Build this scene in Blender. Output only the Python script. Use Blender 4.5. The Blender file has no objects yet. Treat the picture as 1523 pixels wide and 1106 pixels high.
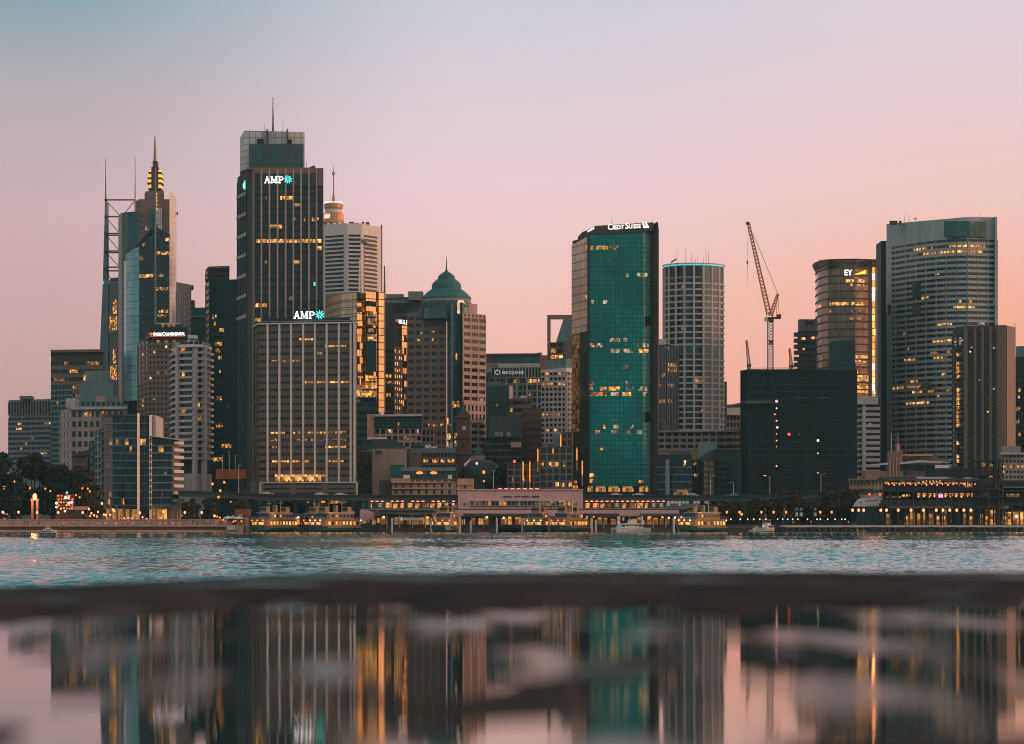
import bpy, math, random
import numpy as np
from mathutils import Vector, Matrix
random.seed(11)
R = math.radians
SC = bpy.context.scene
COL = SC.collection
F, CX, HY, H = 4180.0, 761.5, 779.0, 2.75      # photo focal length in pixels, centre column, horizon row, eye height above the harbour
GZ = 3.0                                       # street level
def PX(px, Y): return (px - CX) / F * Y
def PZ(py, Y): return H + (HY - py) / F * Y
def M_(px, Y): return px / F * Y               # a length in photo pixels at distance Y, in metres

# ------------------------------------------------------------------ mesh builder
class MB:
    def __init__(s): s.v = []; s.f = []; s.uv = []; s.smooth = False
    def add(s, verts, faces, uvs=None):
        o = len(s.v); s.v += [tuple(p) for p in verts]
        for i, f in enumerate(faces):
            s.f.append([o + k for k in f])
            s.uv += (uvs[i] if uvs else [(verts[k][0] + verts[k][1], verts[k][2]) for k in f])
    def box(s, x0, x1, y0, y1, z0, z1):
        v = [(x0,y0,z0),(x1,y0,z0),(x1,y1,z0),(x0,y1,z0),(x0,y0,z1),(x1,y0,z1),(x1,y1,z1),(x0,y1,z1)]
        s.add(v, [(0,3,2,1),(4,5,6,7),(0,1,5,4),(1,2,6,5),(2,3,7,6),(3,0,4,7)])
    def fbox(s, fr, u0, u1, z0, z1, w0, w1, z0b=None, z1b=None):
        """box on a wall frame: u along, z up, w outward"""
        zb0 = z0 if z0b is None else z0b; zb1 = z1 if z1b is None else z1b
        v = [fr.pt(u0,z0,w1), fr.pt(u1,zb0,w1), fr.pt(u1,zb0,w0), fr.pt(u0,z0,w0),
             fr.pt(u0,z1,w1), fr.pt(u1,zb1,w1), fr.pt(u1,zb1,w0), fr.pt(u0,z1,w0)]
        a = [(u0,z0),(u1,zb0),(u1,zb0),(u0,z0),(u0,z1),(u1,zb1),(u1,zb1),(u0,z1)]
        F_ = [(0,3,2,1),(4,5,6,7),(0,1,5,4),(1,2,6,5),(2,3,7,6),(3,0,4,7)]
        s.add(v, F_, [[(a[k][0] + fr.u0, a[k][1]) for k in f] for f in F_])
    def prism(s, poly, z0, z1):
        """vertical prism over a counter-clockwise plan; z1 may be a list (sloped top)"""
        n = len(poly); t = z1 if isinstance(z1, (list, tuple)) else [z1] * n
        b = z0 if isinstance(z0, (list, tuple)) else [z0] * n
        v = [(p[0], p[1], b[i]) for i, p in enumerate(poly)] + [(p[0], p[1], t[i]) for i, p in enumerate(poly)]
        fs = []; uv = []; u = 0
        for i in range(n):
            j = (i + 1) % n; L = math.dist(poly[i][:2], poly[j][:2])
            fs.append((i, j, n + j, n + i)); uv.append([(u, b[i]), (u + L, b[j]), (u + L, t[j]), (u, t[i])]); u += L
        fs.append(tuple(range(n, 2 * n))); uv.append([(p[0], p[1]) for p in poly])
        fs.append(tuple(range(n - 1, -1, -1))); uv.append([(p[0], p[1]) for p in reversed(poly)])
        s.add(v, fs, uv)
    def tube(s, p, q, r0, r1=None, n=6, caps=True):
        r1 = r0 if r1 is None else r1
        p, q = Vector(p), Vector(q); d = (q - p).normalized()
        a = d.cross(Vector((0, 0, 1)) if abs(d.z) < .9 else Vector((1, 0, 0))).normalized(); b = d.cross(a)
        v = []
        for c, r in ((p, r0), (q, r1)):
            for k in range(n):
                t = 2 * math.pi * k / n
                v.append(c + a * (math.cos(t) * r) + b * (math.sin(t) * r))
        fs = [(k, (k + 1) % n, n + (k + 1) % n, n + k) for k in range(n)]
        if caps: fs += [tuple(range(n - 1, -1, -1)), tuple(range(n, 2 * n))]
        s.add(v, fs)
    def lathe(s, x, y, prof, n=20, a0=0.0):
        """prof: list of (radius, z) from bottom to top"""
        v = []; m = len(prof)
        for r, z in prof:
            for k in range(n):
                t = a0 + 2 * math.pi * k / n
                v.append((x + r * math.cos(t), y + r * math.sin(t), z))
        fs = []; uv = []
        for i in range(m - 1):
            for k in range(n):
                k2 = (k + 1) % n
                fs.append((i*n+k, i*n+k2, (i+1)*n+k2, (i+1)*n+k))
                rr = max(prof[i][0], prof[i+1][0]) * 2 * math.pi / n
                uv.append([(k*rr, prof[i][1]), ((k+1)*rr, prof[i][1]), ((k+1)*rr, prof[i+1][1]), (k*rr, prof[i+1][1])])
        fs += [tuple(range(n - 1, -1, -1)), tuple((m-1)*n + k for k in range(n))]
        uv += [[(0, 0)] * n, [(0, 0)] * n]
        s.add(v, fs, uv)
    def ball(s, c, r, n=10, m=7, sx=1, sy=1, sz=1):
        v = [(c[0], c[1], c[2] - r * sz)]
        for i in range(1, m):
            ph = -math.pi / 2 + math.pi * i / m
            for k in range(n):
                t = 2 * math.pi * k / n
                v.append((c[0] + r*sx*math.cos(ph)*math.cos(t), c[1] + r*sy*math.cos(ph)*math.sin(t), c[2] + r*sz*math.sin(ph)))
        v.append((c[0], c[1], c[2] + r * sz)); L = len(v) - 1
        fs = [(0, 1 + (k + 1) % n, 1 + k) for k in range(n)]
        for i in range(m - 2):
            for k in range(n):
                k2 = (k + 1) % n
                fs.append((1+i*n+k, 1+i*n+k2, 1+(i+1)*n+k2, 1+(i+1)*n+k))
        fs += [(L, 1+(m-2)*n+k, 1+(m-2)*n+(k+1) % n) for k in range(n)]
        s.add(v, fs)
    def mesh(s, name, mat, off=(0, 0, 0)):
        me = bpy.data.meshes.new(name)
        me.from_pydata([(a - off[0], b - off[1], c - off[2]) for a, b, c in s.v], [], s.f)
        uv = me.uv_layers.new(name='UVMap')
        uv.data.foreach_set('uv', np.array(s.uv, dtype=np.float32).ravel())
        if s.smooth: me.polygons.foreach_set('use_smooth', [True] * len(me.polygons))
        if mat: me.materials.append(mat)
        me.update()
        return me

class Frame:
    def __init__(s, p, q, u0=0.0):
        s.p = p; s.L = math.dist(p, q)
        s.d = ((q[0]-p[0])/s.L, (q[1]-p[1])/s.L); s.n = (s.d[1], -s.d[0]); s.u0 = u0
    def pt(s, u, z, w): return (s.p[0] + s.d[0]*u + s.n[0]*w, s.p[1] + s.d[1]*u + s.n[1]*w, z)

# ------------------------------------------------------------------ things and parts
def tag(o, label=None, cat=None, group=None, kind=None):
    if label: o['label'] = label
    if cat: o['category'] = cat
    if group: o['group'] = group
    if kind: o['kind'] = kind
    return o
class Thing:
    """an Empty at the thing's base; parts are collected and linked by finish()"""
    def __init__(s, name, label, cat, loc, group=None, rotz=0.0, local=False):
        s.o = bpy.data.objects.new(name, None); COL.objects.link(s.o); s.o.location = loc; s.o.rotation_euler = (0, 0, rotz)
        s.o.empty_display_size = 1.0
        tag(s.o, label, cat, group); s.off = (0, 0, 0) if local else loc
        s.parts = []; s.key = {}; s.fac = []; s.nw = 0; s.over = {}
    def new(s, part, mat, parent=None, label=None, kind=None):
        m = MB(); s.parts.append([part, mat, m, parent, label, kind, None]); return m
    def mb(s, part, mat, parent=None, label=None, kind=None):
        k = (part, mat.name, id(parent))
        if k not in s.key: s.key[k] = s.new(part, mat, parent, label, kind)
        return s.key[k]
    def finish(s):
        done = {}
        for p in s.parts:
            part, mat, m, parent, label, kind, _ = p
            if not m.f: continue
            o = bpy.data.objects.new(part, m.mesh(part, mat, s.off)); COL.objects.link(o)
            o.parent = done[id(parent)] if parent is not None and id(parent) in done else s.o
            if label: o['label'] = label
            if kind: o['kind'] = kind
            done[id(m)] = o
        return s.o
def solo(name, mb, mat, label=None, cat=None, group=None, kind=None, loc=(0, 0, 0)):
    o = bpy.data.objects.new(name, mb.mesh(name, mat, loc)); COL.objects.link(o); o.location = loc
    return tag(o, label, cat, group, kind)
def copy_tree(o, parent=None):
    c = o.copy(); COL.objects.link(c); c.parent = parent
    for ch in [x for x in bpy.data.objects if x.parent == o]: copy_tree(ch, c)
    return c
KIDS = {}
def dup(root, loc, rotz=None, label=None):
    if root.name not in KIDS: KIDS[root.name] = [(c, list(c.children)) for c in root.children]
    r = root.copy(); COL.objects.link(r); r.location = loc
    if rotz is not None: r.rotation_euler = (0, 0, rotz)
    if label: r['label'] = label
    for c, g in KIDS[root.name]:
        d = c.copy(); COL.objects.link(d); d.parent = r
        for gg in g:
            e = gg.copy(); COL.objects.link(e); e.parent = d
    return r

# ------------------------------------------------------------------ materials
class NT:
    def __init__(s, name):
        s.m = bpy.data.materials.new(name); s.m.use_nodes = True; s.t = s.m.node_tree; s.n = s.t.nodes
        s.b = s.n['Principled BSDF']
    def node(s, typ, **kw):
        n = s.n.new(typ)
        for k, v in kw.items(): setattr(n, k, v)
        return n
    def link(s, a, b): s.t.links.new(a, b)
    def math(s, op, a, b=None):
        n = s.node('ShaderNodeMath', operation=op)
        for i, x in enumerate((a, b)):
            if x is None: continue
            if isinstance(x, (int, float)): n.inputs[i].default_value = x
            else: s.link(x, n.inputs[i])
        return n.outputs[0]
    def mix(s, f, a, b):
        n = s.node('ShaderNodeMix', data_type='RGBA')
        for i, x in ((0, f), (6, a), (7, b)):
            if isinstance(x, (int, float)): n.inputs[i].default_value = x
            elif isinstance(x, tuple): n.inputs[i].default_value = (*x[:3], 1)
            else: s.link(x, n.inputs[i])
        return n.outputs[2]
    def noise(s, vec, scale, detail=3, rough=.6):
        n = s.node('ShaderNodeTexNoise'); n.inputs['Scale'].default_value = scale
        n.inputs['Detail'].default_value = detail; n.inputs['Roughness'].default_value = rough
        if vec is not None: s.link(vec, n.inputs['Vector'])
        return n.outputs['Fac']
    def vmul(s, vec, k):
        n = s.node('ShaderNodeVectorMath', operation='MULTIPLY'); s.link(vec, n.inputs[0]); n.inputs[1].default_value = k
        return n.outputs[0]
    def ramp(s, f, stops):
        n = s.node('ShaderNodeValToRGB'); e = n.color_ramp.elements
        while len(e) < len(stops): e.new(.5)
        for i, (p, c) in enumerate(stops):
            e[i].position = p; e[i].color = (*c, 1) if len(c) == 3 else c
        s.link(f, n.inputs[0]); return n.outputs[0]
    def rng(s, f, a, b, c, d):
        n = s.node('ShaderNodeMapRange'); n.inputs[1].default_value = a; n.inputs[2].default_value = b
        n.inputs[3].default_value = c; n.inputs[4].default_value = d; s.link(f, n.inputs[0]); return n.outputs[0]
    def pos(s): return s.node('ShaderNodeNewGeometry').outputs['Position']
    def uv(s): return s.node('ShaderNodeUVMap').outputs[0]

def wallmat(name, c, rough=.85, amp=.3, spec=.25, fine=.9):
    t = NT(name); p = t.pos()
    st = t.noise(t.vmul(p, (.35, .35, .03)), 1.0, 4)            # rain streaks
    fn = t.noise(p, fine, 3)
    f = t.math('ADD', t.math('MULTIPLY', st, .6), t.math('MULTIPLY', fn, .4))
    k = t.rng(f, .3, .7, 1 - amp, 1 + amp * .6)
    mul = t.node('ShaderNodeVectorMath', operation='SCALE'); mul.inputs[0].default_value = c; t.link(k, mul.inputs['Scale'])
    t.link(mul.outputs[0], t.b.inputs['Base Color'])
    t.b.inputs['Roughness'].default_value = rough; t.b.inputs['Specular IOR Level'].default_value = spec
    return t.m
def glassmat(name, c1, c2, pw=1.6, ph=3.6, rough=.08, ior=1.6, metal=0.0, mull=None, mw=.1, mh=.08, tilt=.012, bias=1.0, roughv=.1):
    """curtain glass: panes differ a little in tint and tilt, with mullion lines"""
    t = NT(name); uv = t.uv()
    sep = t.node('ShaderNodeSeparateXYZ'); t.link(uv, sep.inputs[0])
    a = t.math('DIVIDE', sep.outputs[0], pw); b = t.math('DIVIDE', sep.outputs[1], ph)
    cmb = t.node('ShaderNodeCombineXYZ'); t.link(t.math('FLOOR', a), cmb.inputs[0]); t.link(t.math('FLOOR', b), cmb.inputs[1])
    wn = t.node('ShaderNodeTexWhiteNoise', noise_dimensions='2D'); t.link(cmb.outputs[0], wn.inputs['Vector'])
    fac = t.math('POWER', wn.outputs['Value'], bias)
    colr = t.mix(fac, c1, c2)
    lf = t.rng(t.noise(t.pos(), .045, 3), .35, .65, .72, 1.22); sv = t.node('ShaderNodeVectorMath', operation='SCALE'); t.link(colr, sv.inputs[0]); t.link(lf, sv.inputs['Scale']); colr = sv.outputs[0]
    if mull:
        m1 = t.math('LESS_THAN', t.math('FRACT', a), mw); m2 = t.math('LESS_THAN', t.math('FRACT', b), mh)
        colr = t.mix(t.math('MAXIMUM', m1, m2), colr, mull)
    t.link(colr, t.b.inputs['Base Color'])
    t.link(t.rng(wn.outputs['Value'], 0, 1, rough, rough + roughv), t.b.inputs['Roughness'])
    t.b.inputs['IOR'].default_value = ior; t.b.inputs['Metallic'].default_value = metal
    sub = t.node('ShaderNodeVectorMath', operation='SUBTRACT'); t.link(wn.outputs['Color'], sub.inputs[0]); sub.inputs[1].default_value = (.5, .5, .5)
    sc = t.node('ShaderNodeVectorMath', operation='SCALE'); t.link(sub.outputs[0], sc.inputs[0]); sc.inputs['Scale'].default_value = tilt * 2
    ad = t.node('ShaderNodeVectorMath', operation='ADD'); t.link(sc.outputs[0], ad.inputs[0])
    t.link(t.node('ShaderNodeNewGeometry').outputs['Normal'], ad.inputs[1])
    nm = t.node('ShaderNodeVectorMath', operation='NORMALIZE'); t.link(ad.outputs[0], nm.inputs[0])
    t.link(nm.outputs[0], t.b.inputs['Normal'])
    return t.m
def litmat(name, ca, cb, strength, cell=(1.1, 1.3), power=2.0, floor=.03):
    """lit rooms behind glass: bright, dim and dark cells (lamps, blinds, furniture)"""
    t = NT(name); uv = t.uv()
    sep = t.node('ShaderNodeSeparateXYZ'); t.link(uv, sep.inputs[0])
    cmb = t.node('ShaderNodeCombineXYZ')
    t.link(t.math('FLOOR', t.math('DIVIDE', sep.outputs[0], cell[0])), cmb.inputs[0])
    t.link(t.math('FLOOR', t.math('DIVIDE', sep.outputs[1], cell[1])), cmb.inputs[1])
    wn = t.node('ShaderNodeTexWhiteNoise', noise_dimensions='2D'); t.link(cmb.outputs[0], wn.inputs['Vector'])
    nz = t.noise(uv, .55, 3, .7)
    k = t.math('MULTIPLY', t.math('POWER', wn.outputs['Value'], power), t.rng(nz, .35, .65, .35, 1.5))
    sc_ = t.node('ShaderNodeSeparateColor'); t.link(wn.outputs['Color'], sc_.inputs[0])
    t.link(t.ramp(sc_.outputs[1], [(0, ca), (.6, cb), (.88, cb), (1, (1, .72, .42))]), t.b.inputs['Emission Color'])
    t.link(t.math('MULTIPLY', t.math('ADD', k, floor), strength), t.b.inputs['Emission Strength'])
    t.b.inputs['Base Color'].default_value = (.03, .025, .02, 1); t.b.inputs['Roughness'].default_value = .2
    t.m.cycles.emission_sampling = 'NONE'
    return t.m
def emit(name, c, s, sample=False):
    t = NT(name); t.b.inputs['Base Color'].default_value = (*[min(1, x) for x in c], 1)
    t.b.inputs['Emission Color'].default_value = (*c, 1); t.b.inputs['Emission Strength'].default_value = s
    t.m.cycles.emission_sampling = 'AUTO' if sample else 'NONE'
    return t.m
def plain(name, c, rough=.5, metal=0.0, amp=.15):
    t = NT(name); fn = t.noise(t.pos(), 2.0, 3)
    k = t.rng(fn, .3, .7, 1 - amp, 1 + amp)
    mul = t.node('ShaderNodeVectorMath', operation='SCALE'); mul.inputs[0].default_value = c; t.link(k, mul.inputs['Scale'])
    t.link(mul.outputs[0], t.b.inputs['Base Color']); t.b.inputs['Roughness'].default_value = rough; t.b.inputs['Metallic'].default_value = metal
    return t.m

MT = dict(
    brown=wallmat('brown_stone', (.205, .14, .112)), dbrown=wallmat('dark_brown_stone', (.085, .062, .054)),
    beige=wallmat('beige_stone', (.40, .31, .265)), pinkst=wallmat('pink_granite', (.44, .31, .27)),
    conc=wallmat('concrete', (.33, .30, .285)), lconc=wallmat('pale_concrete', (.50, .45, .425)), coolc=wallmat('cool_grey_concrete', (.34, .395, .39)),
    white=wallmat('white_panel', (.66, .60, .57), .6, .12), dark=wallmat('dark_cladding', (.020, .034, .036), .6),
    dgrey=wallmat('dark_grey_cladding', (.062, .078, .080), .6), grey=wallmat('grey_cladding', (.19, .21, .21), .7),
    tealc=wallmat('teal_grey_cladding', (.15, .21, .22), .6), bronze=wallmat('bronze_panel', (.17, .115, .085), .5, .2, .4),
    sand=wallmat('sandstone', (.48, .29, .195)), brick=wallmat('dark_red_brick', (.15, .075, .055)),
    copper=wallmat('green_copper_roof', (.035, .125, .115), .55), slate=wallmat('slate_roof', (.032, .045, .048), .6),
    steel=plain('dark_steel', (.03, .042, .045), .5, .1), wsteel=plain('pale_steel', (.5, .47, .46), .4, .4),
    redst=plain('weathered_red_steel', (.33, .16, .11), .6), fin=wallmat('white_fin', (.68, .60, .56), .5, .1),
    netting=wallmat('black_netting', (.016, .030, .033), .95, .5, .1, .35), station=wallmat('pink_rendered_wall', (.56, .36, .34), .8, .15),
    road=wallmat('asphalt', (.05, .05, .052)), roof=wallmat('roof_membrane', (.16, .15, .15)),
    orangew=wallmat('orange_hoarding', (.42, .14, .045)), trunk=wallmat('bark', (.07, .05, .038)),
    g_dark=glassmat('dark_window_glass', (.006, .012, .014), (.022, .034, .037), 1.5, 3.6, .06, 1.5, bias=2.5),
    g_teal=glassmat('teal_window_glass', (.008, .035, .038), (.02, .075, .075), 1.5, 3.6, .06, 1.6),
    g_brown=glassmat('bronze_window_glass', (.02, .014, .011), (.06, .042, .03), 1.5, 3.6, .08, 1.6),
    g_emer=glassmat('emerald_curtain_glass', (0, .165, .150), (0, .220, .200), 1.75, 1.95, .07, 1.38, mull=(0, .085, .082), mw=.14, mh=.13, tilt=.014),
    g_emer2=glassmat('pale_emerald_curtain_glass', (.09, .25, .23), (.13, .32, .29), 1.75, 1.95, .1, 1.6, mull=(.01, .06, .06), mw=.15, mh=.13),
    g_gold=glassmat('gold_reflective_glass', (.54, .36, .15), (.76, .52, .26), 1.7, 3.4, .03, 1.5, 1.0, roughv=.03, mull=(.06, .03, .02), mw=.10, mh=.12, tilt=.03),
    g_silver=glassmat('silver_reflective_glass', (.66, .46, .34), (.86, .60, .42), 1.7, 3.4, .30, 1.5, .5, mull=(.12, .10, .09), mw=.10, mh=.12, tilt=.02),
    g_bronzec=glassmat('bronze_curtain_glass', (.14, .085, .05), (.22, .14, .085), 1.5, 3.9, .12, 1.7, .45, mull=(.09, .06, .045), mw=.16, mh=.05, tilt=.02),
    g_sail=glassmat('pale_teal_fritted_glass', (.20, .40, .42), (.27, .48, .50), 2.4, 3.7, .2, 1.5, .15, mull=(.07, .15, .16), mw=.08, mh=.09),
    g_pink=glassmat('white_fritted_glass', (.60, .50, .46), (.70, .60, .55), 2.4, 3.7, .3, 1.5, .1, mull=(.35, .27, .24), mw=.06, mh=.07),
    g_tealc=glassmat('dark_teal_curtain_glass', (.004, .05, .052), (.008, .085, .085), 1.6, 3.7, .08, 1.6, mull=(.012, .025, .027), mw=.12, mh=.10),
    g_blk=glassmat('black_curtain_glass', (.004, .013, .015), (.01, .028, .03), 1.6, 3.7, .07, 1.5, mull=(.018, .022, .023), mw=.12, mh=.16, bias=2.0),
    g_gold_refl=glassmat('painted_gold_reflection_glass', (.03, .016, .008), (.85, .38, .09), 1.7, 1.95, .1, 1.5, .1, mull=(.02, .012, .008), mw=.12, mh=.12, bias=.9),  # reflection of sunlit surroundings painted into the pane colours
    g_side=glassmat('matte_side_glass', (.010, .030, .032), (.025, .055, .057), 1.5, 3.6, .45, 1.2),
    g_grid=glassmat('gridded_metal_screen', (.54, .50, .49), (.62, .58, .56), 3.2, 3.2, .5, 1.5, .0, mull=(.22, .21, .21), mw=.12, mh=.12),
    lit=litmat('lit_office_glass', (1, .30, .035), (1, .44, .10), 1.5, (.9, 1.1), 2.8), litb=litmat('bright_lit_office_glass', (1, .32, .04), (1, .47, .115), 1.9, (.9, 1.2), power=2.0, floor=.10),
    litw=litmat('white_lit_office_glass', (1, .66, .36), (1, .82, .58), .8), litc=litmat('dim_lit_office_glass', (1, .34, .06), (1, .48, .15), .5),
    amber=litmat('amber_lit_interior', (1, .30, .035), (1, .47, .11), 1.15, (1.3, 2.2), 1.6, .08),
    bulb=emit('warm_lamp', (1, .36, .16), 1.75), bulbr=emit('red_lamp', (1, .10, .06), 1.8), bulbw=emit('white_lamp', (1, .80, .62), 1.6),
    bulbo=emit('orange_lamp', (1, .26, .045), 1.55), bulbp=emit('pink_lamp', (1, .25, .5), 2), cyan=emit('cyan_light', (.10, .62, .72), .75), tealem=emit('teal_emblem_light', (.10, .85, .75), 1.3),
    sign=emit('white_sign_light', (1, .93, .92), 1.25), signr=emit('red_sign_light', (1, .14, .06), .8), yel=emit('yellow_beam_light', (1, .55, .06), 1.6),
    hullg=plain('dark_green_hull', (.010, .06, .05), .35), cream=plain('cream_ferry_paint', (.23, .125, .04), .5), bwhite=plain('white_boat_paint', (.50, .49, .49), .4),
    bglass=plain('boat_window', (.012, .016, .018), .08), skin=plain('skin', (.42, .26, .19), .6), rubber=plain('rubber', (.02, .02, .02), .8),
    canvas=plain('white_canvas', (.72, .66, .62), .8), pile=plain('white_pile_paint', (.60, .58, .58), .6), timber=wallmat('wet_timber', (.09, .06, .05)),
    redroof=wallmat('red_tile_roof', (.30, .095, .06)), grn=plain('grass_verge', (.06, .09, .03), .9),
)
# ------------------------------------------------------------------ building helpers
rnd = random.Random(5)
def chain(pts): return [(PX(p, Y), Y) for p, Y in pts]
def plan(pts, D):
    c = chain(pts); a, b = c[0], c[-1]
    kb = 1 + D / b[1]; ka = 1 + D / a[1]
    return c + [(b[0]*kb, b[1]*kb), (a[0]*ka, a[1]*ka)]
def yref(pts): return min(Y for _, Y in pts)
def building(name, label, pts, group=None, cat='building'):
    Y = yref(pts); xm = sum(PX(p, yy) for p, yy in pts) / len(pts)
    return Thing(name, label, cat, (xm, Y, GZ), group)
def body(t, pts, top, base, D, mat, part='wall', parent=None, kind=None):
    Y = yref(pts)
    if isinstance(top, (list, tuple)):
        z1 = [PZ(p, q[1]) for p, q in zip(top, pts)]; z1 = z1 + [z1[-1], z1[0]]
    else: z1 = PZ(top, Y)
    m = t.mb(part, mat, parent); m.prism(plan(pts, D), GZ - 1 if base is None else PZ(base, Y), z1)
    return m
def frames(pts):
    c = chain(pts); out = []; u = 0
    for i in range(len(c) - 1):
        f = Frame(c[i], c[i+1], u); f.a, f.b = pts[i][0], pts[i+1][0]; u += f.L; out.append(f)
    return out
def fac(t, pts, top, bot, nf, nb, wm, gm, sp=.45, pier=.18, proud=.4, mode='floor', lit=0.0, lm='lit', part='wall', segs=None, parent=None, keep=80, pmat=None, ppart=None, pproud=None, own=True, gl='window', inset=.1):
    Y = yref(pts); z1 = PZ(top, Y); z0 = PZ(bot, Y); fh = (z1 - z0) / nf
    fr = frames(pts)
    if segs is not None: fr = [fr[i] for i in segs]
    nbs = nb if isinstance(nb, (list, tuple)) else [nb] * len(fr)
    wall = t.mb(part, wm, parent)
    pm = wall if pmat is None else t.mb(ppart or 'fin', pmat, parent)
    pw_ = proud + .04 if pproud is None else pproud
    rec = dict(fr=fr, z0=z0, fh=fh, sp=sp, nb=nbs, Y=Y, parent=parent, nf=nf, w=inset); t.fac.append(rec)
    for f, n in zip(fr, nbs):
        bw = f.L / n
        if sp > 0:
            for k in range(nf): wall.fbox(f, 0, f.L, z0 + k*fh, z0 + (k + sp)*fh, -.2, proud)
        if pier > 0:
            for i in range(n + 1):
                c = i * bw; h = pier * bw / 2
                pm.fbox(f, max(0, c - h), min(f.L, c + h), z0, z1, -.21, pw_)
    if mode == 'floor':
        for k in range(nf):
            m = t.new(gl, gm, parent)
            for f in fr: m.fbox(f, 0, f.L, z0 + (k + sp)*fh - .05, z0 + (k + 1)*fh, -.1, inset)
            t.nw += 1
    elif mode == 'bay':
        allw = []
        for k in range(nf - 1, -1, -1):
            for f, n in zip(fr, nbs):
                bw = f.L / n
                for i in range(n): allw.append((k, f, i*bw + pier*bw/2 - .03, (i + 1)*bw - pier*bw/2 + .03))
        stuff = None
        keep = max(0, min(keep, 95 - t.nw))
        for j, (k, f, a, b) in enumerate(allw):
            if j < keep: m = t.new(gl, gm, parent); t.nw += 1
            else:
                stuff = stuff or t.new(gl, gm, parent, kind='stuff'); m = stuff
            m.fbox(f, a, b, z0 + (k + sp)*fh - .05, z0 + (k + 1)*fh, -.1, inset)
    elif mode == 'glass':
        m = t.new('glazing', gm, parent)
        for f in fr: m.fbox(f, 0, f.L, z0, z1, -.1, inset)
    if lit > 0:
        for k in range(nf):
            for f, n in zip(fr, nbs):
                bw = f.L / n; i = 0
                while i < n:
                    if rnd.random() < lit:
                        run = 1 if mode == 'bay' else rnd.choice((1, 1, 1, 2))
                        litbox(t, rec, f, k, i*bw + pier*bw*.6, min(f.L, (i + run)*bw - pier*bw*.6), lm); i += run
                    i += 1
    return rec
LITN = {}
def litbox(t, rec, f, k, u0, u1, lm='lit', full=False):
    n = LITN.get(id(t), 0)
    if n >= 70: return
    LITN[id(t)] = n + 1
    z = rec['z0'] + (k + rec['sp'] + .06) * rec['fh']; z1 = rec['z0'] + (k + .97) * rec['fh']
    m = t.new('lit_window', MT[lm], rec['parent']); m.fbox(f, u0, u1, z, z1, 0, rec['w'] + .06)
def lit(t, items, fi=-1, lm='lit'):
    """items: (py, px0, px1[, material]) lit stretches of a floor, as the photo shows them"""
    rec = t.fac[fi]
    for it in items:
        py, a, b = it[:3]; mm = it[3] if len(it) > 3 else lm
        k = int((PZ(py, rec['Y']) - rec['z0']) / rec['fh']); k = max(0, min(rec['nf'] - 1, k))
        for f in rec['fr']:
            lo, hi = max(a, f.a), min(b, f.b)
            if hi - lo < .3: continue
            litbox(t, rec, f, k, (lo - f.a) / (f.b - f.a) * f.L, (hi - f.a) / (f.b - f.a) * f.L, mm)
def pbox(t, part, mat, px0, px1, py0, py1, Y, D, parent=None, new=False, label=None):
    """box given by its outline in the photo at distance Y, D metres deep"""
    m = t.new(part, mat, parent, label) if new else t.mb(part, mat, parent)
    m.prism([(PX(px0, Y), Y), (PX(px1, Y), Y), (PX(px1, Y), Y + D), (PX(px0, Y), Y + D)], PZ(py1, Y), PZ(py0, Y)); return m
def ptube(t, part, mat, p, q, r0, r1=None, n=6, parent=None, new=True):
    m = t.new(part, mat, parent) if new else t.mb(part, mat, parent)
    m.tube((PX(p[0], p[2]), p[2], PZ(p[1], p[2])), (PX(q[0], q[2]), q[2], PZ(q[1], q[2])), r0, r1, n); return m
def mast(t, px, y0, y1, Y, r=.35, part='antenna', mat=None):
    return ptube(t, part, mat or MT['steel'], (px, y1, Y), (px, y0, Y), r, r * .5)

# ------------------------------------------------------------------ writing
_tc = {}
def text_geo(s, bold=.0):
    if (s, bold) in _tc: return _tc[(s, bold)]
    cu = bpy.data.curves.new('writing', 'FONT'); cu.body = s; cu.offset = bold; cu.extrude = .06; cu.resolution_u = 3
    o = bpy.data.objects.new('writing', cu); COL.objects.link(o)
    dg = bpy.context.evaluated_depsgraph_get(); me = bpy.data.meshes.new_from_object(o.evaluated_get(dg))
    v = [tuple(p.co) for p in me.vertices]; f = [tuple(p.vertices) for p in me.polygons]
    bpy.data.objects.remove(o); bpy.data.curves.remove(cu); bpy.data.meshes.remove(me)
    x0 = min(a[0] for a in v); x1 = max(a[0] for a in v); y0 = min(a[1] for a in v); y1 = max(a[1] for a in v)
    v = [((a[0]-x0)/(x1-x0), (a[1]-y0)/(y1-y0), a[2]) for a in v]
    _tc[(s, bold)] = (v, f); return v, f
def write(m, fr, s, u0, u1, z0, z1, w=.5, bold=.02, dz=0.0):
    v, f = text_geo(s, bold); L = max(1e-6, u1 - u0)
    m.add([fr.pt(u0 + a*L, z0 + b*(z1 - z0) + dz*a, w + c*3) for a, b, c in v], f)
def strokes(m, fr, segs, u0, z0, sx, sz, w0=.3, w1=.8):
    """letters made of thick strokes: (x0,y0,x1,y1,thickness) in letter units"""
    for a, b, c, d, th in segs:
        L = math.hypot(c - a, d - b); nx, ny = -(d - b) / L * th / 2, (c - a) / L * th / 2
        q = [(a + nx, b + ny), (a - nx, b - ny), (c - nx, d - ny), (c + nx, d + ny)]
        v = [fr.pt(u0 + x*sx, z0 + y*sz, w1) for x, y in q] + [fr.pt(u0 + x*sx, z0 + y*sz, w0) for x, y in q]
        m.add(v, [(0,1,2,3),(7,6,5,4),(0,4,5,1),(1,5,6,2),(2,6,7,3),(3,7,4,0)])
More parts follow.
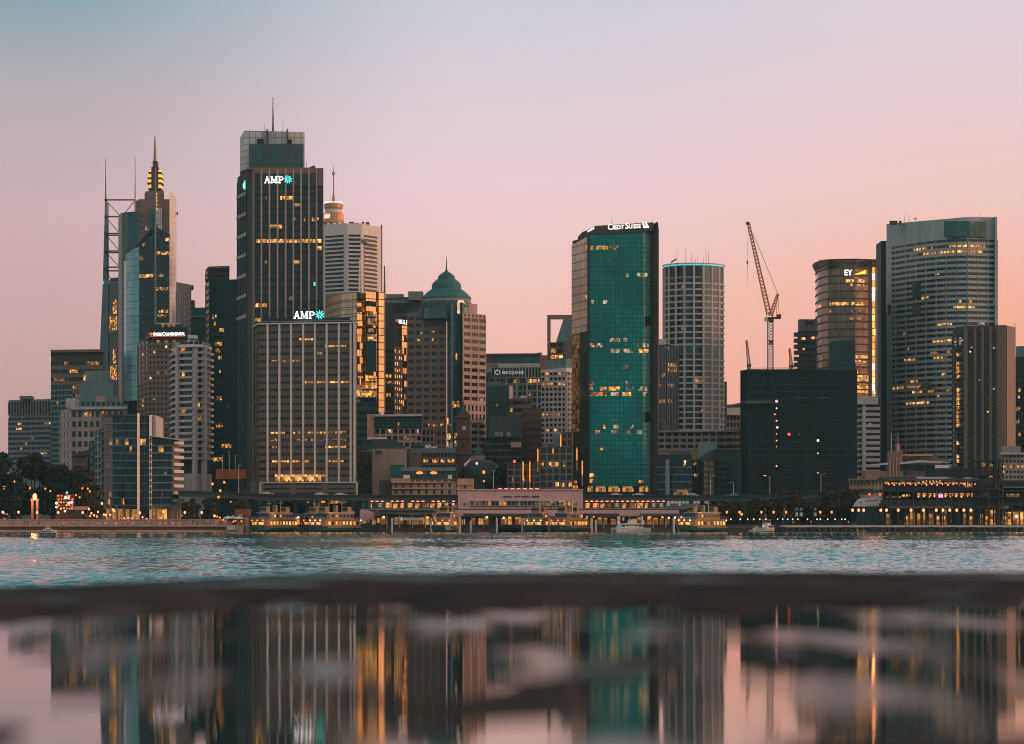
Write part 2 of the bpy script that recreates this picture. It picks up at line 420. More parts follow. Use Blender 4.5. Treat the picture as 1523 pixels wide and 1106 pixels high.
SERIF = dict(
    A=[(.12,0,.5,1,.15),(.5,1,.88,0,.2),(.27,.36,.75,.36,.12),(-.02,.05,.32,.05,.12),(.66,.05,1.04,.05,.12)],
    M=[(.15,0,.2,1,.17),(.2,1,.6,.1,.2),(.6,.1,1.0,1,.14),(1.02,0,1.02,1,.22),(-.02,.05,.34,.05,.12),(.82,.05,1.24,.05,.12),(0,.95,.3,.95,.12),(.95,.95,1.24,.95,.12)],
    P=[(.2,0,.2,1,.22),(0,.05,.44,.05,.12),(0,.95,.6,.95,.12),(.2,.46,.6,.46,.12),(.6,.94,.78,.82,.15),(.77,.86,.77,.55,.2),(.78,.6,.6,.46,.15)])
def amp_sign(t, fr, u0, u1, z0, z1, w=.5):
    """three white slab-serif letters with a teal burst of petals beside them"""
    s = t.new('sign', MT['steel']); hh = z1 - z0; W = u1 - u0
    s.fbox(fr, u0, u1, z0 - hh*.10, z0 - hh*.04, w - .2, w + .1)
    L = t.new('letters', MT['sign'], s); lw = W * .70 / 3.45
    for k, x in (('A', 0), ('M', 1.12), ('P', 2.5)): strokes(L, fr, SERIF[k], u0 + x*lw, z0, lw, hh, w, w + .5)
    e = t.new('emblem', MT['tealem'], s); cx = u0 + W*.86; cz = z0 + hh*.55
    for k in range(9):
        a = 2*math.pi*k/9 + .2; r0, r1 = hh*.10, hh*.62
        q = [(r0, -.03), (r1*.6, -.20), (r1, -.05), (r1, .1), (r1*.6, .2), (r0, .06)]
        pts = [(cx + math.cos(a + b)*r, cz + math.sin(a + b)*r) for r, b in q]
        n = len(pts)
        e.add([fr.pt(x, z, w + .5) for x, z in pts] + [fr.pt(x, z, w) for x, z in pts],
              [tuple(range(n)), tuple(range(2*n - 1, n - 1, -1))] + [(i, n + i, n + (i+1) % n, (i+1) % n) for i in range(n)])
def ring(m, fr, cu, cz, r0, r1, w0, w1, n=24):
    v = []
    for r, w in ((r0, w1), (r1, w1), (r1, w0), (r0, w0)):
        for k in range(n):
            a = 2*math.pi*k/n; v.append(fr.pt(cu + r*math.cos(a), cz + r*math.sin(a), w))
    m.add(v, [(j*n + k, j*n + (k+1) % n, ((j+1) % 4)*n + (k+1) % n, ((j+1) % 4)*n + k) for j in range(4) for k in range(n)])
def flat(m, fr, pts, w0, w1):
    n = len(pts)
    m.add([fr.pt(u, z, w1) for u, z in pts] + [fr.pt(u, z, w0) for u, z in pts],
          [tuple(range(n)), tuple(range(2*n - 1, n - 1, -1))] + [(i, n + i, n + (i+1) % n, (i+1) % n) for i in range(n)])
# ------------------------------------------------------------------ camera
cam = bpy.data.cameras.new('camera'); co = bpy.data.objects.new('camera', cam); COL.objects.link(co); SC.camera = co
co.location = (0, 0, H); co.rotation_euler = (R(90), 0, 0)
cam.sensor_width = 36; cam.lens = 36 * F / 1523; cam.shift_y = 226 / 1523; cam.clip_start = .05; cam.clip_end = 60000
cam.dof.use_dof = True; cam.dof.focus_distance = 1100; cam.dof.aperture_fstop = cam.lens / 1000 / .019

# ------------------------------------------------------------------ dusk sky
def s2l(c): return tuple(((x/255)/12.92 if x/255 <= .04045 else ((x/255 + .055)/1.055)**2.4) for x in c)
SUN_EL, SUN_AZ = R(7), R(103)          # low in the west, to the right of the view; azimuth clockwise from +Y
w = bpy.data.worlds.new('World'); SC.world = w; w.use_nodes = True; t = w.node_tree; N = t.nodes; N.clear()
def wn(typ, **k):
    n = N.new(typ)
    for a, b in k.items(): setattr(n, a, b)
    return n
def wmath(op, a, b=None, c=None):
    n = wn('ShaderNodeMath', operation=op)
    for i, x in enumerate((a, b, c)):
        if x is None: continue
        if isinstance(x, (int, float)): n.inputs[i].default_value = x
        else: t.links.new(x, n.inputs[i])
    return n.outputs[0]
def wrange(x, a, b, c=0, d=1, smooth=True):
    n = wn('ShaderNodeMapRange'); n.interpolation_type = 'SMOOTHSTEP' if smooth else 'LINEAR'
    n.inputs[1].default_value = a; n.inputs[2].default_value = b; n.inputs[3].default_value = c; n.inputs[4].default_value = d
    t.links.new(x, n.inputs[0]); return n.outputs[0]
def wmix(f, a, b):
    n = wn('ShaderNodeMix', data_type='RGBA')
    t.links.new(f, n.inputs[0]); t.links.new(a, n.inputs[6]); t.links.new(b, n.inputs[7]); return n.outputs[2]
def wramp(f, stops):
    n = wn('ShaderNodeValToRGB'); e = n.color_ramp.elements
    while len(e) < len(stops): e.new(.5)
    for i, (p, c) in enumerate(stops): e[i].position = p; e[i].color = (*s2l(c), 1)
    t.links.new(f, n.inputs[0]); return n.outputs[0]
tc = wn('ShaderNodeTexCoord'); sp_ = wn('ShaderNodeSeparateXYZ'); t.links.new(tc.outputs['Generated'], sp_.inputs[0])
dx, dy, dz = sp_.outputs
el = wmath('POWER', wmath('MAXIMUM', dz, 0.0), .5)
Lr = wramp(el, [(0, (184,138,134)), (.20, (200,160,158)), (.33, (205,176,182)), (.386, (180,170,180)), (.43, (126,160,172)), (.53, (106,188,195)), (.72, (100,184,192)), (1, (80,124,130))])
Mr = wramp(el, [(0, (247,170,148)), (.20, (253,184,170)), (.29, (245,198,191)), (.35, (234,206,215)), (.42, (206,203,216)), (.54, (160,210,215)), (.72, (134,196,202)), (1, (84,126,132))])
Rr = wramp(el, [(0, (246,150,118)), (.20, (255,166,138)), (.28, (252,180,158)), (.34, (239,199,196)), (.42, (221,205,217)), (.54, (230,218,228)), (.72, (200,208,216)), (1, (90,128,136))])
front = wmix(wrange(dx, 0, .17), wmix(wrange(dx, -.17, 0), Lr, Mr), Rr)
Br = wramp(el, [(0, (96,150,158)), (.28, (112,162,168)), (.42, (196,192,192)), (.6, (232,212,206)), (.8, (212,202,202)), (1, (140,170,174))])
back = wmix(wrange(dy, .75, -.2), front, Br)
glow = wmath('MULTIPLY', wrange(dx, .35, .97), wmath('POWER', 2.718, wmath('MULTIPLY', wmath('MAXIMUM', dz, 0.0), -4.5)))
gc = wn('ShaderNodeVectorMath', operation='SCALE'); gc.inputs[0].default_value = (2.1, .80, .26); t.links.new(glow, gc.inputs['Scale'])
ad = wn('ShaderNodeVectorMath', operation='ADD'); t.links.new(back, ad.inputs[0]); t.links.new(gc.outputs[0], ad.inputs[1])
b1 = wn('ShaderNodeBackground'); t.links.new(ad.outputs[0], b1.inputs[0]); b1.inputs[1].default_value = 1.0
sky = wn('ShaderNodeTexSky'); sky.sky_type = 'NISHITA'; sky.sun_disc = False; sky.sun_elevation = R(1.0); sky.sun_rotation = SUN_AZ
sky.air_density = 1.5; sky.dust_density = 2.0
b2 = wn('ShaderNodeBackground'); t.links.new(sky.outputs[0], b2.inputs[0]); b2.inputs[1].default_value = .05
ash = wn('ShaderNodeAddShader'); t.links.new(b1.outputs[0], ash.inputs[0]); t.links.new(b2.outputs[0], ash.inputs[1])
wo = wn('ShaderNodeOutputWorld'); t.links.new(ash.outputs[0], wo.inputs[0])
sun = bpy.data.lights.new('sun', 'SUN'); so = bpy.data.objects.new('sun', sun); COL.objects.link(so)
sun.energy = 1.3; sun.angle = R(12); sun.color = (1, .52, .33)
sd = Vector((math.sin(SUN_AZ)*math.cos(SUN_EL), math.cos(SUN_AZ)*math.cos(SUN_EL), math.sin(SUN_EL)))
so.rotation_euler = sd.to_track_quat('Z', 'Y').to_euler()
vs = SC.view_settings; SC.display_settings.display_device = 'sRGB'
vs.view_transform = 'Standard'; vs.look = 'None'; vs.exposure = 0; vs.gamma = 1
SC.render.engine = 'CYCLES'; SC.cycles.pixel_filter_type = 'BLACKMAN_HARRIS'; SC.cycles.filter_width = 1.05; SC.cycles.use_denoising = True; SC.cycles.max_bounces = 6; SC.cycles.glossy_bounces = 4; SC.cycles.diffuse_bounces = 3
SC.cycles.sample_clamp_indirect = 4; SC.cycles.caustics_reflective = False; SC.cycles.caustics_refractive = False

# ------------------------------------------------------------------ water, land, near ledge
def grid_mesh(name, X, Yg, Z, mat):
    n, m = Z.shape
    v = np.stack([X, Yg, Z], -1).reshape(-1, 3).astype(np.float32)
    idx = np.arange(n*m).reshape(n, m)
    q = np.stack([idx[:-1, :-1], idx[:-1, 1:], idx[1:, 1:], idx[1:, :-1]], -1).reshape(-1, 4)
    me = bpy.data.meshes.new(name); me.vertices.add(len(v)); me.vertices.foreach_set('co', v.ravel())
    me.loops.add(q.size); me.loops.foreach_set('vertex_index', q.ravel().astype(np.int32))
    me.polygons.add(len(q)); me.polygons.foreach_set('loop_start', (np.arange(len(q))*4).astype(np.int32))
    me.polygons.foreach_set('use_smooth', np.ones(len(q), bool)); me.update(calc_edges=True); me.validate()
    me.materials.append(mat); return me
def link(name, me, kind):
    o = bpy.data.objects.new(name, me); COL.objects.link(o); o['kind'] = kind; return o
rows = list(np.arange(9, 95, 3.0)); y = 95.0
while y < 1003: rows.append(y); y += .28 + .95 * (y/1000)**1.3
rows += [1006, 1030]
rows = np.array(rows); cols = np.linspace(-1, 1, 470)
hw = .205 * rows + 14
X = np.concatenate([np.full((len(rows), 1), -3200.), np.full((len(rows), 1), -900.), hw[:, None]*cols[None], np.full((len(rows), 1), 900.), np.full((len(rows), 1), 3200.)], 1)
Yg = np.repeat(rows[:, None], X.shape[1], 1)
rs = np.random.RandomState(3); Z = np.zeros_like(X)
dyr = np.gradient(rows); dxr = hw * 2 / 469
for i in range(46):
    lam = .6 * (3.0/.6) ** rs.rand(); k = 2*math.pi/lam
    th = R(58) + rs.randn()*.55                       # wind chop running mostly toward the viewer, slantwise
    kx, ky = k*math.cos(th), k*math.sin(th)
    a = .0098 * lam ** .95
    att = np.clip(1.6 - np.abs(ky)*dyr/1.6, 0, 1) * np.clip(1.6 - np.abs(kx)*dxr/1.6, 0, 1)
    ph = kx*X + ky*Yg + rs.rand()*6.28
    Z += a * att[:, None] * (np.sin(ph) + .38*np.sin(2*ph + 1.57))
gust = .75 + .45*np.sin(X*.035 + Yg*.011 + 1) * np.sin(Yg*.021 - X*.013) 
Z *= np.clip(gust, .35, 1.3); Z[:, :2] = 0; Z[:, -2:] = 0; Z[-2:] = 0
t_ = NT('harbour_water'); p = t_.pos()
bp = t_.node('ShaderNodeBump'); bp.inputs['Strength'].default_value = .3; bp.inputs['Distance'].default_value = .10
t_.link(t_.noise(t_.vmul(p, (1.3, .8, 1)), 1.1, 4, .65), bp.inputs['Height']); t_.link(bp.outputs[0], t_.b.inputs['Normal'])
t_.b.inputs['Base Color'].default_value = (.004, .15, .155, 1); t_.b.inputs['Roughness'].default_value = .05; t_.b.inputs['IOR'].default_value = 1.333
link('water', grid_mesh('water', X, Yg, Z, t_.m), 'structure')

g = MB(); g.box(-3200, 3200, 1004, 4200, -3, GZ - .5)
link('ground', g.mesh('ground', MT['road']), 'structure')
# thin teal haze, added to lift and tint the distant blacks
hz = MB(); hz.box(-3300, 3300, -200, 4300, -5, 260)
t_ = NT('added_teal_haze'); t_.n.remove(t_.b); pvn = t_.node('ShaderNodeVolumePrincipled'); pvn.inputs['Density'].default_value = .000038; pvn.inputs['Color'].default_value = (.48, .88, .93, 1)
t_.link(pvn.outputs[0], t_.n['Material Output'].inputs['Volume'])
link('haze', hz.mesh('haze', t_.m), 'stuff')
# the wet stone ledge right in front of the lens, with a rain puddle on it
PW = H - .12                                        # puddle level
xs = np.linspace(-3.2, 3.2, 300); 
def edge(x): return 6.15 - 1.75*np.clip((-x - .38)/.5, 0, 1.25)**1.15 + .05*np.sin(x*5) + .03*np.sin(x*13+1) + .05*np.clip(x, 0, 2)
n_r = 300; s_ = np.linspace(0, 1, n_r) 
X = np.repeat(xs[None], n_r, 0); E_ = edge(X)
Yg = -3.0 + (E_ + 3.0) * s_[:, None]**.62
rs = np.random.RandomState(8); bumps = np.zeros_like(X)
for i in range(40):
    kx = 2*math.pi/(.09*(.9/.09)**rs.rand()); ky = 2*math.pi/(.5*(3.0/.5)**rs.rand()); kx *= rs.choice((-1, 1))
    bumps += (1/abs(kx)**.6) * np.sin(kx*X + ky*Yg + rs.rand()*6.28)
bumps /= bumps.std()
fine = np.zeros_like(X)
for i in range(30):
    k = 2*math.pi/(.06*(.3/.06)**rs.rand()); th = rs.rand()*6.28
    fine += np.sin(k*math.cos(th)*X + k*math.sin(th)*Yg + rs.rand()*6.28)
fine /= fine.std()
d = E_ - Yg                                         # distance in from the outer edge
rim = np.clip((2.15 + .10*np.sin(X*3+.5) + .16*bumps - d)/.75, 0, 1); rim = rim*rim*(3 - 2*rim)
Zs = PW - .0036 + (.0029 - .0020*rim)*bumps + .0006*fine + rim*.0205
Zs -= .03*np.clip((.10 - d)/.10, 0, 1)**2           # worn outer arris
# outer face down to the water
low = [Zs]; Yl = [Yg]; Xl = [X]
for dz_, dy_ in ((.06, .03), (.5, .06), (1.4, .08), (4.2, .1)):
    low.append(Zs[-1:] - dz_); Yl.append(Yg[-1:] + dy_); Xl.append(X[-1:])
Zs2 = np.concatenate(low, 0); Y2 = np.concatenate(Yl, 0); X2 = np.concatenate(Xl, 0)
t_ = NT('wet_stone'); p = t_.pos()
nz = t_.noise(p, 3.0, 5); nf_ = t_.noise(p, 60, 4)
base = t_.ramp(t_.math('ADD', t_.math('MULTIPLY', nz, .6), t_.math('MULTIPLY', nf_, .4)), [(.3, (.020, .015, .013)), (.5, (.038, .031, .029)), (.7, (.085, .070, .064))])
t_.link(base, t_.b.inputs['Base Color'])
t_.link(t_.rng(t_.noise(t_.vmul(p, (1.6, 1.5, 1)), 1.3, 3), .50, .66, 1.0, .40), t_.b.inputs['Roughness'])
t_.link(t_.rng(t_.noise(t_.vmul(p, (1.6, 1.5, 1)), 1.3, 3), .52, .66, .03, .45), t_.b.inputs['Specular IOR Level'])
bp = t_.node('ShaderNodeBump'); bp.inputs['Strength'].default_value = .9; bp.inputs['Distance'].default_value = .012
t_.link(nf_, bp.inputs['Height']); t_.link(bp.outputs[0], t_.b.inputs['Normal'])
link('stone_ledge', grid_mesh('stone_ledge', X2, Y2, Zs2, t_.m), 'structure')
pv = MB(); pv.add([(-3.2, -3, PW), (3.2, -3, PW), (3.2, 5.6, PW), (-3.2, 3.4, PW)], [(0, 1, 2, 3)])
t_ = NT('rain_puddle'); p = t_.pos()
blot = t_.noise(t_.vmul(p, (5.5, .85, 1)), 1.5, 3, .55)
t_.link(t_.ramp(blot, [(.38, (.007,)*3), (.52, (.045,)*3), (.70, (.25,)*3)]), t_.b.inputs['Roughness'])
t_.b.inputs['Base Color'].default_value = (.008, .012, .012, 1); t_.b.inputs['IOR'].default_value = 1.36
bp = t_.node('ShaderNodeBump'); bp.inputs['Strength'].default_value = .02; bp.inputs['Distance'].default_value = .02
t_.link(t_.noise(p, 9, 2), bp.inputs['Height']); t_.link(bp.outputs[0], t_.b.inputs['Normal'])
link('puddle', pv.mesh('puddle', t_.m), 'structure')
b_ = MB(); b_.box(-400, 400, -120, -3.0, -3, PW - .01); b_.box(-400, -3.2, -3.0, 4.6, -3, PW - .012); b_.box(3.2, 400, -3.0, 6.2, -3, PW - .012)
link('promenade', b_.mesh('promenade', MT['conc']), 'structure')
# ================================================================== buildings, left third
# far-left grey office block
P = [(13, 1560), (76, 1545)]
t = building('office_block', 'low grey office block with slotted crown at the far left of the skyline', P)
body(t, P, 593, None, 35, MT['grey'])
fac(t, P, 620, 694, 10, 9, MT['grey'], MT['g_dark'], .52, .06, .5)
lit(t, [(632, 26, 32, 'litb'), (632, 66, 75, 'litb'), (640, 24, 34, 'litb'), (654, 46, 50), (662, 38, 41), (668, 30, 34), (676, 60, 70)])
fac(t, P, 596, 616, 1, 15, MT['grey'], MT['g_dark'], .04, .4, .6, gl='crown_louvre')
pbox(t, 'plant_room', MT['grey'], 29, 46, 588.5, 593.5, 1550, 10); t.finish()

# brown slab
P = [(76, 1470), (154, 1465)]
t = building('office_tower', 'broad brown office slab with blank top, left of the mast tower', P)
body(t, P, 520, None, 35, MT['dbrown']); body(t, [(75.5, 1468), (154, 1463)], 519, 523, 37, MT['brown'], 'cornice')
fac(t, P, 537, 690, 13, 6, MT['brown'], MT['g_dark'], .5, .05, .4)
lit(t, [(540, 96, 102), (540, 130, 148), (557, 104, 116, 'litb'), (568, 80, 96), (574, 104, 112), (580, 100, 118), (588, 112, 118)])
t.finish()
P = [(77, 1420), (108, 1412)]
t = building('office_block', 'narrow dark block with pale grid lines in front of the brown slab', P)
body(t, P, 571, None, 25, MT['dgrey']); fac(t, P, 573, 690, 15, 6, MT['tealc'], MT['g_dark'], .3, .12, .3)
lit(t, [(600, 84, 88), (640, 90, 93)]); t.finish()
P = [(118, 1300), (168, 1296)]
t = building('stepped_building', 'teal-grey stepped building with shrinking upper tiers at the foot of the mast tower', P)
body(t, [(112, 1300), (178, 1294)], 589, None, 30, MT['tealc'], 'lower_tier'); body(t, [(118, 1303), (168, 1297)], 569, 589.5, 24, MT['tealc'], 'middle_tier')
body(t, [(125, 1306), (162, 1300)], [552, 550], 570, 18, MT['tealc'], 'upper_tier')
fac(t, [(128, 1303), (160, 1298.5)], 571, 586, 2, 7, MT['tealc'], MT['g_teal'], .3, .15, .25, gl='window'); lit(t, [(579, 122, 126, 'litb')])
pbox(t, 'lit_window', MT['litb'], 124, 127, 558, 566, 1303.6, 1)
t.finish()
P = [(90, 1270), (106, 1240), (186, 1234)]
t = building('office_block', 'beige stone office block with heavy cornice behind the left trees', P)
body(t, P, 605, None, 30, MT['beige']); body(t, [(104, 1238), (189, 1231.5)], 604, 608, 20, MT['lconc'], 'cornice')
fac(t, P, 611, 700, 6, [3, 9], MT['beige'], MT['g_dark'], .42, .42, .35, 'bay', keep=80)
lit(t, [(615, 122, 136, 'lit'), (615, 150, 158)])
pbox(t, 'roof_pavilion', MT['pinkst'], 143, 155, 589, 604.5, 1240, 6); pbox(t, 'roof_block', MT['lconc'], 98, 111, 592, 606, 1246, 12)
fac(t, [(120, 1239), (180, 1236)], 597, 604.5, 1, 8, MT['tealc'], MT['g_dark'], .2, .3, .2, gl='window')
t.finish()
P = [(108, 1160), (132, 1150)]
t = building('brick_building', 'small dark brick building with hipped roof beside the left trees', P)
body(t, P, 676, None, 20, MT['brick']); body(t, [(107, 1158), (133, 1148)], [676, 668], 677, 22, MT['slate'], 'roof')
fac(t, P, 680, 730, 4, 4, MT['brick'], MT['g_dark'], .5, .5, .2, 'bay'); t.finish()
P = [(133, 1135), (146, 1130)]
t = building('building', 'plain dark green-grey narrow building between brick house and glass apartments', P)
body(t, P, 655, None, 20, MT['dark']); fac(t, P, 658, 740, 7, 2, MT['dark'], MT['g_tealc'], .4, .2, .2); t.finish()

# lattice-mast tower
P = [(158, 1545), (177, 1535)]
t = building('mast_tower', 'slender teal tower with tapering pylon, open lattice and two needle masts at left', P)
Y = 1545
m = t.mb('pylon', MT['tealc'])
x = lambda p: PX(p, Y)
m.prism([(x(147.5), Y), (x(160), Y), (x(160), Y+14), (x(147.5), Y+14)], PZ(640, Y), PZ(545, Y))
# tapering shaft
v = []
for py, a, b in ((545, 147.5, 160), (415, 153, 159), (300, 156, 158.4)):
    v += [(x(a), Y, PZ(py, Y)), (x(b), Y, PZ(py, Y)), (x(b), Y + 8, PZ(py, Y)), (x(a), Y + 8, PZ(py, Y))]
m.add(v, [(i*4 + k, i*4 + (k+1) % 4, i*4 + 4 + (k+1) % 4, i*4 + 4 + k) for i in range(2) for k in range(4)] + [(8, 9, 10, 11)])
body(t, P, 415, None, 30, MT['tealc']); body(t, [(164, 1540), (177, 1534)], 412, 416, 20, MT['dgrey'], 'roof_slab')
fac(t, [(161, 1543.5), (176, 1535.5)], 420, 640, 9, 1, MT['sail'] if 'sail' in MT else MT['tealc'], MT['g_dark'], .06, .1, .5, gl='window')
lit(t, [(452, 168, 175, 'lit'), (487, 163, 176, 'litb'), (487, 163, 176), (520, 168, 173), (545, 164, 174), (562, 168, 176)])
# curved teal wing
A = [(176, 1524), (181, 1519), (190, 1515), (206, 1512)]
body(t, A, [320, 316, 315, 314], None, 30, MT['g_tealc'], 'curved_wing')
lit(t, [], 0)
ptube(t, 'mast', MT['redst'], (157.2, 302, Y), (157.2, 234, Y), .55, .12); ptube(t, 'mast', MT['redst'], (201, 330, Y), (201, 234, Y), .5, .12)
for yy in (297, 322, 347, 349.5, 373, 375.5, 397, 402.5): ptube(t, 'crossbeam', MT['steel'], (157.5, yy, Y), (200 if yy == 297 else 177, yy, Y), .42)
for a, b in (((158.5, 299), (178, 320)), ((200, 299), (186, 316)), ((158.5, 324), (177, 346)), ((158.5, 350), (177, 372)), ((158.5, 376), (177, 396)), ((158.5, 403), (166, 418))):
    ptube(t, 'brace', MT['steel'], (*a, Y), (*b, Y), .22)
for yy in (297, 322, 347, 374, 399): ptube(t, 'collar', MT['steel'], (155.6, yy, Y), (159.2, yy, Y), .8)
pbox(t, 'aircraft_light', MT['cyan'], 152.5, 154.5, 418, 422, 1544, 1); t.finish()

# stepped stone tower with lantern
P = [(201, 1640), (207, 1632), (252, 1630)]
t = building('stepped_tower', 'brown stone tower with stepped crown, glowing lantern and tall central spire', P)
Y = 1630
body(t, P, [299, 296, 296], None, 30, MT['brown'])
body(t, [(215, 1637), (218, 1634), (244, 1634)], [287, 284, 284], 297, 20, MT['brown'], 'upper_step')
fac(t, [(207, 1632), (222, 1631.5)], 318, 345, 3, 2, MT['brown'], MT['g_tealc'], .3, .25, .3)
fac(t, [(238, 1631), (252, 1630.4)], 318, 345, 3, 2, MT['brown'], MT['g_tealc'], .3, .25, .3); lit(t, [(343, 216, 221, 'litw')], 0)
body(t, [(222, 1629.5), (229, 1629.3)], 310, 400, 3, MT['g_tealc'], 'glass_bay'); body(t, [(230.5, 1629), (241, 1628.5)], 309, 400, 3, MT['g_grid'], 'pale_bay')
for k, (y0, y1, hw_) in enumerate(((274, 281, 9.5), (266, 272.5, 11), (258.5, 265, 10.5), (252.5, 257, 9.5))):
    pbox(t, 'lantern_tier', MT['dbrown'], 230 - hw_, 230 + hw_, y1 - 1.6, y1 + 1.2, 1636, 9, new=True)
    pbox(t, 'lantern_light', emit('lantern_glow', (1, .50, .07), 1.0) if k == 0 else bpy.data.materials['lantern_glow'], 230 - hw_ + 1, 230 + hw_ - 1, y0, y1 - 1.6, 1637, 7, new=True)
pbox(t, 'lantern_core', MT['dbrown'], 225, 235, 248, 286, 1635.5, 6); pbox(t, 'lantern_cap', MT['dbrown'], 227, 233.5, 239, 249, 1635, 7)
for k, yy in enumerate((288, 293, 298, 304, 310)): pbox(t, 'lit_window', bpy.data.materials['lantern_glow'], 231, 233.4, yy - 1.6, yy + 1.6, 1628.2, 1, new=True)
ptube(t, 'spire', MT['redst'], (230.5, 242, 1638), (230.5, 201, 1638), 1.0, .25, 8)
A = [(252, 1628), (256, 1630), (260, 1638), (262.5, 1652)]
body(t, A, [284, 285, 289, 297], None, 20, MT['g_pink'], 'curved_side_wall'); pbox(t, 'roof_fitting', MT['steel'], 262.5, 264.3, 315, 319, 1645, 2)
t.finish()

# dark glass tower with swept top
P = [(184, 1474), (188, 1468), (196, 1463), (207, 1460), (230, 1455), (252, 1455.5)]
t = building('glass_tower', 'dark glass tower with swept slanting top and pale curved teal flank', P)
body(t, P[:4], [385, 378, 372, 366], 595, 30, MT['g_sail'], 'curved_flank')
body(t, P[3:], [364, 336, 348], None, 30, MT['g_blk'], 'dark_facade')
body(t, [(186, 1476), (230, 1453)], [382, 336], 600, 1.5, MT['dark'], 'sloping_edge') if False else None
m = t.mb('sloping_edge', MT['dgrey']); fr = Frame((PX(185, 1472), 1472), (PX(230.5, 1452), 1452))
m.fbox(fr, 0, fr.L, PZ(383, 1455), PZ(378.5, 1455), -2, .6, PZ(339, 1455), PZ(334, 1455))
ptube(t, 'mast_fin', MT['tealc'], (231.2, 640, 1452), (231.2, 250, 1452), .65, .5, 6)
for a, b, c in ((233, 236, 344), (236, 240, 341), (240, 245, 347), (245, 251, 345)): pbox(t, 'roof_plant', MT['tealc'], a, b, c, 352, 1464, 6, new=True)
t.fac.append(dict(fr=frames(P[3:]), z0=PZ(700, 1455), fh=(PZ(340, 1455) - PZ(700, 1455)) / 54, sp=.2, nb=[6, 6], Y=1455, parent=None, nf=54, w=.1))
lit(t, [(366, 212, 217, 'litc'), (384, 208, 214, 'litc'), (411, 207, 228, 'litb'), (358, 246, 251, 'litb'), (377, 232, 252, 'lit'), (412, 234, 244, 'lit'), (428, 232, 250, 'lit'), (464, 236, 250, 'lit'), (470, 234, 248, 'litc')])
for k in range(27): 
    z = PZ(352 + k*12.5, 1455)
    for f in frames(P[3:]):
        if k > 1 or f.a > 220: t.mb('floor_band', MT['dgrey']).fbox(f, 0 if k > 1 else f.L*.6, f.L, z - .35, z, -.1, .12)
t.finish()
P = [(262, 1585), (284, 1560)]
t = building('office_tower', 'slim beige tower with projecting cornice right of the dark glass tower', P)
body(t, P, 424, None, 25, MT['pinkst']); body(t, [(262, 1586), (288, 1556)], [419, 424], 426, 22, MT['beige'], 'cornice')
fac(t, P, 428, 520, 11, 6, MT['pinkst'], MT['g_brown'], .5, .45, .25, 'bay'); t.finish()
P = [(282, 1640), (308, 1638)]
t = building('office_tower', 'dark teal glass block with ledge, glimpsed between beige tower and black tower', P)
body(t, P, 457, None, 25, MT['g_tealc']); pbox(t, 'stair_tower', MT['dark'], 282, 288, 446, 458, 1640, 8); pbox(t, 'ledge', MT['tealc'], 282, 308, 469.5, 471, 1636.5, 3)
fac(t, P, 472, 560, 7, 4, MT['dark'], MT['g_tealc'], .3, .1, .3); t.finish()
P = [(306, 1545), (312, 1520), (356, 1515)]
t = building('office_tower', 'tall black glass tower with raised left crown, left of the tallest tower', P)
body(t, P, 415, None, 25, MT['dark']); body(t, [(306, 1546), (310, 1528), (341, 1524)], 396, 416, 20, MT['dbrown'], 'crown')
body(t, [(305.6, 1546), (310, 1526), (341.5, 1522)], 395, 398, 22, MT['brown'], 'crown_cornice'); fac(t, [(306, 1546), (310, 1528), (341, 1524)], 401, 414, 2, [1, 5], MT['dbrown'], MT['g_dark'], .4, .1, .3, gl='crown_louvre')
fac(t, P, 416, 700, 28, [2, 9], MT['dark'], MT['g_tealc'], .35, .06, .3, segs=[1])
fac(t, P, 416, 700, 28, 1, MT['brown'], MT['g_dark'], .45, .1, .3, segs=[0])
lit(t, [(468, 320, 322, 'litw'), (474, 316, 318), (486, 318, 321), (494, 326, 334, 'litb'), (511, 320, 331), (520, 321, 328), (535, 324, 330), (548, 326, 328), (591, 322, 330), (606, 338, 340, 'litc'), (630, 322, 332, 'lit'), (660, 330, 345, 'lit'), (678, 340, 341.5), (686, 318, 332)], 1)
t.finish()
P = [(321, 1150), (366, 1148)]
t = building('hoarding', 'low orange hoarding box above the elevated road, left of the striped office tower', P, cat='hoarding')
body(t, P, 697.5, 712, 4, MT['orangew'], 'panel'); body(t, P, 703, None, 20, MT['dark'], 'base') if False else None
for px_ in (324, 343, 362): ptube(t, 'post', MT['steel'], (px_, 745, 1150), (px_, 712, 1150), .3)
for px_ in (331, 341, 350): ptube(t, 'lamp_pole', MT['pile'], (px_, 700, 1149), (px_, 676, 1149), .14)
t.finish()

# hotel tower with lit name
P = [(205, 1285), (221, 1250), (280, 1246)]
t = building('hotel_tower', 'brown hotel tower with small square windows and lit white name along its shoulder', P)
body(t, P, [508, 503, 503], None, 30, MT['brown'])
fac(t, P, [505][0], 660, 20, [3, 10], MT['brown'], MT['g_dark'], .45, .45, .35, 'bay', keep=80)
rec = t.fac[-1]
rr = random.Random(3)
for k in range(20):
    for i in range(10):
        if rr.random() < (.20 if i in (2, 4, 5, 6) else .06):
            f = rec['fr'][1]; bw = f.L/10; litbox(t, rec, f, k, i*bw + .27*bw, (i+1)*bw - .27*bw, rr.choice(('lit', 'litb', 'litb')))
for k in (17, 8, 7): 
    f = rec['fr'][0]; bw = f.L/3; litbox(t, rec, f, k, bw*1.3, bw*1.8, 'litb')
body(t, [(221, 1249), (279, 1245)], 486, 504, 20, MT['dark'], 'sign_band'); body(t, [(229, 1252), (272, 1249)], 481, 487, 14, MT['dgrey'], 'roof_house')
body(t, [(216, 1252), (222, 1247.5)], [502, 487], 504, 10, MT['brown'], 'sloping_shoulder')
pbox(t, 'eave', MT['lconc'], 233, 268, 480, 482, 1249.5, 10)
for a in (240, 249, 256): pbox(t, 'lit_window', MT['litb'], a, a + 4, 482.5, 485, 1248.2, 1, new=True)
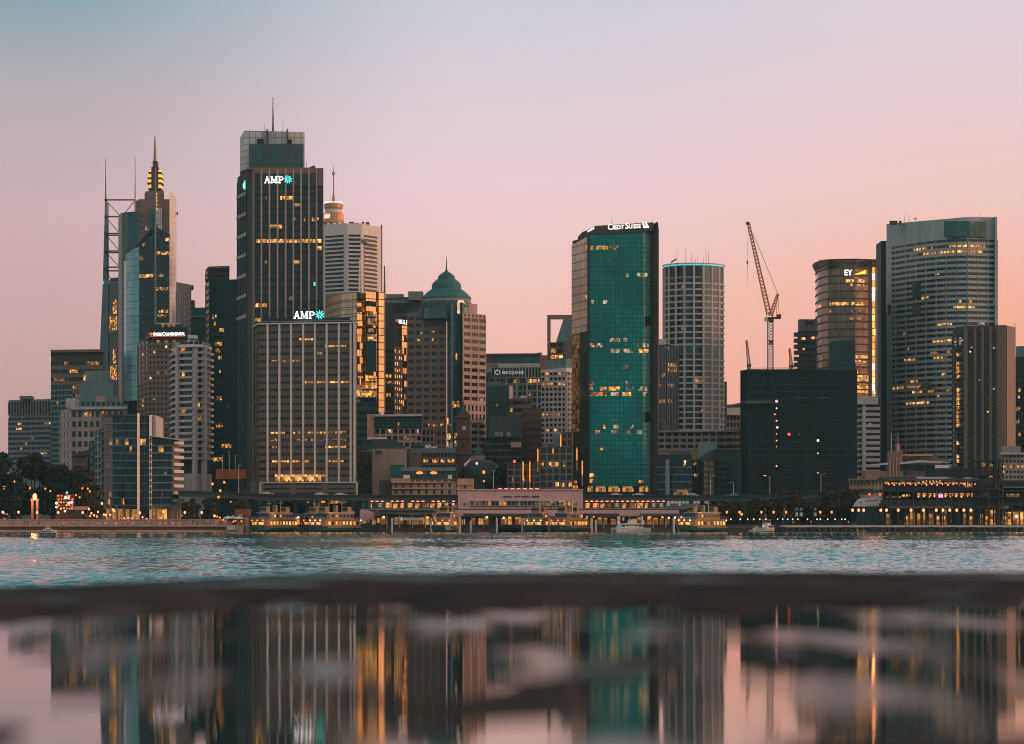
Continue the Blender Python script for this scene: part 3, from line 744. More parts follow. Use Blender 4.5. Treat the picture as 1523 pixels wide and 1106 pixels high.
fr = Frame((PX(221, 1249), 1249), (PX(279, 1245), 1245)); s = t.new('sign', MT['steel']); k_ = fr.L/58
s.fbox(fr, 1*k_, 57*k_, PZ(500, 1246), PZ(499.4, 1246), 0, .6)
L = t.new('letters', MT['sign'], s); z0, z1 = PZ(498.8, 1246), PZ(493.2, 1246); zs = PZ(494.2, 1246)
write(L, fr, 'I', 8*k_, 9*k_, z0, z1, .3, .03); write(L, fr, 'NTER', 9.6*k_, 20*k_, z0, zs, .3, .03)
write(L, fr, 'C', 20.6*k_, 25*k_, z0, z1, .3, .03); write(L, fr, 'ONTINENTAL', 25.6*k_, 54.5*k_, z0, zs, .3, .03)
e = t.new('emblem', MT['bulbo'], s); ring(e, fr, 4.3*k_, (z0+z1)/2, 1.3*k_, 1.9*k_, .2, .7)
u = t.new('underline', MT['signr'], s); u.fbox(fr, 2*k_, 55*k_, PZ(500.2, 1246), PZ(499.7, 1246), .6, .8)
t.finish()

# white balcony tower
P = [(257, 1190), (261, 1174), (267, 1166), (288, 1162), (301, 1165), (312.5, 1178)]
t = building('apartment_tower', 'round-fronted white apartment tower with stacked balconies and shallow pyramid roof', P)
body(t, P, 513, 683, 24, MT['lconc'])
for k in range(19):
    z0 = PZ(682.5, 1162) + k*(PZ(513, 1162) - PZ(682.5, 1162))/18.3
    if k < 18:
        m = t.new('window', MT['g_dark'] if k % 3 else MT['g_brown'])
        for f in frames(P): m.fbox(f, .1, f.L - .1, z0 + .9, z0 + (5.0 if k == 17 else 2.62), -.1, .12)
        m2 = t.mb('wall', MT['lconc'])
        for f in frames(P):
            n = max(1, round(f.L/2.2))
            for i in range(n + 1): m2.fbox(f, min(f.L-.14, i*f.L/n), min(f.L, i*f.L/n + .14), z0 + .9, z0 + (5.0 if k == 17 else 2.62), 0, .2)
    if k == 18: continue
    m = t.new('balcony', MT['lconc'])
    for i, f in enumerate(frames(P)):
        m.fbox(f, -.25, f.L + .25, z0 - .12, z0 + .16, -.3, 1.5 + .001*i)
        m.fbox(f, -.25, f.L + .25, z0 + .17, z0 + .85, 1.2, 1.45 + .001*i)
for i, px_ in enumerate((264, 288, 303)): 
    f = frames(P)[2 + i] if i < 3 else None; t.mb('pier', MT['lconc']).fbox(f, -.7, .7, PZ(730, 1162), PZ(512, 1162), -.3, 1.9)
Y = 1162; rl = plan([(254, 1189), (266, 1163), (289, 1159), (302, 1162), (315, 1178)], 26); zc = PZ(513.5, Y); zt = PZ(502, Y)
m = t.mb('roof', MT['white']); n = len(rl); cx = sum(p[0] for p in rl)/n; cy = sum(p[1] for p in rl)/n
m.add([(p[0], p[1], zc - .8) for p in rl] + [(p[0], p[1], zc) for p in rl] + [(cx + (p[0]-cx)*.24, cy + (p[1]-cy)*.24, zt) for p in rl],
      [(i, (i+1) % n, n+(i+1) % n, n+i) for i in range(n)] + [(n+i, n+(i+1) % n, 2*n+(i+1) % n, 2*n+i) for i in range(n)] + [tuple(range(2*n, 3*n)), tuple(range(n-1, -1, -1))])
pbox(t, 'roof_cap', MT['wsteel'], 279, 292, 498, 502.5, 1170, 6)
t.fac.append(dict(fr=frames(P), z0=PZ(682.5, 1162), fh=(PZ(513, 1162) - PZ(682.5, 1162))/18.3, sp=.2, nb=[1]*5, Y=1162, parent=None, nf=18, w=.15))
lit(t, [(520, 258, 262, 'litc'), (520, 270, 276, 'lit'), (562, 271, 275, 'litb'), (607, 287, 297, 'litb'), (617, 267, 277, 'litc'), (626, 286, 300, 'litc'), (650, 270, 274, 'litc')])
body(t, [(266, 1168), (288, 1164), (303, 1167), (315, 1178)], 704, None, 20, MT['lconc'], 'podium'); body(t, [(268, 1172), (288, 1168), (312, 1178)], 682, 705, 15, MT['dark'], 'recessed_storey')
body(t, [(253, 1188), (268, 1170)], 704, 723, 20, MT['lconc'], 'side_podium')
t.finish()

# waterfront glass apartments
P = [(143, 1090), (152, 1070), (168, 1063), (186, 1060), (203, 1060)]
t = building('apartment_building', 'dark glass waterfront apartment building with white ribs and stacked right-hand balconies', P)
body(t, [(143, 1091), (153, 1071)], 636, None, 20, MT['dark'], 'side_wing')
body(t, [(153, 1071), (168, 1063), (186, 1060), (204, 1060)], 617, 752, 24, MT['dark'])
fac(t, [(153, 1071), (168, 1063), (186, 1060), (204, 1060)], 619, 752, 12, [2, 3, 3], MT['tealc'], MT['g_dark'], .13, .035, .9, pproud=.2)
lit(t, [(653, 163, 168, 'litc'), (653, 172, 180, 'litc'), (653, 186, 191, 'litb'), (674, 193, 196, 'lit'), (696, 160, 163, 'litc'), (741, 161, 164, 'lit'), (741, 181, 185, 'lit'), (731, 163, 166, 'litc')])
body(t, [(152, 1070), (168, 1062), (186, 1059), (224, 1059)], 615.5, 618.5, 26, MT['dgrey'], 'roof')
fac(t, [(143, 1091), (153, 1071)], 638, 752, 11, 2, MT['tealc'], MT['g_dark'], .28, .1, .6, gl='side_window')
body(t, [(204, 1057), (207.8, 1057.9)], 614, 772, 4, MT['fin'], 'white_rib')
body(t, [(207.5, 1061), (222, 1061)], 617, 772, 24, MT['dark'], 'lift_core')
fac(t, [(207.5, 1061), (222, 1061)], 619, 752, 12, 2, MT['tealc'], MT['g_dark'], .09, .05, .3, gl='core_window'); lit(t, [(653, 209, 217, 'litb')])
body(t, [(222, 1058.6), (226, 1059.1)], 617, 772, 4, MT['fin'], 'ladder_frame')
for k in range(12): pbox(t, 'ladder_opening', MT['dark'], 223, 225, 652 + k*9, 658.5 + k*9, 1058.5, .5, new=True)
body(t, [(222, 1063), (232, 1061), (241, 1064), (243, 1070)], [616, 617.5, 621, 624], 650, 14, MT['lconc'], 'curved_penthouse')
fac(t, [(222, 1063), (228, 1061.8)], 620, 640, 3, 2, MT['lconc'], MT['g_dark'], .3, .2, .3)
body(t, [(226, 1061), (256, 1061)], 650, 752, 22, MT['dark'], 'lower_block'); fac(t, [(226, 1061), (256, 1061)], 652, 752, 9, 4, MT['tealc'], MT['g_dark'], .16, .04, .9, pproud=.2)
lit(t, [(665, 236, 243, 'litb'), (698, 244, 248, 'litc'), (730, 240, 243, 'litc')])
m = t.mb('sloping_canopy', MT['wsteel']); fr = Frame((PX(224, 1058), 1058), (PX(272, 1062), 1062)); m.fbox(fr, 0, fr.L, PZ(649, 1060), PZ(648, 1060), -12, 1.5, PZ(655, 1060), PZ(654, 1060))
body(t, [(256, 1064), (266, 1068)], 655, 752, 18, MT['brown'], 'balcony_bay')
for k in range(9):
    z = PZ(746 - k*10.7, 1062); f = Frame((PX(254.5, 1063), 1063), (PX(268.5, 1068), 1068))
    b_ = t.new('balcony', MT['white']); b_.fbox(f, 0, f.L, z, z + 1.15, -2, 1.6)
body(t, [(224, 1061), (270, 1066)], 747, 756, 22, MT['lconc'], 'arcade_beam'); body(t, [(153, 1066), (204, 1060)], 750, 755, 22, MT['brown'], 'arcade_beam')
for px_ in (156, 165, 174, 184, 194, 226, 232, 250, 254, 258, 262, 266, 270):
    ptube(t, 'column', MT['beige'], (px_, 774, 1062 if px_ < 250 else 1066), (px_, 752, 1062 if px_ < 250 else 1066), .45, None, 8)
for a, b in ((157, 164), (167, 173), (176, 183), (187, 193), (196, 203), (228, 231), (234, 249), (255, 269)): pbox(t, 'lit_shopfront', MT['amber'], a, b, 757, 773, 1068, 1, new=True)
t.finish()
# ================================================================== buildings, centre
# tallest tower with lit letters
P = [(353, 1394), (367, 1383), (378, 1377), (481, 1377)]
t = building('office_tower', 'tallest dark tower with pale vertical ribs and white lit letters near its top', P)
body(t, P, [264, 253, 250, 250], None, 36, MT['dbrown'])
fac(t, P, 266, 725, 44, [3, 1, 1], MT['dark'], MT['g_side'], .3, .12, .3, segs=[0])
for k in range(7): 
    f = frames(P)[0]; z = PZ(288 + k*30.5, 1377); t.mb('stone_band', MT['pinkst']).fbox(f, 0, f.L, z - .7, z + .7, -.1, .55, z + .2, z + 2.0)
body(t, [(366, 1386), (379, 1375.5)], 250.5, None, 3, MT['bronze'], 'corner_column')
fac(t, P, 259, 728, 44, [9], MT['dark'], MT['g_dark'], .40, 0, .3, segs=[2])
lit(t, [(300, 417, 435, 'litb'), (300, 395, 397), (312, 436, 447, 'litc'), (329, 438, 440), (329, 452, 454), (329, 464, 474), (339, 402, 420), (360, 381, 478, 'litb'), (370, 470, 479, 'litb'), (389, 394, 397), (390, 436, 446, 'litb'), (423, 466.5, 469, 'tealem'), (458, 380, 397, 'litb'), (478, 380, 388, 'litb'), (447, 430, 436, 'litc')])
f = frames(P)[2]
for px_ in (389, 401, 413, 425, 436.5, 448, 459.5, 471): 
    m = t.new('rib', MT['pinkst']); u = (px_ - 378)/103*f.L; m.fbox(f, u - .35, u + .35, PZ(735, 1377), PZ(251, 1377), -.1, 1.0)
m = t.new('corner_pier', MT['brown']); m.fbox(f, f.L*.925, f.L, PZ(276, 1377), PZ(250, 1377), -.1, .9); m = t.new('corner_pier', MT['dbrown']); m.fbox(f, f.L*.975, f.L, PZ(735, 1377), PZ(276.5, 1377), -.1, .9)
m = t.new('top_beam', MT['bronze']); m.fbox(f, 0, f.L*.925, PZ(258, 1377), PZ(250, 1377), -.1, .8)
m = t.new('dark_band', MT['g_blk']); m.fbox(f, 0, f.L, PZ(277, 1377), PZ(258.2, 1377), -.1, .45)
amp_sign(t, f, (393.5 - 378)/103*f.L, (434.5 - 378)/103*f.L, PZ(272.5, 1377), PZ(262.5, 1377), 1.1)
f0 = frames(P)[0]; s = t.new('sign', MT['steel']); s.fbox(f0, f0.L*.75, f0.L*1.0, PZ(283, 1385), PZ(282.5, 1385), .4, .8)
e = t.new('letters', MT['sign'], s); e.fbox(f0, f0.L*.78, f0.L*.88, PZ(279.5, 1385), PZ(272, 1385), .6, .9); e = t.new('emblem', MT['tealem'], s); e.fbox(f0, f0.L*.88, f0.L*.98, PZ(282, 1385), PZ(269, 1385), .6, .9)
Y = 1400
body(t, [(357, 1412), (363.5, 1402), (453, 1402)], [204, 194, 196], 252, 24, MT['g_grid'], 'crown')
body(t, [(370.5, 1401), (451, 1401)], 214, 252, 2, MT['g_tealc'], 'plant_screen')
for a, b, y0, y1 in ((382, 392, 206, 213), (427, 434, 207, 214)): pbox(t, 'crown_opening', MT['dark'], a, b, y0, y1, 1401.3, 1, new=True)
for px_ in (397, 427): pbox(t, 'crown_fin', MT['dgrey'], px_ - .9, px_ + .9, 191.5, 251, 1399, 3, new=True)
for k in range(2): 
    m = t.new('lattice_mast', MT['steel'])
    for j in range(14): m.box(PX(404.2, Y), PX(405.8, Y), Y + 4, Y + 5, PZ(194 - j*3.8, Y), PZ(193.2 - j*3.8, Y)) if k == 0 else None
    m.tube((PX(404.3 + k*1.3, Y), Y + 4.5, PZ(195, Y)), (PX(404.7 + k*.5, Y), Y + 4.5, PZ(141 if k == 0 else 160, Y)), .32, .12)
for px_, a in ((393, 183), (421, 181), (456, 240)): mast(t, px_, a, a + 14 if px_ > 450 else 196, Y + 3, .15)
ptube(t, 'crane_arm', MT['steel'], (456, 252, 1385), (468, 246.5, 1385), .5); ptube(t, 'crane_arm', MT['steel'], (466, 254, 1385), (467, 247, 1385), .8)
pbox(t, 'parapet', MT['brown'], 366, 470, 249, 252, 1378.5, 20); t.finish()

# striped office block in front
P = [(379, 1145), (386, 1128), (530, 1120)]
t = building('office_tower', 'bronze office block with white vertical fins and lit letters standing on its roof edge', P)
body(t, P, 478, 717, 26, MT['bronze'])
fac(t, P, 480, 716, 22, [2, 32], MT['bronze'], MT['g_dark'], .64, .09, .35, pproud=.55)
lit(t, [(503, 445, 468, 'litb'), (514, 484, 515, 'litb'), (535, 404, 449, 'lit'), (567, 454, 520, 'litb'), (644, 403, 424, 'litb'), (644, 436, 515, 'lit'), (656, 403, 412), (656, 440, 515, 'litc'), (666, 484, 515, 'litb'), (666, 405, 412), (688, 405, 430, 'litb'), (688, 434, 460), (688, 486, 512), (524, 470, 480, 'litc'), (709, 408, 480, 'litb'), (709, 480, 486)])
f = frames(P)[1]
for px_ in (399, 416.5, 434, 452, 469.5, 487, 505, 522.5, 528): 
    m = t.new('fin', MT['fin']); u = (px_ - 386)/144*f.L; m.fbox(f, u - .38, u + .38, PZ(717, 1120), PZ(479.5, 1120), -.1, 1.15)
m = t.new('cornice', MT['white']); m.fbox(f, -.4, f.L + .3, PZ(480.5, 1120), PZ(478.6, 1120), -1, 1.3); f0 = frames(P)[0]; m.fbox(f0, 0, f0.L, PZ(480.5, 1120), PZ(478.6, 1120), -1, 1.0)
for px_ in (380.5, 385.5): m = t.new('fin', MT['dbrown']); u = (px_ - 379)/7*f0.L; m.fbox(f0, u - .3, u + .3, PZ(717, 1125), PZ(480, 1125), -.1, .8)
body(t, [(388, 1136), (391, 1131), (521, 1124)], 471.5, 478.7, 18, MT['dark'], 'roof_house'); body(t, [(385, 1136), (389, 1129), (526, 1121.5)], 475.5, 477, 22, MT['grey'], 'roof_slab')
PP = [(380, 1144), (388, 1124), (532, 1116)]
[pbox(t, 'lit_lobby', MT['litb'], a_, b_, 705.5, 715.5, 1119.2, .5, new=True) for a_, b_ in ((409, 416), (418, 433.5), (435, 451.5), (453, 468), (470, 477))]; body(t, PP, 716.5, None, 30, MT['bronze'], 'podium'); fac(t, PP, 718, 739, 3, [3, 40], MT['bronze'], MT['g_dark'], .6, .2, .3, gl='podium_window', segs=[1])
fp = frames(PP)[1]; m = t.new('podium_frame', MT['fin']); m.fbox(fp, -.3, fp.L, PZ(718, 1116), PZ(716.3, 1116), -.2, .8); m.fbox(fp, -.4, .3, PZ(738, 1116), PZ(718.05, 1116), -.2, .8); m.fbox(fp, fp.L - .5, fp.L + .1, PZ(738, 1116), PZ(718.05, 1116), -.2, .8)
pbox(t, 'side_lobby', MT['tealc'], 372, 386, 716, 740, 1135, 10)
t.finish()
t = Thing('roof_sign', 'rooftop sign of three white letters and teal burst standing on the striped office block', 'sign', (PX(459, 1124), 1124, PZ(471.5, 1124)))
fr = Frame((PX(437, 1124), 1124), (PX(482, 1124), 1124)); amp_sign(t, fr, 0, fr.L, PZ(474, 1124), PZ(463, 1124), .5)
for k in range(6): ptube(t, 'strut', MT['steel'], (439 + k*8, 478, 1127), (439 + k*8, 466, 1124.5), .18)
t.finish()

# observation tower
t = Thing('observation_tower', 'golden observation tower turret with needle spire and red lit panels behind the white hexagonal tower', 'tower', (PX(496, 2050), 2050, GZ))
Y = 2050; s = Y/F; x = PX(496, Y)
t.mb('shaft', MT['brown']).lathe(x, Y, [(5*s, GZ), (5*s, PZ(333, Y))], 12)
gold = wallmat('gold_anodised_cladding', (.50, .24, .10), .35, .2, .5)
t.mb('turret', gold).lathe(x, Y, [(9*s, PZ(345, Y)), (16*s, PZ(331, Y)), (15.5*s, PZ(328, Y)), (15*s, PZ(318, Y)), (13*s, PZ(316, Y))], 24)
t.mb('viewing_gallery', MT['white']).lathe(x, Y, [(12*s, PZ(316.5, Y)), (12.5*s, PZ(311, Y)), (11.5*s, PZ(310.5, Y))], 24)
t.mb('upper_deck', gold).lathe(x, Y, [(13*s, PZ(311, Y)), (14*s, PZ(309, Y)), (14*s, PZ(304, Y)), (13*s, PZ(302.5, Y)), (8*s, PZ(302, Y))], 24)
for k in range(13):
    a = math.pi + math.pi*k/12; t.new('deck_lamp', MT['bulbw']).ball((x + 13*s*math.cos(a), Y + 13*s*math.sin(a), PZ(301.3, Y)), .55, 6, 4)
t.mb('spire_base', MT['redst']).lathe(x, Y, [(2.6*s, PZ(302, Y)), (1.2*s, PZ(288, Y)), (.8*s, PZ(284, Y)), (.7*s, PZ(260, Y))], 10)
t.mb('spire_ball', MT['pinkst']).ball((x, Y, PZ(257.5, Y)), 2.3*s, 10, 7, sz=1.3); ptube(t, 'needle', MT['steel'], (496, 256, Y), (496, 245, Y), .3, .08)
for a0, a1 in ((3.55, 4.45), (5.45, 5.9)):
    m = t.new('lit_panel', MT['signr']); n = 6
    q = [(x + 15.9*s*math.cos(a0 + (a1-a0)*i/n), Y + 15.9*s*math.sin(a0 + (a1-a0)*i/n)) for i in range(n+1)]; q2 = [(x + 14*s*math.cos(a0 + (a1-a0)*i/n), Y + 14*s*math.sin(a0 + (a1-a0)*i/n)) for i in range(n, -1, -1)]
    m.prism(q + q2, PZ(327, Y), PZ(318.5, Y))
m = t.new('panel_marks', MT['sign'])
for k in range(4): 
    a = 3.85 + k*.16; m.tube((x + 16.1*s*math.cos(a), Y + 16.1*s*math.sin(a), PZ(325, Y)), (x + 16.1*s*math.cos(a+.06), Y + 16.1*s*math.sin(a+.06), PZ(320, Y)), .45, .3)
t.finish()

# white hexagonal tower
P = [(474, 1602), (482, 1595), (517, 1585), (538, 1586), (567, 1601)]
t = building('office_tower', 'white hexagonal tower with horizontal window slots and roof dishes, right of the tallest tower', P)
body(t, P, [336, 334, 332, 332, 338], None, 30, MT['white'])
for a, b, si in ((484, 511, 1), (518.5, 536, 2), (541, 561, 3)):
    f = frames(P)[si]; u0, u1 = (a - f.a)/(f.b - f.a)*f.L, (b - f.a)/(f.b - f.a)*f.L
    for k in range(14):
        z = PZ(351 + k*6.2, 1585); m = t.new('window', MT['g_dark']); m.fbox(f, u0, u1, z - .3, z + 1.0, -.1, .1)
        b_ = t.mb('sunshade', MT['white']); b_.fbox(f, u0 - .3, u1 + .3 - (1.7 if si == 3 else 0), z - 1.25, z - .32, -.1, .75)
    t.new('window', MT['g_dark']).fbox(f, u0, u1, PZ(435, 1585), PZ(429, 1585), -.1, .12)
f = frames(P)[3]; t.new('sail_canopy', MT['dgrey']).add([f.pt(-.5, PZ(356, 1590), .3), f.pt(-.5, PZ(362, 1590), .5), f.pt(f.L*.55, PZ(369, 1590), 3), f.pt(-.5, PZ(356, 1590), 0), f.pt(-.5, PZ(362, 1590), 0), f.pt(f.L*.55, PZ(368.5, 1590), 2.6)], [(0,1,2),(5,4,3),(0,3,4,1),(1,4,5,2),(2,5,3,0)])
pbox(t, 'corner_fin', MT['dbrown'], 566, 568.2, 334, 440, 1612, 3); ptube(t, 'white_pole', MT['pile'], (534, 436, 1582), (535, 386, 1582), .5)
for px_, r in ((488, 2.2), (497, 2.6), (505, 3.0), (513, 2.6)): t.new('dish', MT['pile']).ball((PX(px_, 1600), 1600, PZ(333, 1600)), r*.38, 10, 6, sz=.9)
for a, b, c in ((519, 526, 329.5), (528, 533, 331), (544, 549, 330)): pbox(t, 'roof_plant', MT['dgrey'], a, b, c, 337, 1602, 4, new=True)
ptube(t, 'roof_plant', MT['steel'], (538, 334, 1602), (541, 330, 1602), .8)
t.finish()

# curved gold-reflecting tower
P = [(484, 1370), (494, 1352), (508, 1338), (524, 1331), (538, 1330)]
t = building('glass_tower', 'curved silver glass tower whose right-hand bays mirror the gold sunset, below the white hexagonal tower', P)
body(t, P, [439, 437, 435, 434, 434], 590, 30, MT['g_silver'], 'curved_facade')
body(t, [(536, 1331), (560, 1331)], 447, None, 25, MT['g_blk'], 'recessed_facade')
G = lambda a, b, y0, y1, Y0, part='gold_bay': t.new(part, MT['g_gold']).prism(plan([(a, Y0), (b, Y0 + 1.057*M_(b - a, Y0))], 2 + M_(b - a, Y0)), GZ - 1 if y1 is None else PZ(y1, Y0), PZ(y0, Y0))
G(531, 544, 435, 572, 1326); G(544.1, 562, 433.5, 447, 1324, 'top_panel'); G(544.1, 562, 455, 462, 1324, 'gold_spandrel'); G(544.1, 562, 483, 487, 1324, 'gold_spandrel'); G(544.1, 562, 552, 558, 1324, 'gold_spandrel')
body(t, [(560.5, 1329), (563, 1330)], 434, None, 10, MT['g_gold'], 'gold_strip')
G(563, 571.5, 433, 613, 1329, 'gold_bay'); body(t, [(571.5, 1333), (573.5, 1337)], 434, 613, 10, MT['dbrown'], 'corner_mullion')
t.fac.append(dict(fr=frames([(530, 1330.6), (562, 1330.6)]), z0=PZ(640, 1330), fh=3.8, sp=.1, nb=[6], Y=1330, parent=None, nf=50, w=.35))
lit(t, [(557, 535, 561, 'litb'), (580, 530, 561, 'litb'), (590, 530, 561, 'litb'), (470, 546, 560, 'lit'), (478, 546, 560, 'litc'), (498, 546, 560, 'lit'), (486, 548, 556, 'litc'), (569, 538, 541)])
fac(t, [(530, 1329), (563, 1329)], 598, 700, 9, 8, MT['dgrey'], MT['g_tealc'], .35, .1, .3)
for k in range(11): 
    for f in frames(P): t.mb('floor_band', MT['dgrey']).fbox(f, 0, f.L, PZ(447 + k*11.5, 1330) - .25, PZ(447 + k*11.5, 1330), -.1, .15)
mast(t, 572, 395, 434, 1340, .55); t.finish()

# dark blocks with gold strip
P = [(573, 1560), (632, 1550)]
t = building('office_tower', 'grey-brown block with plain upper wall and small lit lettering, left of the domed tower', P)
body(t, P, [443, 440], None, 30, MT['dgrey']); pbox(t, 'roof_house', MT['grey'], 607, 629, 433, 446, 1548, 14); pbox(t, 'roof_house', MT['grey'], 574, 600, 437, 445, 1562, 10, new=True)
pbox(t, 'opening', MT['dark'], 586, 611, 453.5, 462, 1554, 1); pbox(t, 'band', MT['grey'], 573, 632, 446, 450, 1553, 1)
pbox(t, 'front_wall', MT['dgrey'], 586, 612, 466, 640, 1540, 14)
fr = Frame((PX(586, 1539.5), 1539.5), (PX(612, 1539.5), 1539.5)); k_ = fr.L/26; s = t.new('sign', MT['dark']); s.fbox(fr, 2*k_, 20*k_, PZ(483, 1540), PZ(471, 1540), 0, .3)
L = t.new('letters', MT['sign'], s); write(L, fr, 'MULP', 7*k_, 21*k_, PZ(481, 1540), PZ(474.5, 1540), .4, .02, -.8); flat(t.new('emblem', MT['signr'], s), fr, [(2.5*k_, PZ(478.5, 1540)), (5.5*k_, PZ(478.8, 1540)), (4.2*k_, PZ(473, 1540))], .3, .7)
t.finish()
P = [(597.5, 1480), (606, 1480 + 1.04*M_(8.5, 1480))]
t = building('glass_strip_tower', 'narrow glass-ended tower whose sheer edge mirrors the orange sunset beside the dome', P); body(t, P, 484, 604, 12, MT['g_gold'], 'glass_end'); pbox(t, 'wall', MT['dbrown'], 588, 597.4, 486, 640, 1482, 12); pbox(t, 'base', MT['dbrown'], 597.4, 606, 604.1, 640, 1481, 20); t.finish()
P = [(571, 1440), (586, 1436), (598, 1448)]
t = building('office_block', 'dark block with rows of amber windows on its right side, beside the gold strip', P)
body(t, P, [518, 514, 517], None, 18, MT['dbrown']); fac(t, P, 519, 640, 13, [4, 4], MT['dbrown'], MT['g_dark'], .4, .25, .3, 'bay', keep=80)
for k in range(3, 13):
    f = t.fac[-1]['fr'][1]
    for i in range(4): 
        if rnd.random() < .8: litbox(t, t.fac[-1], f, k, f.L/4*(i + .2), f.L/4*(i + .8), 'litb')
lit(t, [(565, 572, 583, 'litb'), (574, 572, 585), (590, 574, 582, 'litb')], lm='lit'); t.finish()

# domed tower
P1 = [(606, 1302), (664, 1296)]; P2 = [(664, 1294), (672, 1284), (682, 1281), (689, 1284)]; P3 = [(688, 1278), (722, 1290)]
t = building('domed_tower', 'granite office tower with glass bay front, stepped shoulders and green copper dome', [(606, 1302), (722, 1290)])
body(t, P1, 463, None, 26, MT['brown'], 'left_wing'); body(t, P3, 465, None, 26, MT['pinkst'], 'right_wing')
fac(t, P1, 470, 640, 16, 5, MT['brown'], MT['g_dark'], .55, .32, .35, 'bay', keep=0, part='left_wing')
fac(t, P3, 472, 600, 12, 3, MT['pinkst'], MT['g_dark'], .5, .18, .35, 'bay', keep=36, part='right_wing')
fac(t, P3, 602, 628, 2, 6, MT['pinkst'], MT['g_dark'], .35, .5, .35, 'bay', keep=12, part='right_wing')
fac(t, P3, 630, 690, 6, 3, MT['pinkst'], MT['g_dark'], .5, .18, .35, 'bay', keep=18, part='right_wing')
fac(t, P1, 642, 700, 5, 8, MT['brown'], MT['g_dark'], .5, .35, .35, 'bay', keep=0, part='left_wing')
fac(t, P3, 466, 472, 1, 6, MT['pinkst'], MT['g_dark'], .3, .5, .3, 'bay', keep=6, part='right_wing')
PB = [(665, 1294), (672, 1282), (680, 1279), (689, 1281)]
body(t, PB, 448, None, 24, MT['g_tealc'], 'glass_bay')
t.fac.append(dict(fr=frames(PB), z0=PZ(690, 1280), fh=3.6, sp=.1, nb=[2]*3, Y=1280, parent=None, nf=60, w=.1))
lit(t, [(598, 672, 683, 'lit'), (645, 676, 684, 'lit'), (655, 665, 668), (659, 676, 681), (621, 665, 667, 'litb'), (530, 678, 680), (650, 666, 670, 'litb'), (560, 671, 675, 'litc')])
for px_ in (672, 689): t.new('bay_fin', MT['tealc']).tube((PX(px_, 1280), 1280, GZ), (PX(px_, 1280), 1280, PZ(450, 1280)), .5, None, 6)
t.fac.append(t.fac[0]); lit(t, [(497, 626, 630), (497, 641, 647), (511, 620, 625), (571, 627, 631), (510, 641, 645, 'litb'), (640, 641, 650), (652, 655, 660), (655, 637, 640)], lm='lit'); t.fac.append(t.fac[1]); lit(t, [(630, 714, 719, 'litw')])
x, Y = PX(664, 1300), 1300; s = Y/F
t.mb('drum', MT['g_tealc']).lathe(x, Y, [(38*s, PZ(475, Y)), (37*s, PZ(449, Y)), (36*s, PZ(447, Y))], 24)
t.mb('drum_band', MT['beige']).lathe(x, Y, [(36.5*s, PZ(449, Y)), (36.5*s, PZ(446, Y)), (33*s, PZ(445.5, Y))], 24)
for k in range(9):
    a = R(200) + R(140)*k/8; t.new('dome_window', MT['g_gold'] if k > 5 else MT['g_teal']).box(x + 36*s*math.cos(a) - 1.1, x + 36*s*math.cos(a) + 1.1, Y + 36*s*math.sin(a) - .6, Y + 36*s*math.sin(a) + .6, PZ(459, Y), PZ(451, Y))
t.mb('dome', MT['copper']).lathe(x, Y, [(r_*s, PZ(q_, Y)) for r_, q_ in ((36.7, 446), (36.7, 442.5), (33, 438.5), (29, 434.5), (24, 431), (22, 430.8), (21.6, 423.5), (20, 420.5), (16.5, 417), (13.5, 415), (12.5, 414.8), (12.3, 410.8), (9.5, 408), (6, 405.5), (3, 403.6))], 28)
t.key[('dome', 'green_copper_roof', id(None))].smooth = False
t.mb('dome_gallery', MT['tealc']).lathe(x, Y, [(24*s, PZ(431.6, Y)), (24.6*s, PZ(431, Y)), (22*s, PZ(430.3, Y))], 24); t.mb('finial', MT['copper']).lathe(x, Y, [(3*s, PZ(403.7, Y)), (1.4*s, PZ(401, Y)), (.8*s, PZ(396, Y)), (.3*s, PZ(381, Y))], 10)
body(t, [(697, 1288), (710, 1292)], 451, 467, 16, MT['pinkst'], 'shoulder'); body(t, [(624, 1300), (664, 1297)], 455, 465, 16, MT['tealc'], 'left_shoulder')
pbox(t, 'gold_glass', MT['g_gold'], 690, 697, 452, 466, 1284, 6); mast(t, 640, 398, 425, Y, .12) if False else None
t.finish()

# clock tower
t = Thing('clock_tower', 'dark sandstone clock tower with pale clock face and green cupola before the domed tower', 'tower', (PX(689, 1200), 1200, GZ))
pbox(t, 'wall', MT['brick'], 679, 698.5, 620, 730, 1200, 6); pbox(t, 'cornice', MT['brick'], 677.5, 700, 617.5, 621, 1199.3, 7.4); pbox(t, 'string_course', MT['dbrown'], 678.3, 699.2, 651, 653, 1199.6, 6.8); pbox(t, 'string_course', MT['dbrown'], 678.3, 699.2, 675, 677, 1199.6, 6.8)
pbox(t, 'belfry', MT['brick'], 681, 697, 612, 618, 1200.5, 5); fr = Frame((PX(679, 1200), 1200), (PX(698.5, 1200), 1200)); k_ = fr.L/19.5
c = t.new('clock_face', MT['white']); flat(c, fr, [(11*k_ + 3.2*k_*math.cos(a*math.pi/10), PZ(636.5, 1200) + 3.2*k_*math.sin(a*math.pi/10)) for a in range(20)], .1, .4)
h_ = t.new('clock_hands', MT['dark'], c); h_.fbox(fr, 10.8*k_, 11.2*k_, PZ(637, 1200), PZ(634, 1200), .4, .5); h_.fbox(fr, 9.3*k_, 11.2*k_, PZ(637, 1200), PZ(636.4, 1200), .4, .52)
t.new('arched_opening', MT['dark']).fbox(fr, 7.5*k_, 12*k_, PZ(667, 1200), PZ(658, 1200), -.1, .15)
x = PX(689, 1203); s = 1203/F; t.mb('cupola', MT['copper']).lathe(x, 1203, [(8.5*s, PZ(617.5, 1203)), (8*s, PZ(614, 1203)), (4*s, PZ(611.5, 1203)), (3*s, PZ(606, 1203)), (1.2*s, PZ(603, 1203)), (.4*s, PZ(592, 1203))], 10); t.finish()
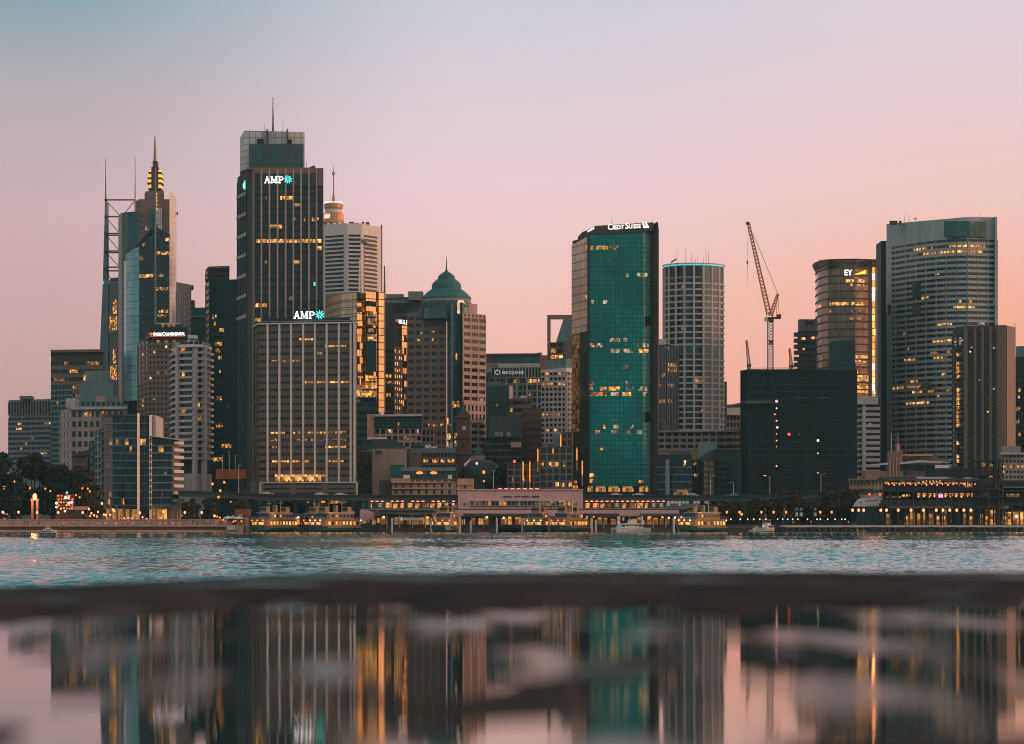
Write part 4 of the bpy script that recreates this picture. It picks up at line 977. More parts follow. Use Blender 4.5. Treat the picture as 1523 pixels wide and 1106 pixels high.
# domed library-like building
t = Thing('domed_building', 'small dark building with pale green cupola right of the clock tower', 'building', (PX(712, 1190), 1190, GZ))
s = 1190/F; x = PX(711, 1190); t.mb('drum', MT['sand']).lathe(x, 1190, [(10.5*s, PZ(700, 1190)), (10*s, PZ(676, 1190))], 16); t.mb('cornice', MT['copper']).lathe(x, 1190, [(11*s, PZ(677, 1190)), (11*s, PZ(674, 1190)), (7*s, PZ(673, 1190))], 16); t.mb('cupola', MT['copper']).lathe(x, 1190, [(6.5*s, PZ(674, 1190)), (6*s, PZ(669, 1190)), (4*s, PZ(666, 1190)), (1*s, PZ(664, 1190))], 14)
m = t.mb('roof', MT['slate']); cx, cy = PX(716, 1180), 1180
m.lathe(cx, cy, [(30*s, PZ(705, 1180)), (28*s, PZ(697, 1180)), (20*s, PZ(688, 1180)), (10*s, PZ(684, 1180)), (2*s, PZ(683, 1180))], 18); t.mb('wall', MT['dark']).lathe(cx, cy, [(29*s, GZ), (29*s, PZ(704, 1180))], 18)
m = t.mb('gable', MT['white']); fr = Frame((PX(686, 1170), 1170), (PX(700, 1170), 1170)); flat(m, fr, [(1, PZ(690, 1170)), (fr.L, PZ(681, 1170)), (fr.L, PZ(684, 1170)), (1.5, PZ(694, 1170))], -1, .2)
t.new('lamp', MT['bulbw']).ball((PX(709, 1165), 1165, PZ(689, 1165)), .5, 6, 5); t.finish()
P = [(728, 1240), (755, 1236)]
t = building('pavilion', 'small sandstone pavilion with pitched slate roof right of the green cupola', P); body(t, P, 690, None, 10, MT['brown']); body(t, [(726, 1239), (757, 1234)], [687, 686], 691, 12, MT['slate'], 'roof'); fac(t, P, 691, 703, 2, 8, MT['brown'], MT['g_dark'], .3, .5, .2, 'bay'); t.finish()

# low buildings in front, centre-left
P = [(546, 1230), (628, 1226)]
t = building('office_block', 'low office block with teal glass top floors and white roof edge below the gold tower', P)
body(t, P, 618, None, 22, MT['brown']); pbox(t, 'stone_end', MT['sand'], 546, 556, 617, 650, 1228, 6); body(t, [(546, 1229), (629, 1224)], 615.5, 618.5, 26, MT['white'], 'roof_edge')
fac(t, [(557, 1229.5), (627, 1226)], 619, 637, 4, 10, MT['tealc'], MT['g_tealc'], .12, .04, .3); lit(t, [(629, 592, 594, 'litb'), (636, 590, 595, 'lit')])
fac(t, [(557, 1229), (628, 1225.5)], 638, 668, 3, 8, MT['pinkst'], MT['g_dark'], .35, .3, .35, gl='lower_window'); lit(t, [(643, 578, 583, 'litb'), (643, 620, 623, 'litw'), (655, 592, 618, 'litc')]); t.finish()
P = [(628, 1250), (646, 1247)]
t = building('office_block', 'small stone-framed block with pale sills tucked right of the teal glass floors', P); body(t, P, 639, None, 15, MT['brown']); fac(t, P, 640, 690, 5, 3, MT['pinkst'], MT['g_dark'], .4, .3, .35); t.finish()
P = [(532, 1160), (554, 1150), (605, 1147)]
t = building('office_building', 'blank pale brick building with dark mansard roof right of the striped office block', P)
body(t, P, [670, 667, 667], None, 22, MT['beige']); fac(t, P, 671, 735, 6, [4, 1], MT['dbrown'], MT['g_dark'], .45, .1, .3, segs=[0])
Y = 1147; rb = plan(P, 24); zc = PZ(667, Y); zt = PZ(652, Y); cx = sum(p[0] for p in rb)/5; cy = sum(p[1] for p in rb)/5
t.mb('roof', MT['slate']).add([(p[0], p[1], zc + .01) for p in rb] + [(cx + (p[0] - cx)*.62 - 1, cy + (p[1] - cy)*.6, zt) for p in rb], [(i, (i+1) % 5, 5 + (i+1) % 5, 5 + i) for i in range(5)] + [(5,6,7,8,9)])
pbox(t, 'roof_cap', MT['pile'], 546, 573, 649.5, 653.5, 1156, 10); pbox(t, 'window', MT['g_dark'], 558, 568, 670, 675, 1146.7, .5); pbox(t, 'glass_annexe', MT['g_tealc'], 581, 601, 691, 712, 1138, 6); t.finish()
P = [(603, 1185), (611, 1178), (677, 1174)]
t = building('office_building', 'brown building with a lit amber top floor and curved roof plant behind the sandstone hall', P)
body(t, P, 670, None, 18, MT['brown']); body(t, [(610, 1178), (677.5, 1173)], 666, 673, 20, MT['grey'], 'roof_parapet'); fac(t, [(628, 1177), (677, 1173.5)], 674, 700, 3, 9, MT['bronze'], MT['g_dark'], .4, .2, .3); lit(t, [(683, 630, 637, 'litb'), (683, 643, 652, 'litb'), (683, 655, 662, 'litb'), (683, 665, 676, 'litb')])
fac(t, P, 674, 700, 3, [3, 1], MT['brown'], MT['g_dark'], .4, .2, .3, segs=[0], gl='side_window')
m = t.mb('roof_plant', MT['slate']); m.lathe(PX(622, 1186), 1186, [(12*.28, PZ(672, 1186)), (11*.28, PZ(663, 1186)), (6*.28, PZ(660, 1186))], 12)
for a, b, c in ((632, 641, 661), (640, 650, 663.5)): pbox(t, 'roof_unit', MT['pile'], a, b, c, 667, 1182, 4, new=True)
for px_ in (666, 669, 671.5): pbox(t, 'vent', MT['pile'], px_, px_ + 1.2, 658, 666, 1180, 1, new=True)
t.finish()
P = [(598, 1112), (676, 1108)]
t = building('glass_pavilion', 'dark glass rooftop restaurant pavilion with flat roof and amber lights above the sandstone hall', P)
body(t, P, 700, 711, 10, MT['g_tealc'], 'glazing'); body(t, [(596, 1110), (678, 1104)], 694.5, 700, 14, MT['tealc'], 'roof')
for px_ in (613, 632, 648, 664): ptube(t, 'column', MT['steel'], (px_, 711, 1107), (px_, 700, 1107), .2)
for px_ in (624, 645): t.new('pendant_lamp', MT['bulbo']).ball((PX(px_, 1106.5), 1106.5, PZ(703, 1106.5)), .8, 8, 5, sx=1.8, sz=.7)
t.finish()
P = [(583, 1103), (686, 1100)]
t = building('sandstone_hall', 'old two-storey sandstone custom hall with small windows and right-hand corner pavilion', P)
body(t, P, 717, None, 12, MT['sand']); body(t, [(582, 1102), (611, 1100.5)], 711, 718, 12, MT['sand'], 'end_parapet'); fac(t, P, 718, 738, 2, 9, MT['sand'], MT['g_dark'], .35, .68, .2, 'bay')
pbox(t, 'string_course', MT['sand'], 582.5, 686, 725.5, 727, 1100.2, 3); pbox(t, 'cornice', MT['sand'], 582, 687, 716, 718, 1100, 4); pbox(t, 'corner_pavilion', MT['sand'], 680, 704, 711.5, 740, 1098, 10); pbox(t, 'pavilion_cornice', MT['sand'], 679.3, 704.7, 720, 721.5, 1097.5, 11); pbox(t, 'pavilion_window', MT['g_dark'], 690.5, 693, 721.8, 726, 1097.7, 1)
for k in range(6): pbox(t, 'parapet_post', MT['sand'], 616 + k*10, 618 + k*10, 713.5, 717, 1102, 1, new=True)
pbox(t, 'planter', MT['pile'], 600, 609, 706, 711, 1104, 3); pbox(t, 'planter', MT['pile'], 666, 672, 706, 712, 1104, 3, new=True); mast(t, 691.5, 703, 712, 1103, .15, 'flagpole'); mast(t, 679, 690, 712, 1103, .15, 'flagpole'); pbox(t, 'side_wing', MT['dbrown'], 564, 582.8, 714, 740, 1106, 10)
t.finish()
# ================================================================== buildings, centre right
P = [(721, 1560), (806, 1556)]
t = building('office_building', 'wide gridded office building with pale ring mark and faint lettering behind the low rooftops', P)
body(t, P, 553, None, 30, MT['dgrey']); body(t, [(720, 1566), (803, 1562)], 526, 546, 24, MT['g_tealc'], 'upper_glass'); body(t, [(719, 1564), (803, 1560)], 525, 528, 27, MT['dgrey'], 'roof_slab')
body(t, [(722, 1562), (803, 1558)], 540, 554, 20, MT['lconc'], 'pale_terrace'); pbox(t, 'terrace_opening', MT['brown'], 724, 741, 541.5, 545, 1559, 1)
fac(t, [(731, 1559), (805, 1555.5)], 546, 562, 1, 16, MT['lconc'], MT['g_dark'], .06, .2, .8, gl='crown_window'); fac(t, P, 563, 660, 10, 12, MT['tealc'], MT['g_dark'], .34, .2, .4)
f = frames(P)[0]
for i in range(6): t.mb('pilaster', MT['beige']).fbox(f, i*f.L/5.5, i*f.L/5.5 + .8, GZ, PZ(562, 1556), 0, .9)
lit(t, [(566, 763, 773, 'lit'), (566, 785, 803, 'litb'), (586, 786, 789), (594, 776, 783, 'litw')])
fr = Frame((PX(731, 1555), 1555), (PX(805, 1553), 1553)); k_ = fr.L/74; s = t.new('sign', MT['dgrey']); s.fbox(fr, 2*k_, 50*k_, PZ(553.8, 1555), PZ(553.4, 1555), -.8, .1)
e = t.new('emblem', emit('dim_white_sign', (.8, .85, .85), .17), s); ring(e, fr, 9*k_, PZ(553.5, 1555), 2.6*k_, 3.9*k_, .1, .5)
L = t.new('letters', bpy.data.materials['dim_white_sign'], s); write(L, fr, 'MACQUARIE', 16*k_, 48*k_, PZ(557, 1555), PZ(551.5, 1555), .2, .015)
t.finish()
P = [(722, 1390), (757, 1386), (762, 1394)]
t = building('office_block', 'dark teal-grey slab with stepped top and pale right edge below the gridded office building', P)
body(t, P, [575, 572, 574], None, 20, MT['dgrey']); body(t, [(722, 1393), (747, 1390)], 567, 575, 12, MT['tealc'], 'roof_house'); body(t, [(757.2, 1385.6), (762.5, 1394)], 573, None, 10, MT['pinkst'], 'pale_edge')
fac(t, P, 580, 660, 8, [5, 1], MT['dgrey'], MT['g_tealc'], .55, .05, .2, segs=[0]); lit(t, [(605, 738, 741, 'litc')]); t.finish()
P = [(757, 1360), (763, 1354), (790, 1352)]
t = building('office_block', 'low brown block with rooftop tanks behind the dark red brick block', P); body(t, P, 592, None, 18, MT['brown']); fac(t, P, 596, 650, 5, [1, 4], MT['brown'], MT['g_dark'], .5, .1, .3)
for px_ in (776, 780): t.new('tank', MT['pile']).ball((PX(px_, 1353), 1353, PZ(590.5, 1353)), .8, 8, 5)
pbox(t, 'lit_window', MT['litb'], 759, 762, 606, 612, 1353, 1); t.finish()
P = [(776, 1290), (806, 1286)]
t = building('brick_building', 'dark red brick block with blank face left of the white gridded tower', P); body(t, P, 607, None, 20, MT['brick']); fac(t, P, 614, 690, 7, 8, MT['brick'], MT['g_brown'], .55, .4, .15, 'bay', keep=56)
fr = frames(P)[0]; m = t.new('wall_lettering', MT['pile']); write(m, fr, 'DALY', fr.L*.02, fr.L*.42, PZ(612, 1286), PZ(609.5, 1286), .1, 0); t.finish() if False else None
t.parts = [p for p in t.parts if p[0] != 'wall_lettering']; t.finish()
P = [(722, 1275), (776, 1270)]
t = building('office_block', 'dark low block with round rooftop vents and faint floor lines right of the domed tower', P); body(t, P, 649, None, 18, MT['dark']); body(t, [(727, 1276), (775, 1272)], 618, 650, 12, MT['dgrey'], 'upper_block'); fac(t, P, 651, 700, 5, 5, MT['dgrey'], MT['g_blk'], .3, .04, .25)
for px_ in (739, 745, 756): t.new('roof_vent', MT['grey']).lathe(PX(px_, 1269), 1271, [(1.0, PZ(649, 1269)), (1.1, PZ(645, 1269)), (.7, PZ(642.5, 1269))], 10)
pbox(t, 'corner_room', MT['pinkst'], 760, 775, 657, 665, 1267, 3); t.finish()
P = [(805, 1350), (842, 1344), (852, 1352)]
t = building('office_tower', 'white gridded office tower with square windows left of the emerald tower', P)
body(t, P, [552, 549, 550], None, 26, MT['lconc']); fac(t, P, 553, 660, 14, [6, 2], MT['lconc'], MT['g_dark'], .42, .34, .4, 'bay', keep=80)
for k, p_ in ((13, .35), (11, .8), (12, .25), (5, .6), (2, .6), (8, .15)):
    for i in range(6):
        if rnd.random() < p_: f = t.fac[-1]['fr'][0]; bw = f.L/6; litbox(t, t.fac[-1], f, k, i*bw + .2*bw, (i+1)*bw - .2*bw, rnd.choice(('lit', 'litb', 'litc')))
body(t, [(813, 1352), (842, 1347), (852, 1354)], [536, 533, 534], 551, 18, MT['tealc'], 'roof_louvres'); body(t, [(804, 1350), (842.3, 1342.5), (852.5, 1351)], [550, 546.5, 547.5], [553, 551, 552][0], 24, MT['white'], 'cornice'); t.finish()
P = [(814, 1620), (852, 1614)]
t = building('office_tower', 'brown tower crowned by an open rectangular frame against the sky', P)
body(t, [(814, 1621), (852, 1614)], 508, None, 26, MT['brown']); pbox(t, 'frame_post', MT['brown'], 814, 819, 468, 508.1, 1618, 5); pbox(t, 'frame_beam', MT['brown'], 819.01, 853, 468, 474, 1618, 5)
m = t.new('sloping_screen', MT['tealc']); fr = Frame((PX(827, 1618), 1618), (PX(853, 1616), 1616)); m.add([fr.pt(x*fr.L, PZ(z, 1618), w_) for w_ in (0, -8) for x, z in ((0, 508), (1, 508), (1, 474), (.42, 474))], [(0,1,2,3),(7,6,5,4),(0,4,5,1),(1,5,6,2),(2,6,7,3),(3,7,4,0)])
fac(t, [(819, 1619.5), (838, 1616)], 509, 545, 4, 2, MT['brown'], MT['g_dark'], .3, .1, .3); lit(t, [(523, 820, 827, 'litb'), (531, 819, 837, 'litb')]); pbox(t, 'side_block', MT['brown'], 801, 814, 528, 580, 1612, 10); pbox(t, 'side_block', MT['brown'], 800, 806, 524, 580, 1609, 6, new=True); t.finish()
# stepped gridded block with uplights
P = [(755, 1140), (804, 1136)]; Q = [(804, 1137), (852, 1133)]
t = building('stepped_building', 'brown gridded stepped building with orange uplit piers behind the railway station', P)
body(t, P, 689, None, 22, MT['dbrown']); body(t, Q, 664, None, 22, MT['dbrown'], 'upper_step'); body(t, [(835, 1138), (853, 1136)], 642, 665, 16, MT['dbrown'], 'top_step')
fac(t, P, 690, 737, 5, 5, MT['brown'], MT['g_dark'], .26, .24, .4, 'bay', keep=25); fac(t, Q, 666, 737, 7, 5, MT['brown'], MT['g_dark'], .26, .24, .4, 'bay', keep=35)
lit(t, [(718, 826, 834, 'litb'), (718, 836, 840, 'litb'), (718, 846, 852, 'litb'), (729, 836, 842, 'lit'), (729, 845, 852), (693, 805, 809), (693, 814, 822, 'lit'), (693, 824, 833, 'litb'), (693, 838, 841, 'lit')]); t.fac.append(t.fac[0]); lit(t, [(709, 762, 764), (709, 779, 781), (691, 780, 783)])
fac(t, [(836, 1137.5), (852, 1135)], 644, 665, 2, 2, MT['brown'], MT['g_dark'], .26, .24, .4, 'bay')
m = t.mb('small_gable', MT['copper']); fr = Frame((PX(808, 1136), 1136), (PX(836, 1136), 1136)); flat(m, fr, [(fr.L*.25, PZ(664, 1136)), (fr.L*.6, PZ(664, 1136)), (fr.L*.42, PZ(659, 1136))], -3, 0); pbox(t, 'roof_room', MT['tealc'], 823, 837, 645, 664, 1140, 6)
upl = emit('orange_uplight_glow', (1, .36, .06), 1.1)
for px_, a, b in ((778, 685, 714), (788, 685, 716), (800, 666, 686), (822.5, 665, 674), (834, 645, 672), (858, 665, 684), (866, 684, 706)):
    u = t.new('uplit_pier', MT['sand']); u.prism([(PX(px_ - .9, 1135), 1135.2), (PX(px_ + .9, 1135), 1135.2), (PX(px_ + .9, 1135), 1137), (PX(px_ - .9, 1135), 1137)], PZ(b + 16, 1135), PZ(a, 1135))
    l_ = t.new('uplight', upl, u); l_.prism([(PX(px_ - .7, 1135), 1134.9), (PX(px_ + .7, 1135), 1134.9), (PX(px_ + .5, 1135), 1135.25), (PX(px_ - .5, 1135), 1135.25)], PZ(b, 1135), PZ(a + 2, 1135))
t.new('red_lamp', MT['bulbr']).ball((PX(765, 1135), 1135, PZ(686, 1135)), .6, 8, 5); t.finish()

# emerald tower
P = [(851, 1186), (874, 1166)]; Q = [(877, 1164), (957, 1164), (969, 1167)]
t = building('glass_tower', 'emerald green glass tower with lit white lettering along its sloping dark crown', [(851, 1186), (969, 1164)])
body(t, [(851.4, 1188), (876, 1166), (969, 1166)], [358, 352, 349], None, 30, MT['dark'], 'core')
fac(t, P, 357, 738, 1, 1, MT['dark'], MT['g_gold_refl'], 0, 0, .2, 'glass'); t.parts[-1][1] = MT['g_gold_refl']; t.key.clear()  # left facet: gold panes carry a painted reflection
up = t.new('upper_side_glazing', MT['g_silver']); f = frames(P)[0]; up.fbox(f, 0, f.L, PZ(492, 1166), PZ(357, 1166), .11, .25, None, PZ(352, 1166)); dk = t.new('dark_side_glazing', MT['g_blk']); dk.fbox(f, f.L*.52, f.L, PZ(738, 1166), PZ(492.2, 1166), .11, .25); dk = t.new('dark_side_glazing', MT['g_blk']); dk.fbox(f, 0, f.L*.515, PZ(738, 1166), PZ(640, 1166), .11, .25); up.fbox(f, f.L*.45, f.L, PZ(640, 1166), PZ(492.2, 1166), .11, .2) if False else None  # dark panes bound the painted gold reflection on the right and below
t.mb('corner_post', MT['dark']).prism([(PX(873.5, 1165), 1165.5), (PX(877, 1163), 1163), (PX(877.5, 1163), 1168), (PX(875, 1166), 1168)], GZ, PZ(349, 1165))
g_ = t.new('emerald_glazing', MT['g_emer']); f = frames(Q)[0]; g_.fbox(f, 0, f.L, PZ(722, 1164), PZ(349, 1164), -.1, .2, None, PZ(344, 1164))
g_ = t.new('corner_glazing', MT['g_emer2']); f1 = frames(Q)[1]; g_.fbox(f1, 0, f1.L, PZ(735, 1164), PZ(344, 1164), -.1, .2, None, PZ(342, 1164))
for a, b in ((470, 484), (612, 627)): t.new('plant_louvre', MT['g_blk']).fbox(f1, -.2, f1.L + .3, PZ(b, 1164), PZ(a, 1164), 0, .35)
t.mb('end_wall', MT['dbrown']).prism([(PX(969, 1167), 1167.3), (PX(978.5, 1163), 1163), (PX(981, 1190), 1195), (PX(970, 1190), 1195)], GZ, [PZ(333, 1164), PZ(329.5, 1164), PZ(329.5, 1164), PZ(333, 1164)])
c_ = [(861, 1182), (880, 1166), (892, 1164), (978, 1164.5)]
body(t, [(859.5, 1184), (866, 1176), (886, 1165)], [352, 345, 336], [359, 353, 349][0], 20, MT['dbrown'], 'crown_side')
m = t.new('crown_band', MT['dbrown']); fr = Frame((PX(884, 1163.6), 1163.6), (PX(972, 1163.6), 1163.6)); m.fbox(fr, 0, fr.L, PZ(349, 1164), PZ(336, 1164), -16, .35, PZ(343.5, 1164), PZ(330.5, 1164))
k_ = fr.L/88; s = t.new('sign', MT['dark']); sl = lambda a: PZ(343.2 - (a/88)*5.2, 1164); dz = lambda a, b: (sl(b) - sl(a))
s.fbox(fr, 18*k_, 82*k_, sl(18) - .5, sl(18) - .2, .3, .5, sl(82) - .5, sl(82) - .2)
L = t.new('letters', MT['sign'], s); hh = 7.6*.2785
for tx, a, b, h2 in (('C', 20, 27, 1.12), ('REDIT', 27.6, 44, .82), ('S', 46, 51, 1.12), ('UISSE', 51.6, 69, .82)): write(L, fr, tx, a*k_, b*k_, sl(a), sl(a) + hh*h2, .45, .008, dz(a, b))
e = t.new('emblem', MT['sign'], s)
for a in (71, 75.5): z = sl(a); flat(e, fr, [(a*k_, z + 2.2), (a*k_ + 1.0*k_, z + 2.5), (a*k_ + 5.6*k_, z + .2), (a*k_ + 5.0*k_, z - .1), (a*k_ + 2*k_, z - .1)], .4, .9)
s2 = t.new('sign', MT['dark']); f2 = Frame((PX(866, 1175.6), 1175.6), (PX(886, 1164.6), 1164.6)); s2.fbox(f2, f2.L*.45, f2.L*.95, PZ(345, 1168), PZ(344.6, 1168), .1, .3, PZ(341.5, 1168), PZ(341, 1168)); L = t.new('letters', MT['sign'], s2); write(L, f2, 'CREDIT SUISSE', f2.L*.46, f2.L*.94, PZ(344.5, 1168), PZ(342, 1168), .3, .02, .9)
t.fac.append(dict(fr=frames(P) + frames(Q), z0=PZ(736, 1164), fh=(PZ(349, 1164) - PZ(736, 1164))/48, sp=.22, nb=[1]*3, Y=1164, parent=None, nf=48, w=.2))
lit(t, [(370, 872, 874, 'litb'), (370, 878, 883, 'litb'), (369, 887, 904, 'litb'), (368, 906, 920, 'litc'), (407, 931, 935, 'litw'), (406, 947, 957, 'litw'), (406, 957, 963, 'litw'), (449, 879, 883, 'litw'), (448, 894, 903, 'litw'), (507, 907, 922, 'litw'), (507, 927, 933, 'litw'), (516, 947, 964, 'litw'), (518, 878, 884, 'litb'), (518, 887, 896, 'litw'), (526, 907, 922, 'litw'), (525, 927, 941, 'litw'), (526, 950, 964, 'litb'), (546, 928, 933, 'litw'), (568, 877, 883, 'lit'), (578, 877, 881, 'lit'), (578, 892, 902, 'lit'), (577, 905, 922, 'litb'), (576, 931, 942, 'litw'), (576, 950, 962, 'litw'), (587, 878, 902, 'lit'), (587, 907, 920, 'litw'), (587, 926, 939, 'litb'), (586, 955, 962, 'litw'), (567, 931, 936, 'litw'), (637, 897, 901, 'lit'), (637, 911, 920, 'litw'), (637, 937, 942, 'litw'), (647, 886, 892, 'lit'), (647, 909, 919, 'litw'), (646, 932, 938, 'litw'), (646, 946, 955, 'litw'), (668, 892, 897, 'lit'), (707, 877, 883, 'litb'), (716, 854, 859), (718, 877, 882), (726, 853, 860), (440, 872, 876, 'litb')])
for a, b in ((874, 882), (886, 901), (905, 922), (926, 942), (951, 958), (960, 964)): pbox(t, 'lit_lobby', MT['amber'], a, b, 723, 731, 1163.4, .5, new=True)
for a, b in ((852, 858), (861, 867), (950, 957)): pbox(t, 'lit_window', MT['lit'], a, b, 714 if a > 900 else 727, 718 if a > 900 else 731, 1163.2 if a > 880 else 1163, .4, new=True)
body(t, [(851, 1187), (876, 1162.8), (970, 1162.8)], 731.5, None, 3, MT['dark'], 'base')
mast(t, 910, 322, 334, 1175, .12); mast(t, 946, 328, 333, 1175, .2); t.finish()

P = [(978, 1404), (992, 1400), (1010, 1406)]
t = building('office_tower', 'dark narrow tower of vertical ribs squeezed between emerald tower and cylinder tower', P)
body(t, P, [513, 513, 515], None, 20, MT['dgrey']); fac(t, P, 516, 640, 16, [6, 7], MT['dark'], MT['g_dark'], .2, 0, .2); f = frames(P)
for ff, n in ((f[0], 7), (f[1], 8)):
    for i in range(n): t.mb('ribs', MT['grey']).fbox(ff, i*ff.L/n, i*ff.L/n + .35, PZ(640, 1400), PZ(514, 1400), 0, .6)
lit(t, [(520, 992, 994), (543, 992, 1006, 'litb'), (550, 992, 1007, 'lit'), (558, 984, 990, 'litb'), (567, 979, 982), (575, 981, 983), (575, 994, 1002, 'litb'), (597, 981, 990, 'litb'), (598, 994, 1000, 'litb'), (630, 1003, 1005)]); pbox(t, 'roof_house', MT['lconc'], 978, 991, 504, 513, 1401, 6); m = t.mb('curved_roof', MT['white']); fr = Frame((PX(990, 1399.5), 1399.5), (PX(1004, 1402), 1402)); flat(m, fr, [(0, PZ(509.5, 1400)), (fr.L*.5, PZ(512, 1400)), (fr.L, PZ(512.6, 1400)), (fr.L, PZ(513.4, 1400)), (0, PZ(511, 1400))], -5, .2); t.finish()
# cylinder tower
Y0 = 1500; cxp, rp = 1032, 44.5; s = Y0/F
N_ = 20
P = [(cxp - rp*math.cos(math.pi*(i + .5)/(N_ + 1) if False else math.pi*i/N_), Y0 + (1 - math.sin(math.pi*i/N_))*rp*s*.999) for i in range(N_ + 1)]
t = building('cylinder_tower', 'round concrete tower with grid of ribs, cyan-lit rim and roof antennas', P)
body(t, P, 391, 640, 1, MT['lconc']); t.mb('roof', MT['grey']).lathe(PX(cxp, Y0 + rp*s), Y0 + rp*s, [(rp*s*.99, PZ(640, Y0)), (rp*s*.99, PZ(391.5, Y0))], 28)
K = dict(sp=.28, pier=0, proud=.5)
for i, f in enumerate(frames(P)):
    if i % 2 == 0: t.new('rib', MT['lconc']).fbox(f, -.5, .5, PZ(640, Y0), PZ(394, Y0), -.3, .75)
fac(t, P, 413, 513, 11, 1, MT['lconc'], MT['g_dark'], **K); r1 = t.fac[-1]
fac(t, P, 527, 640, 13, 1, MT['lconc'], MT['g_dark'], **K); r2 = t.fac[-1]
fac(t, P, 395, 411, 1, 1, MT['lconc'], MT['g_blk'], .02, 0, .5, gl='crown_glazing'); fac(t, P, 514, 526, 1, 1, MT['lconc'], MT['g_tealc'], .04, 0, .5, gl='plant_louvre')
m = t.new('lit_rim', MT['cyan']); 
for f in frames(P)[2:-2]: m.fbox(f, 0, f.L, PZ(394, Y0), PZ(392.4, Y0), 0, .75)
m = t.new('rim', MT['lconc'])
for f in frames(P): m.fbox(f, -.05, f.L + .05, PZ(392.2, Y0), PZ(390.5, Y0), -.5, .9)
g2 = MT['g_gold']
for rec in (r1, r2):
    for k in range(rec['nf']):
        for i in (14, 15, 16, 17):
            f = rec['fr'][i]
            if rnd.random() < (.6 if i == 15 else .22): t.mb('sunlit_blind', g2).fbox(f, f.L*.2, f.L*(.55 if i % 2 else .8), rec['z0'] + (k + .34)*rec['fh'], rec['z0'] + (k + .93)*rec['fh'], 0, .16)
t.fac.append(r1); lit(t, [(424, 1014, 1017), (430, 1062, 1068, 'litc'), (428, 1066, 1071, 'lit'), (492, 1014, 1020, 'litc')]); t.fac.append(r2); lit(t, [(562, 1030, 1050, 'litc'), (613, 1043, 1046), (575, 1032, 1036, 'litc')])
for px_, a in ((1007, 371), (1020, 369), (1028, 374), (1034, 384), (1038, 380), (1046, 383), (1050, 369), (1054, 372)): mast(t, px_, a, 392, Y0 + 15, .14)
ptube(t, 'crane_arm', MT['steel'], (998, 390, Y0 + 6), (1006, 385, Y0 + 6), .4); t.finish()
P = [(1074, 1650), (1081, 1648)]
t = building('glass_tower', 'sliver of teal glass tower just right of the cylinder tower', P); body(t, P, 567, None, 15, MT['g_tealc']); fac(t, P, 569, 640, 8, 2, MT['tealc'], MT['g_tealc'], .2, .1, .2); t.finish()
P = [(1080, 1560), (1106, 1558)]
t = building('office_block', 'pale white-roofed block between the cylinder tower and the netted construction block', P); body(t, P, 601, None, 15, MT['pinkst']); pbox(t, 'white_upper_floor', MT['white'], 1082, 1101, 606, 617, 1555, 3); body(t, [(1080, 1557), (1104, 1555)], [603, 598], 604, 10, MT['grey'], 'pitched_roof'); fac(t, P, 618, 660, 4, 5, MT['pinkst'], MT['g_dark'], .4, .3, .3); t.finish()
P = [(978, 1260), (1066, 1254)]
t = building('stone_building', 'long beige stone building with rows of rectangular windows below the cylinder tower', P)
body(t, P, 641, None, 20, MT['beige']); body(t, [(978, 1259), (1068, 1252.5)], 639.5, 642, 20, MT['lconc'], 'cornice'); fac(t, P, 643, 670, 3, 8, MT['beige'], MT['g_dark'], .5, .28, .3, 'bay'); t.mb('dome', MT['slate']).lathe(PX(983, 1275), 1275, [(9*.3, PZ(641, 1275)), (8.5*.3, PZ(633, 1275)), (6*.3, PZ(627, 1275)), (2*.3, PZ(624, 1275))], 14); t.finish()
P = [(1066, 1290), (1104, 1286)]
t = building('office_block', 'curved brown block with banded floors left of the netted construction block', P); body(t, P, [641, 636], None, 15, MT['brown']); fac(t, P, 642, 690, 5, 3, MT['brown'], MT['g_dark'], .5, .05, .5); t.finish()
P = [(978, 1125), (1029, 1122)]
t = building('office_block', 'low dark block with pale slabs and pale vertical fin right of the emerald tower', P)
body(t, P, 676, None, 18, MT['dark']); fac(t, P, 684, 739, 5, 6, MT['tealc'], MT['g_dark'], .12, 0, .5); pbox(t, 'vertical_fin', MT['tealc'], 990, 996, 683, 738, 1121, 1.5); lit(t, [(729, 1002, 1024, 'litc'), (689, 1016, 1020, 'lit')]); t.fac[-1]['nf'] = 5
pbox(t, 'roof_room', MT['dgrey'], 997, 1026, 670, 677, 1124, 6); t.new('roof_lamp', MT['bulbw']).ball((PX(1019, 1121), 1121, PZ(686, 1121)), .4, 6, 4); t.finish()
P = [(1029, 1150), (1046, 1146), (1062, 1148), (1102, 1144)]
t = building('office_block', 'long dark unlit block with pale upper storey left of the netted construction block', P)
body(t, P, [684, 682, 668, 668], None, 22, MT['dark']); body(t, [(1038, 1160), (1066, 1157)], 656, 684, 14, MT['tealc'], 'upper_storey'); fac(t, P, 686, 738, 6, [2, 2, 5], MT['dark'], MT['g_blk'], .4, .1, .3); lit(t, [(690, 1032, 1037, 'lit'), (706, 1029, 1031), (706, 1033, 1038, 'lit')]); t.finish()

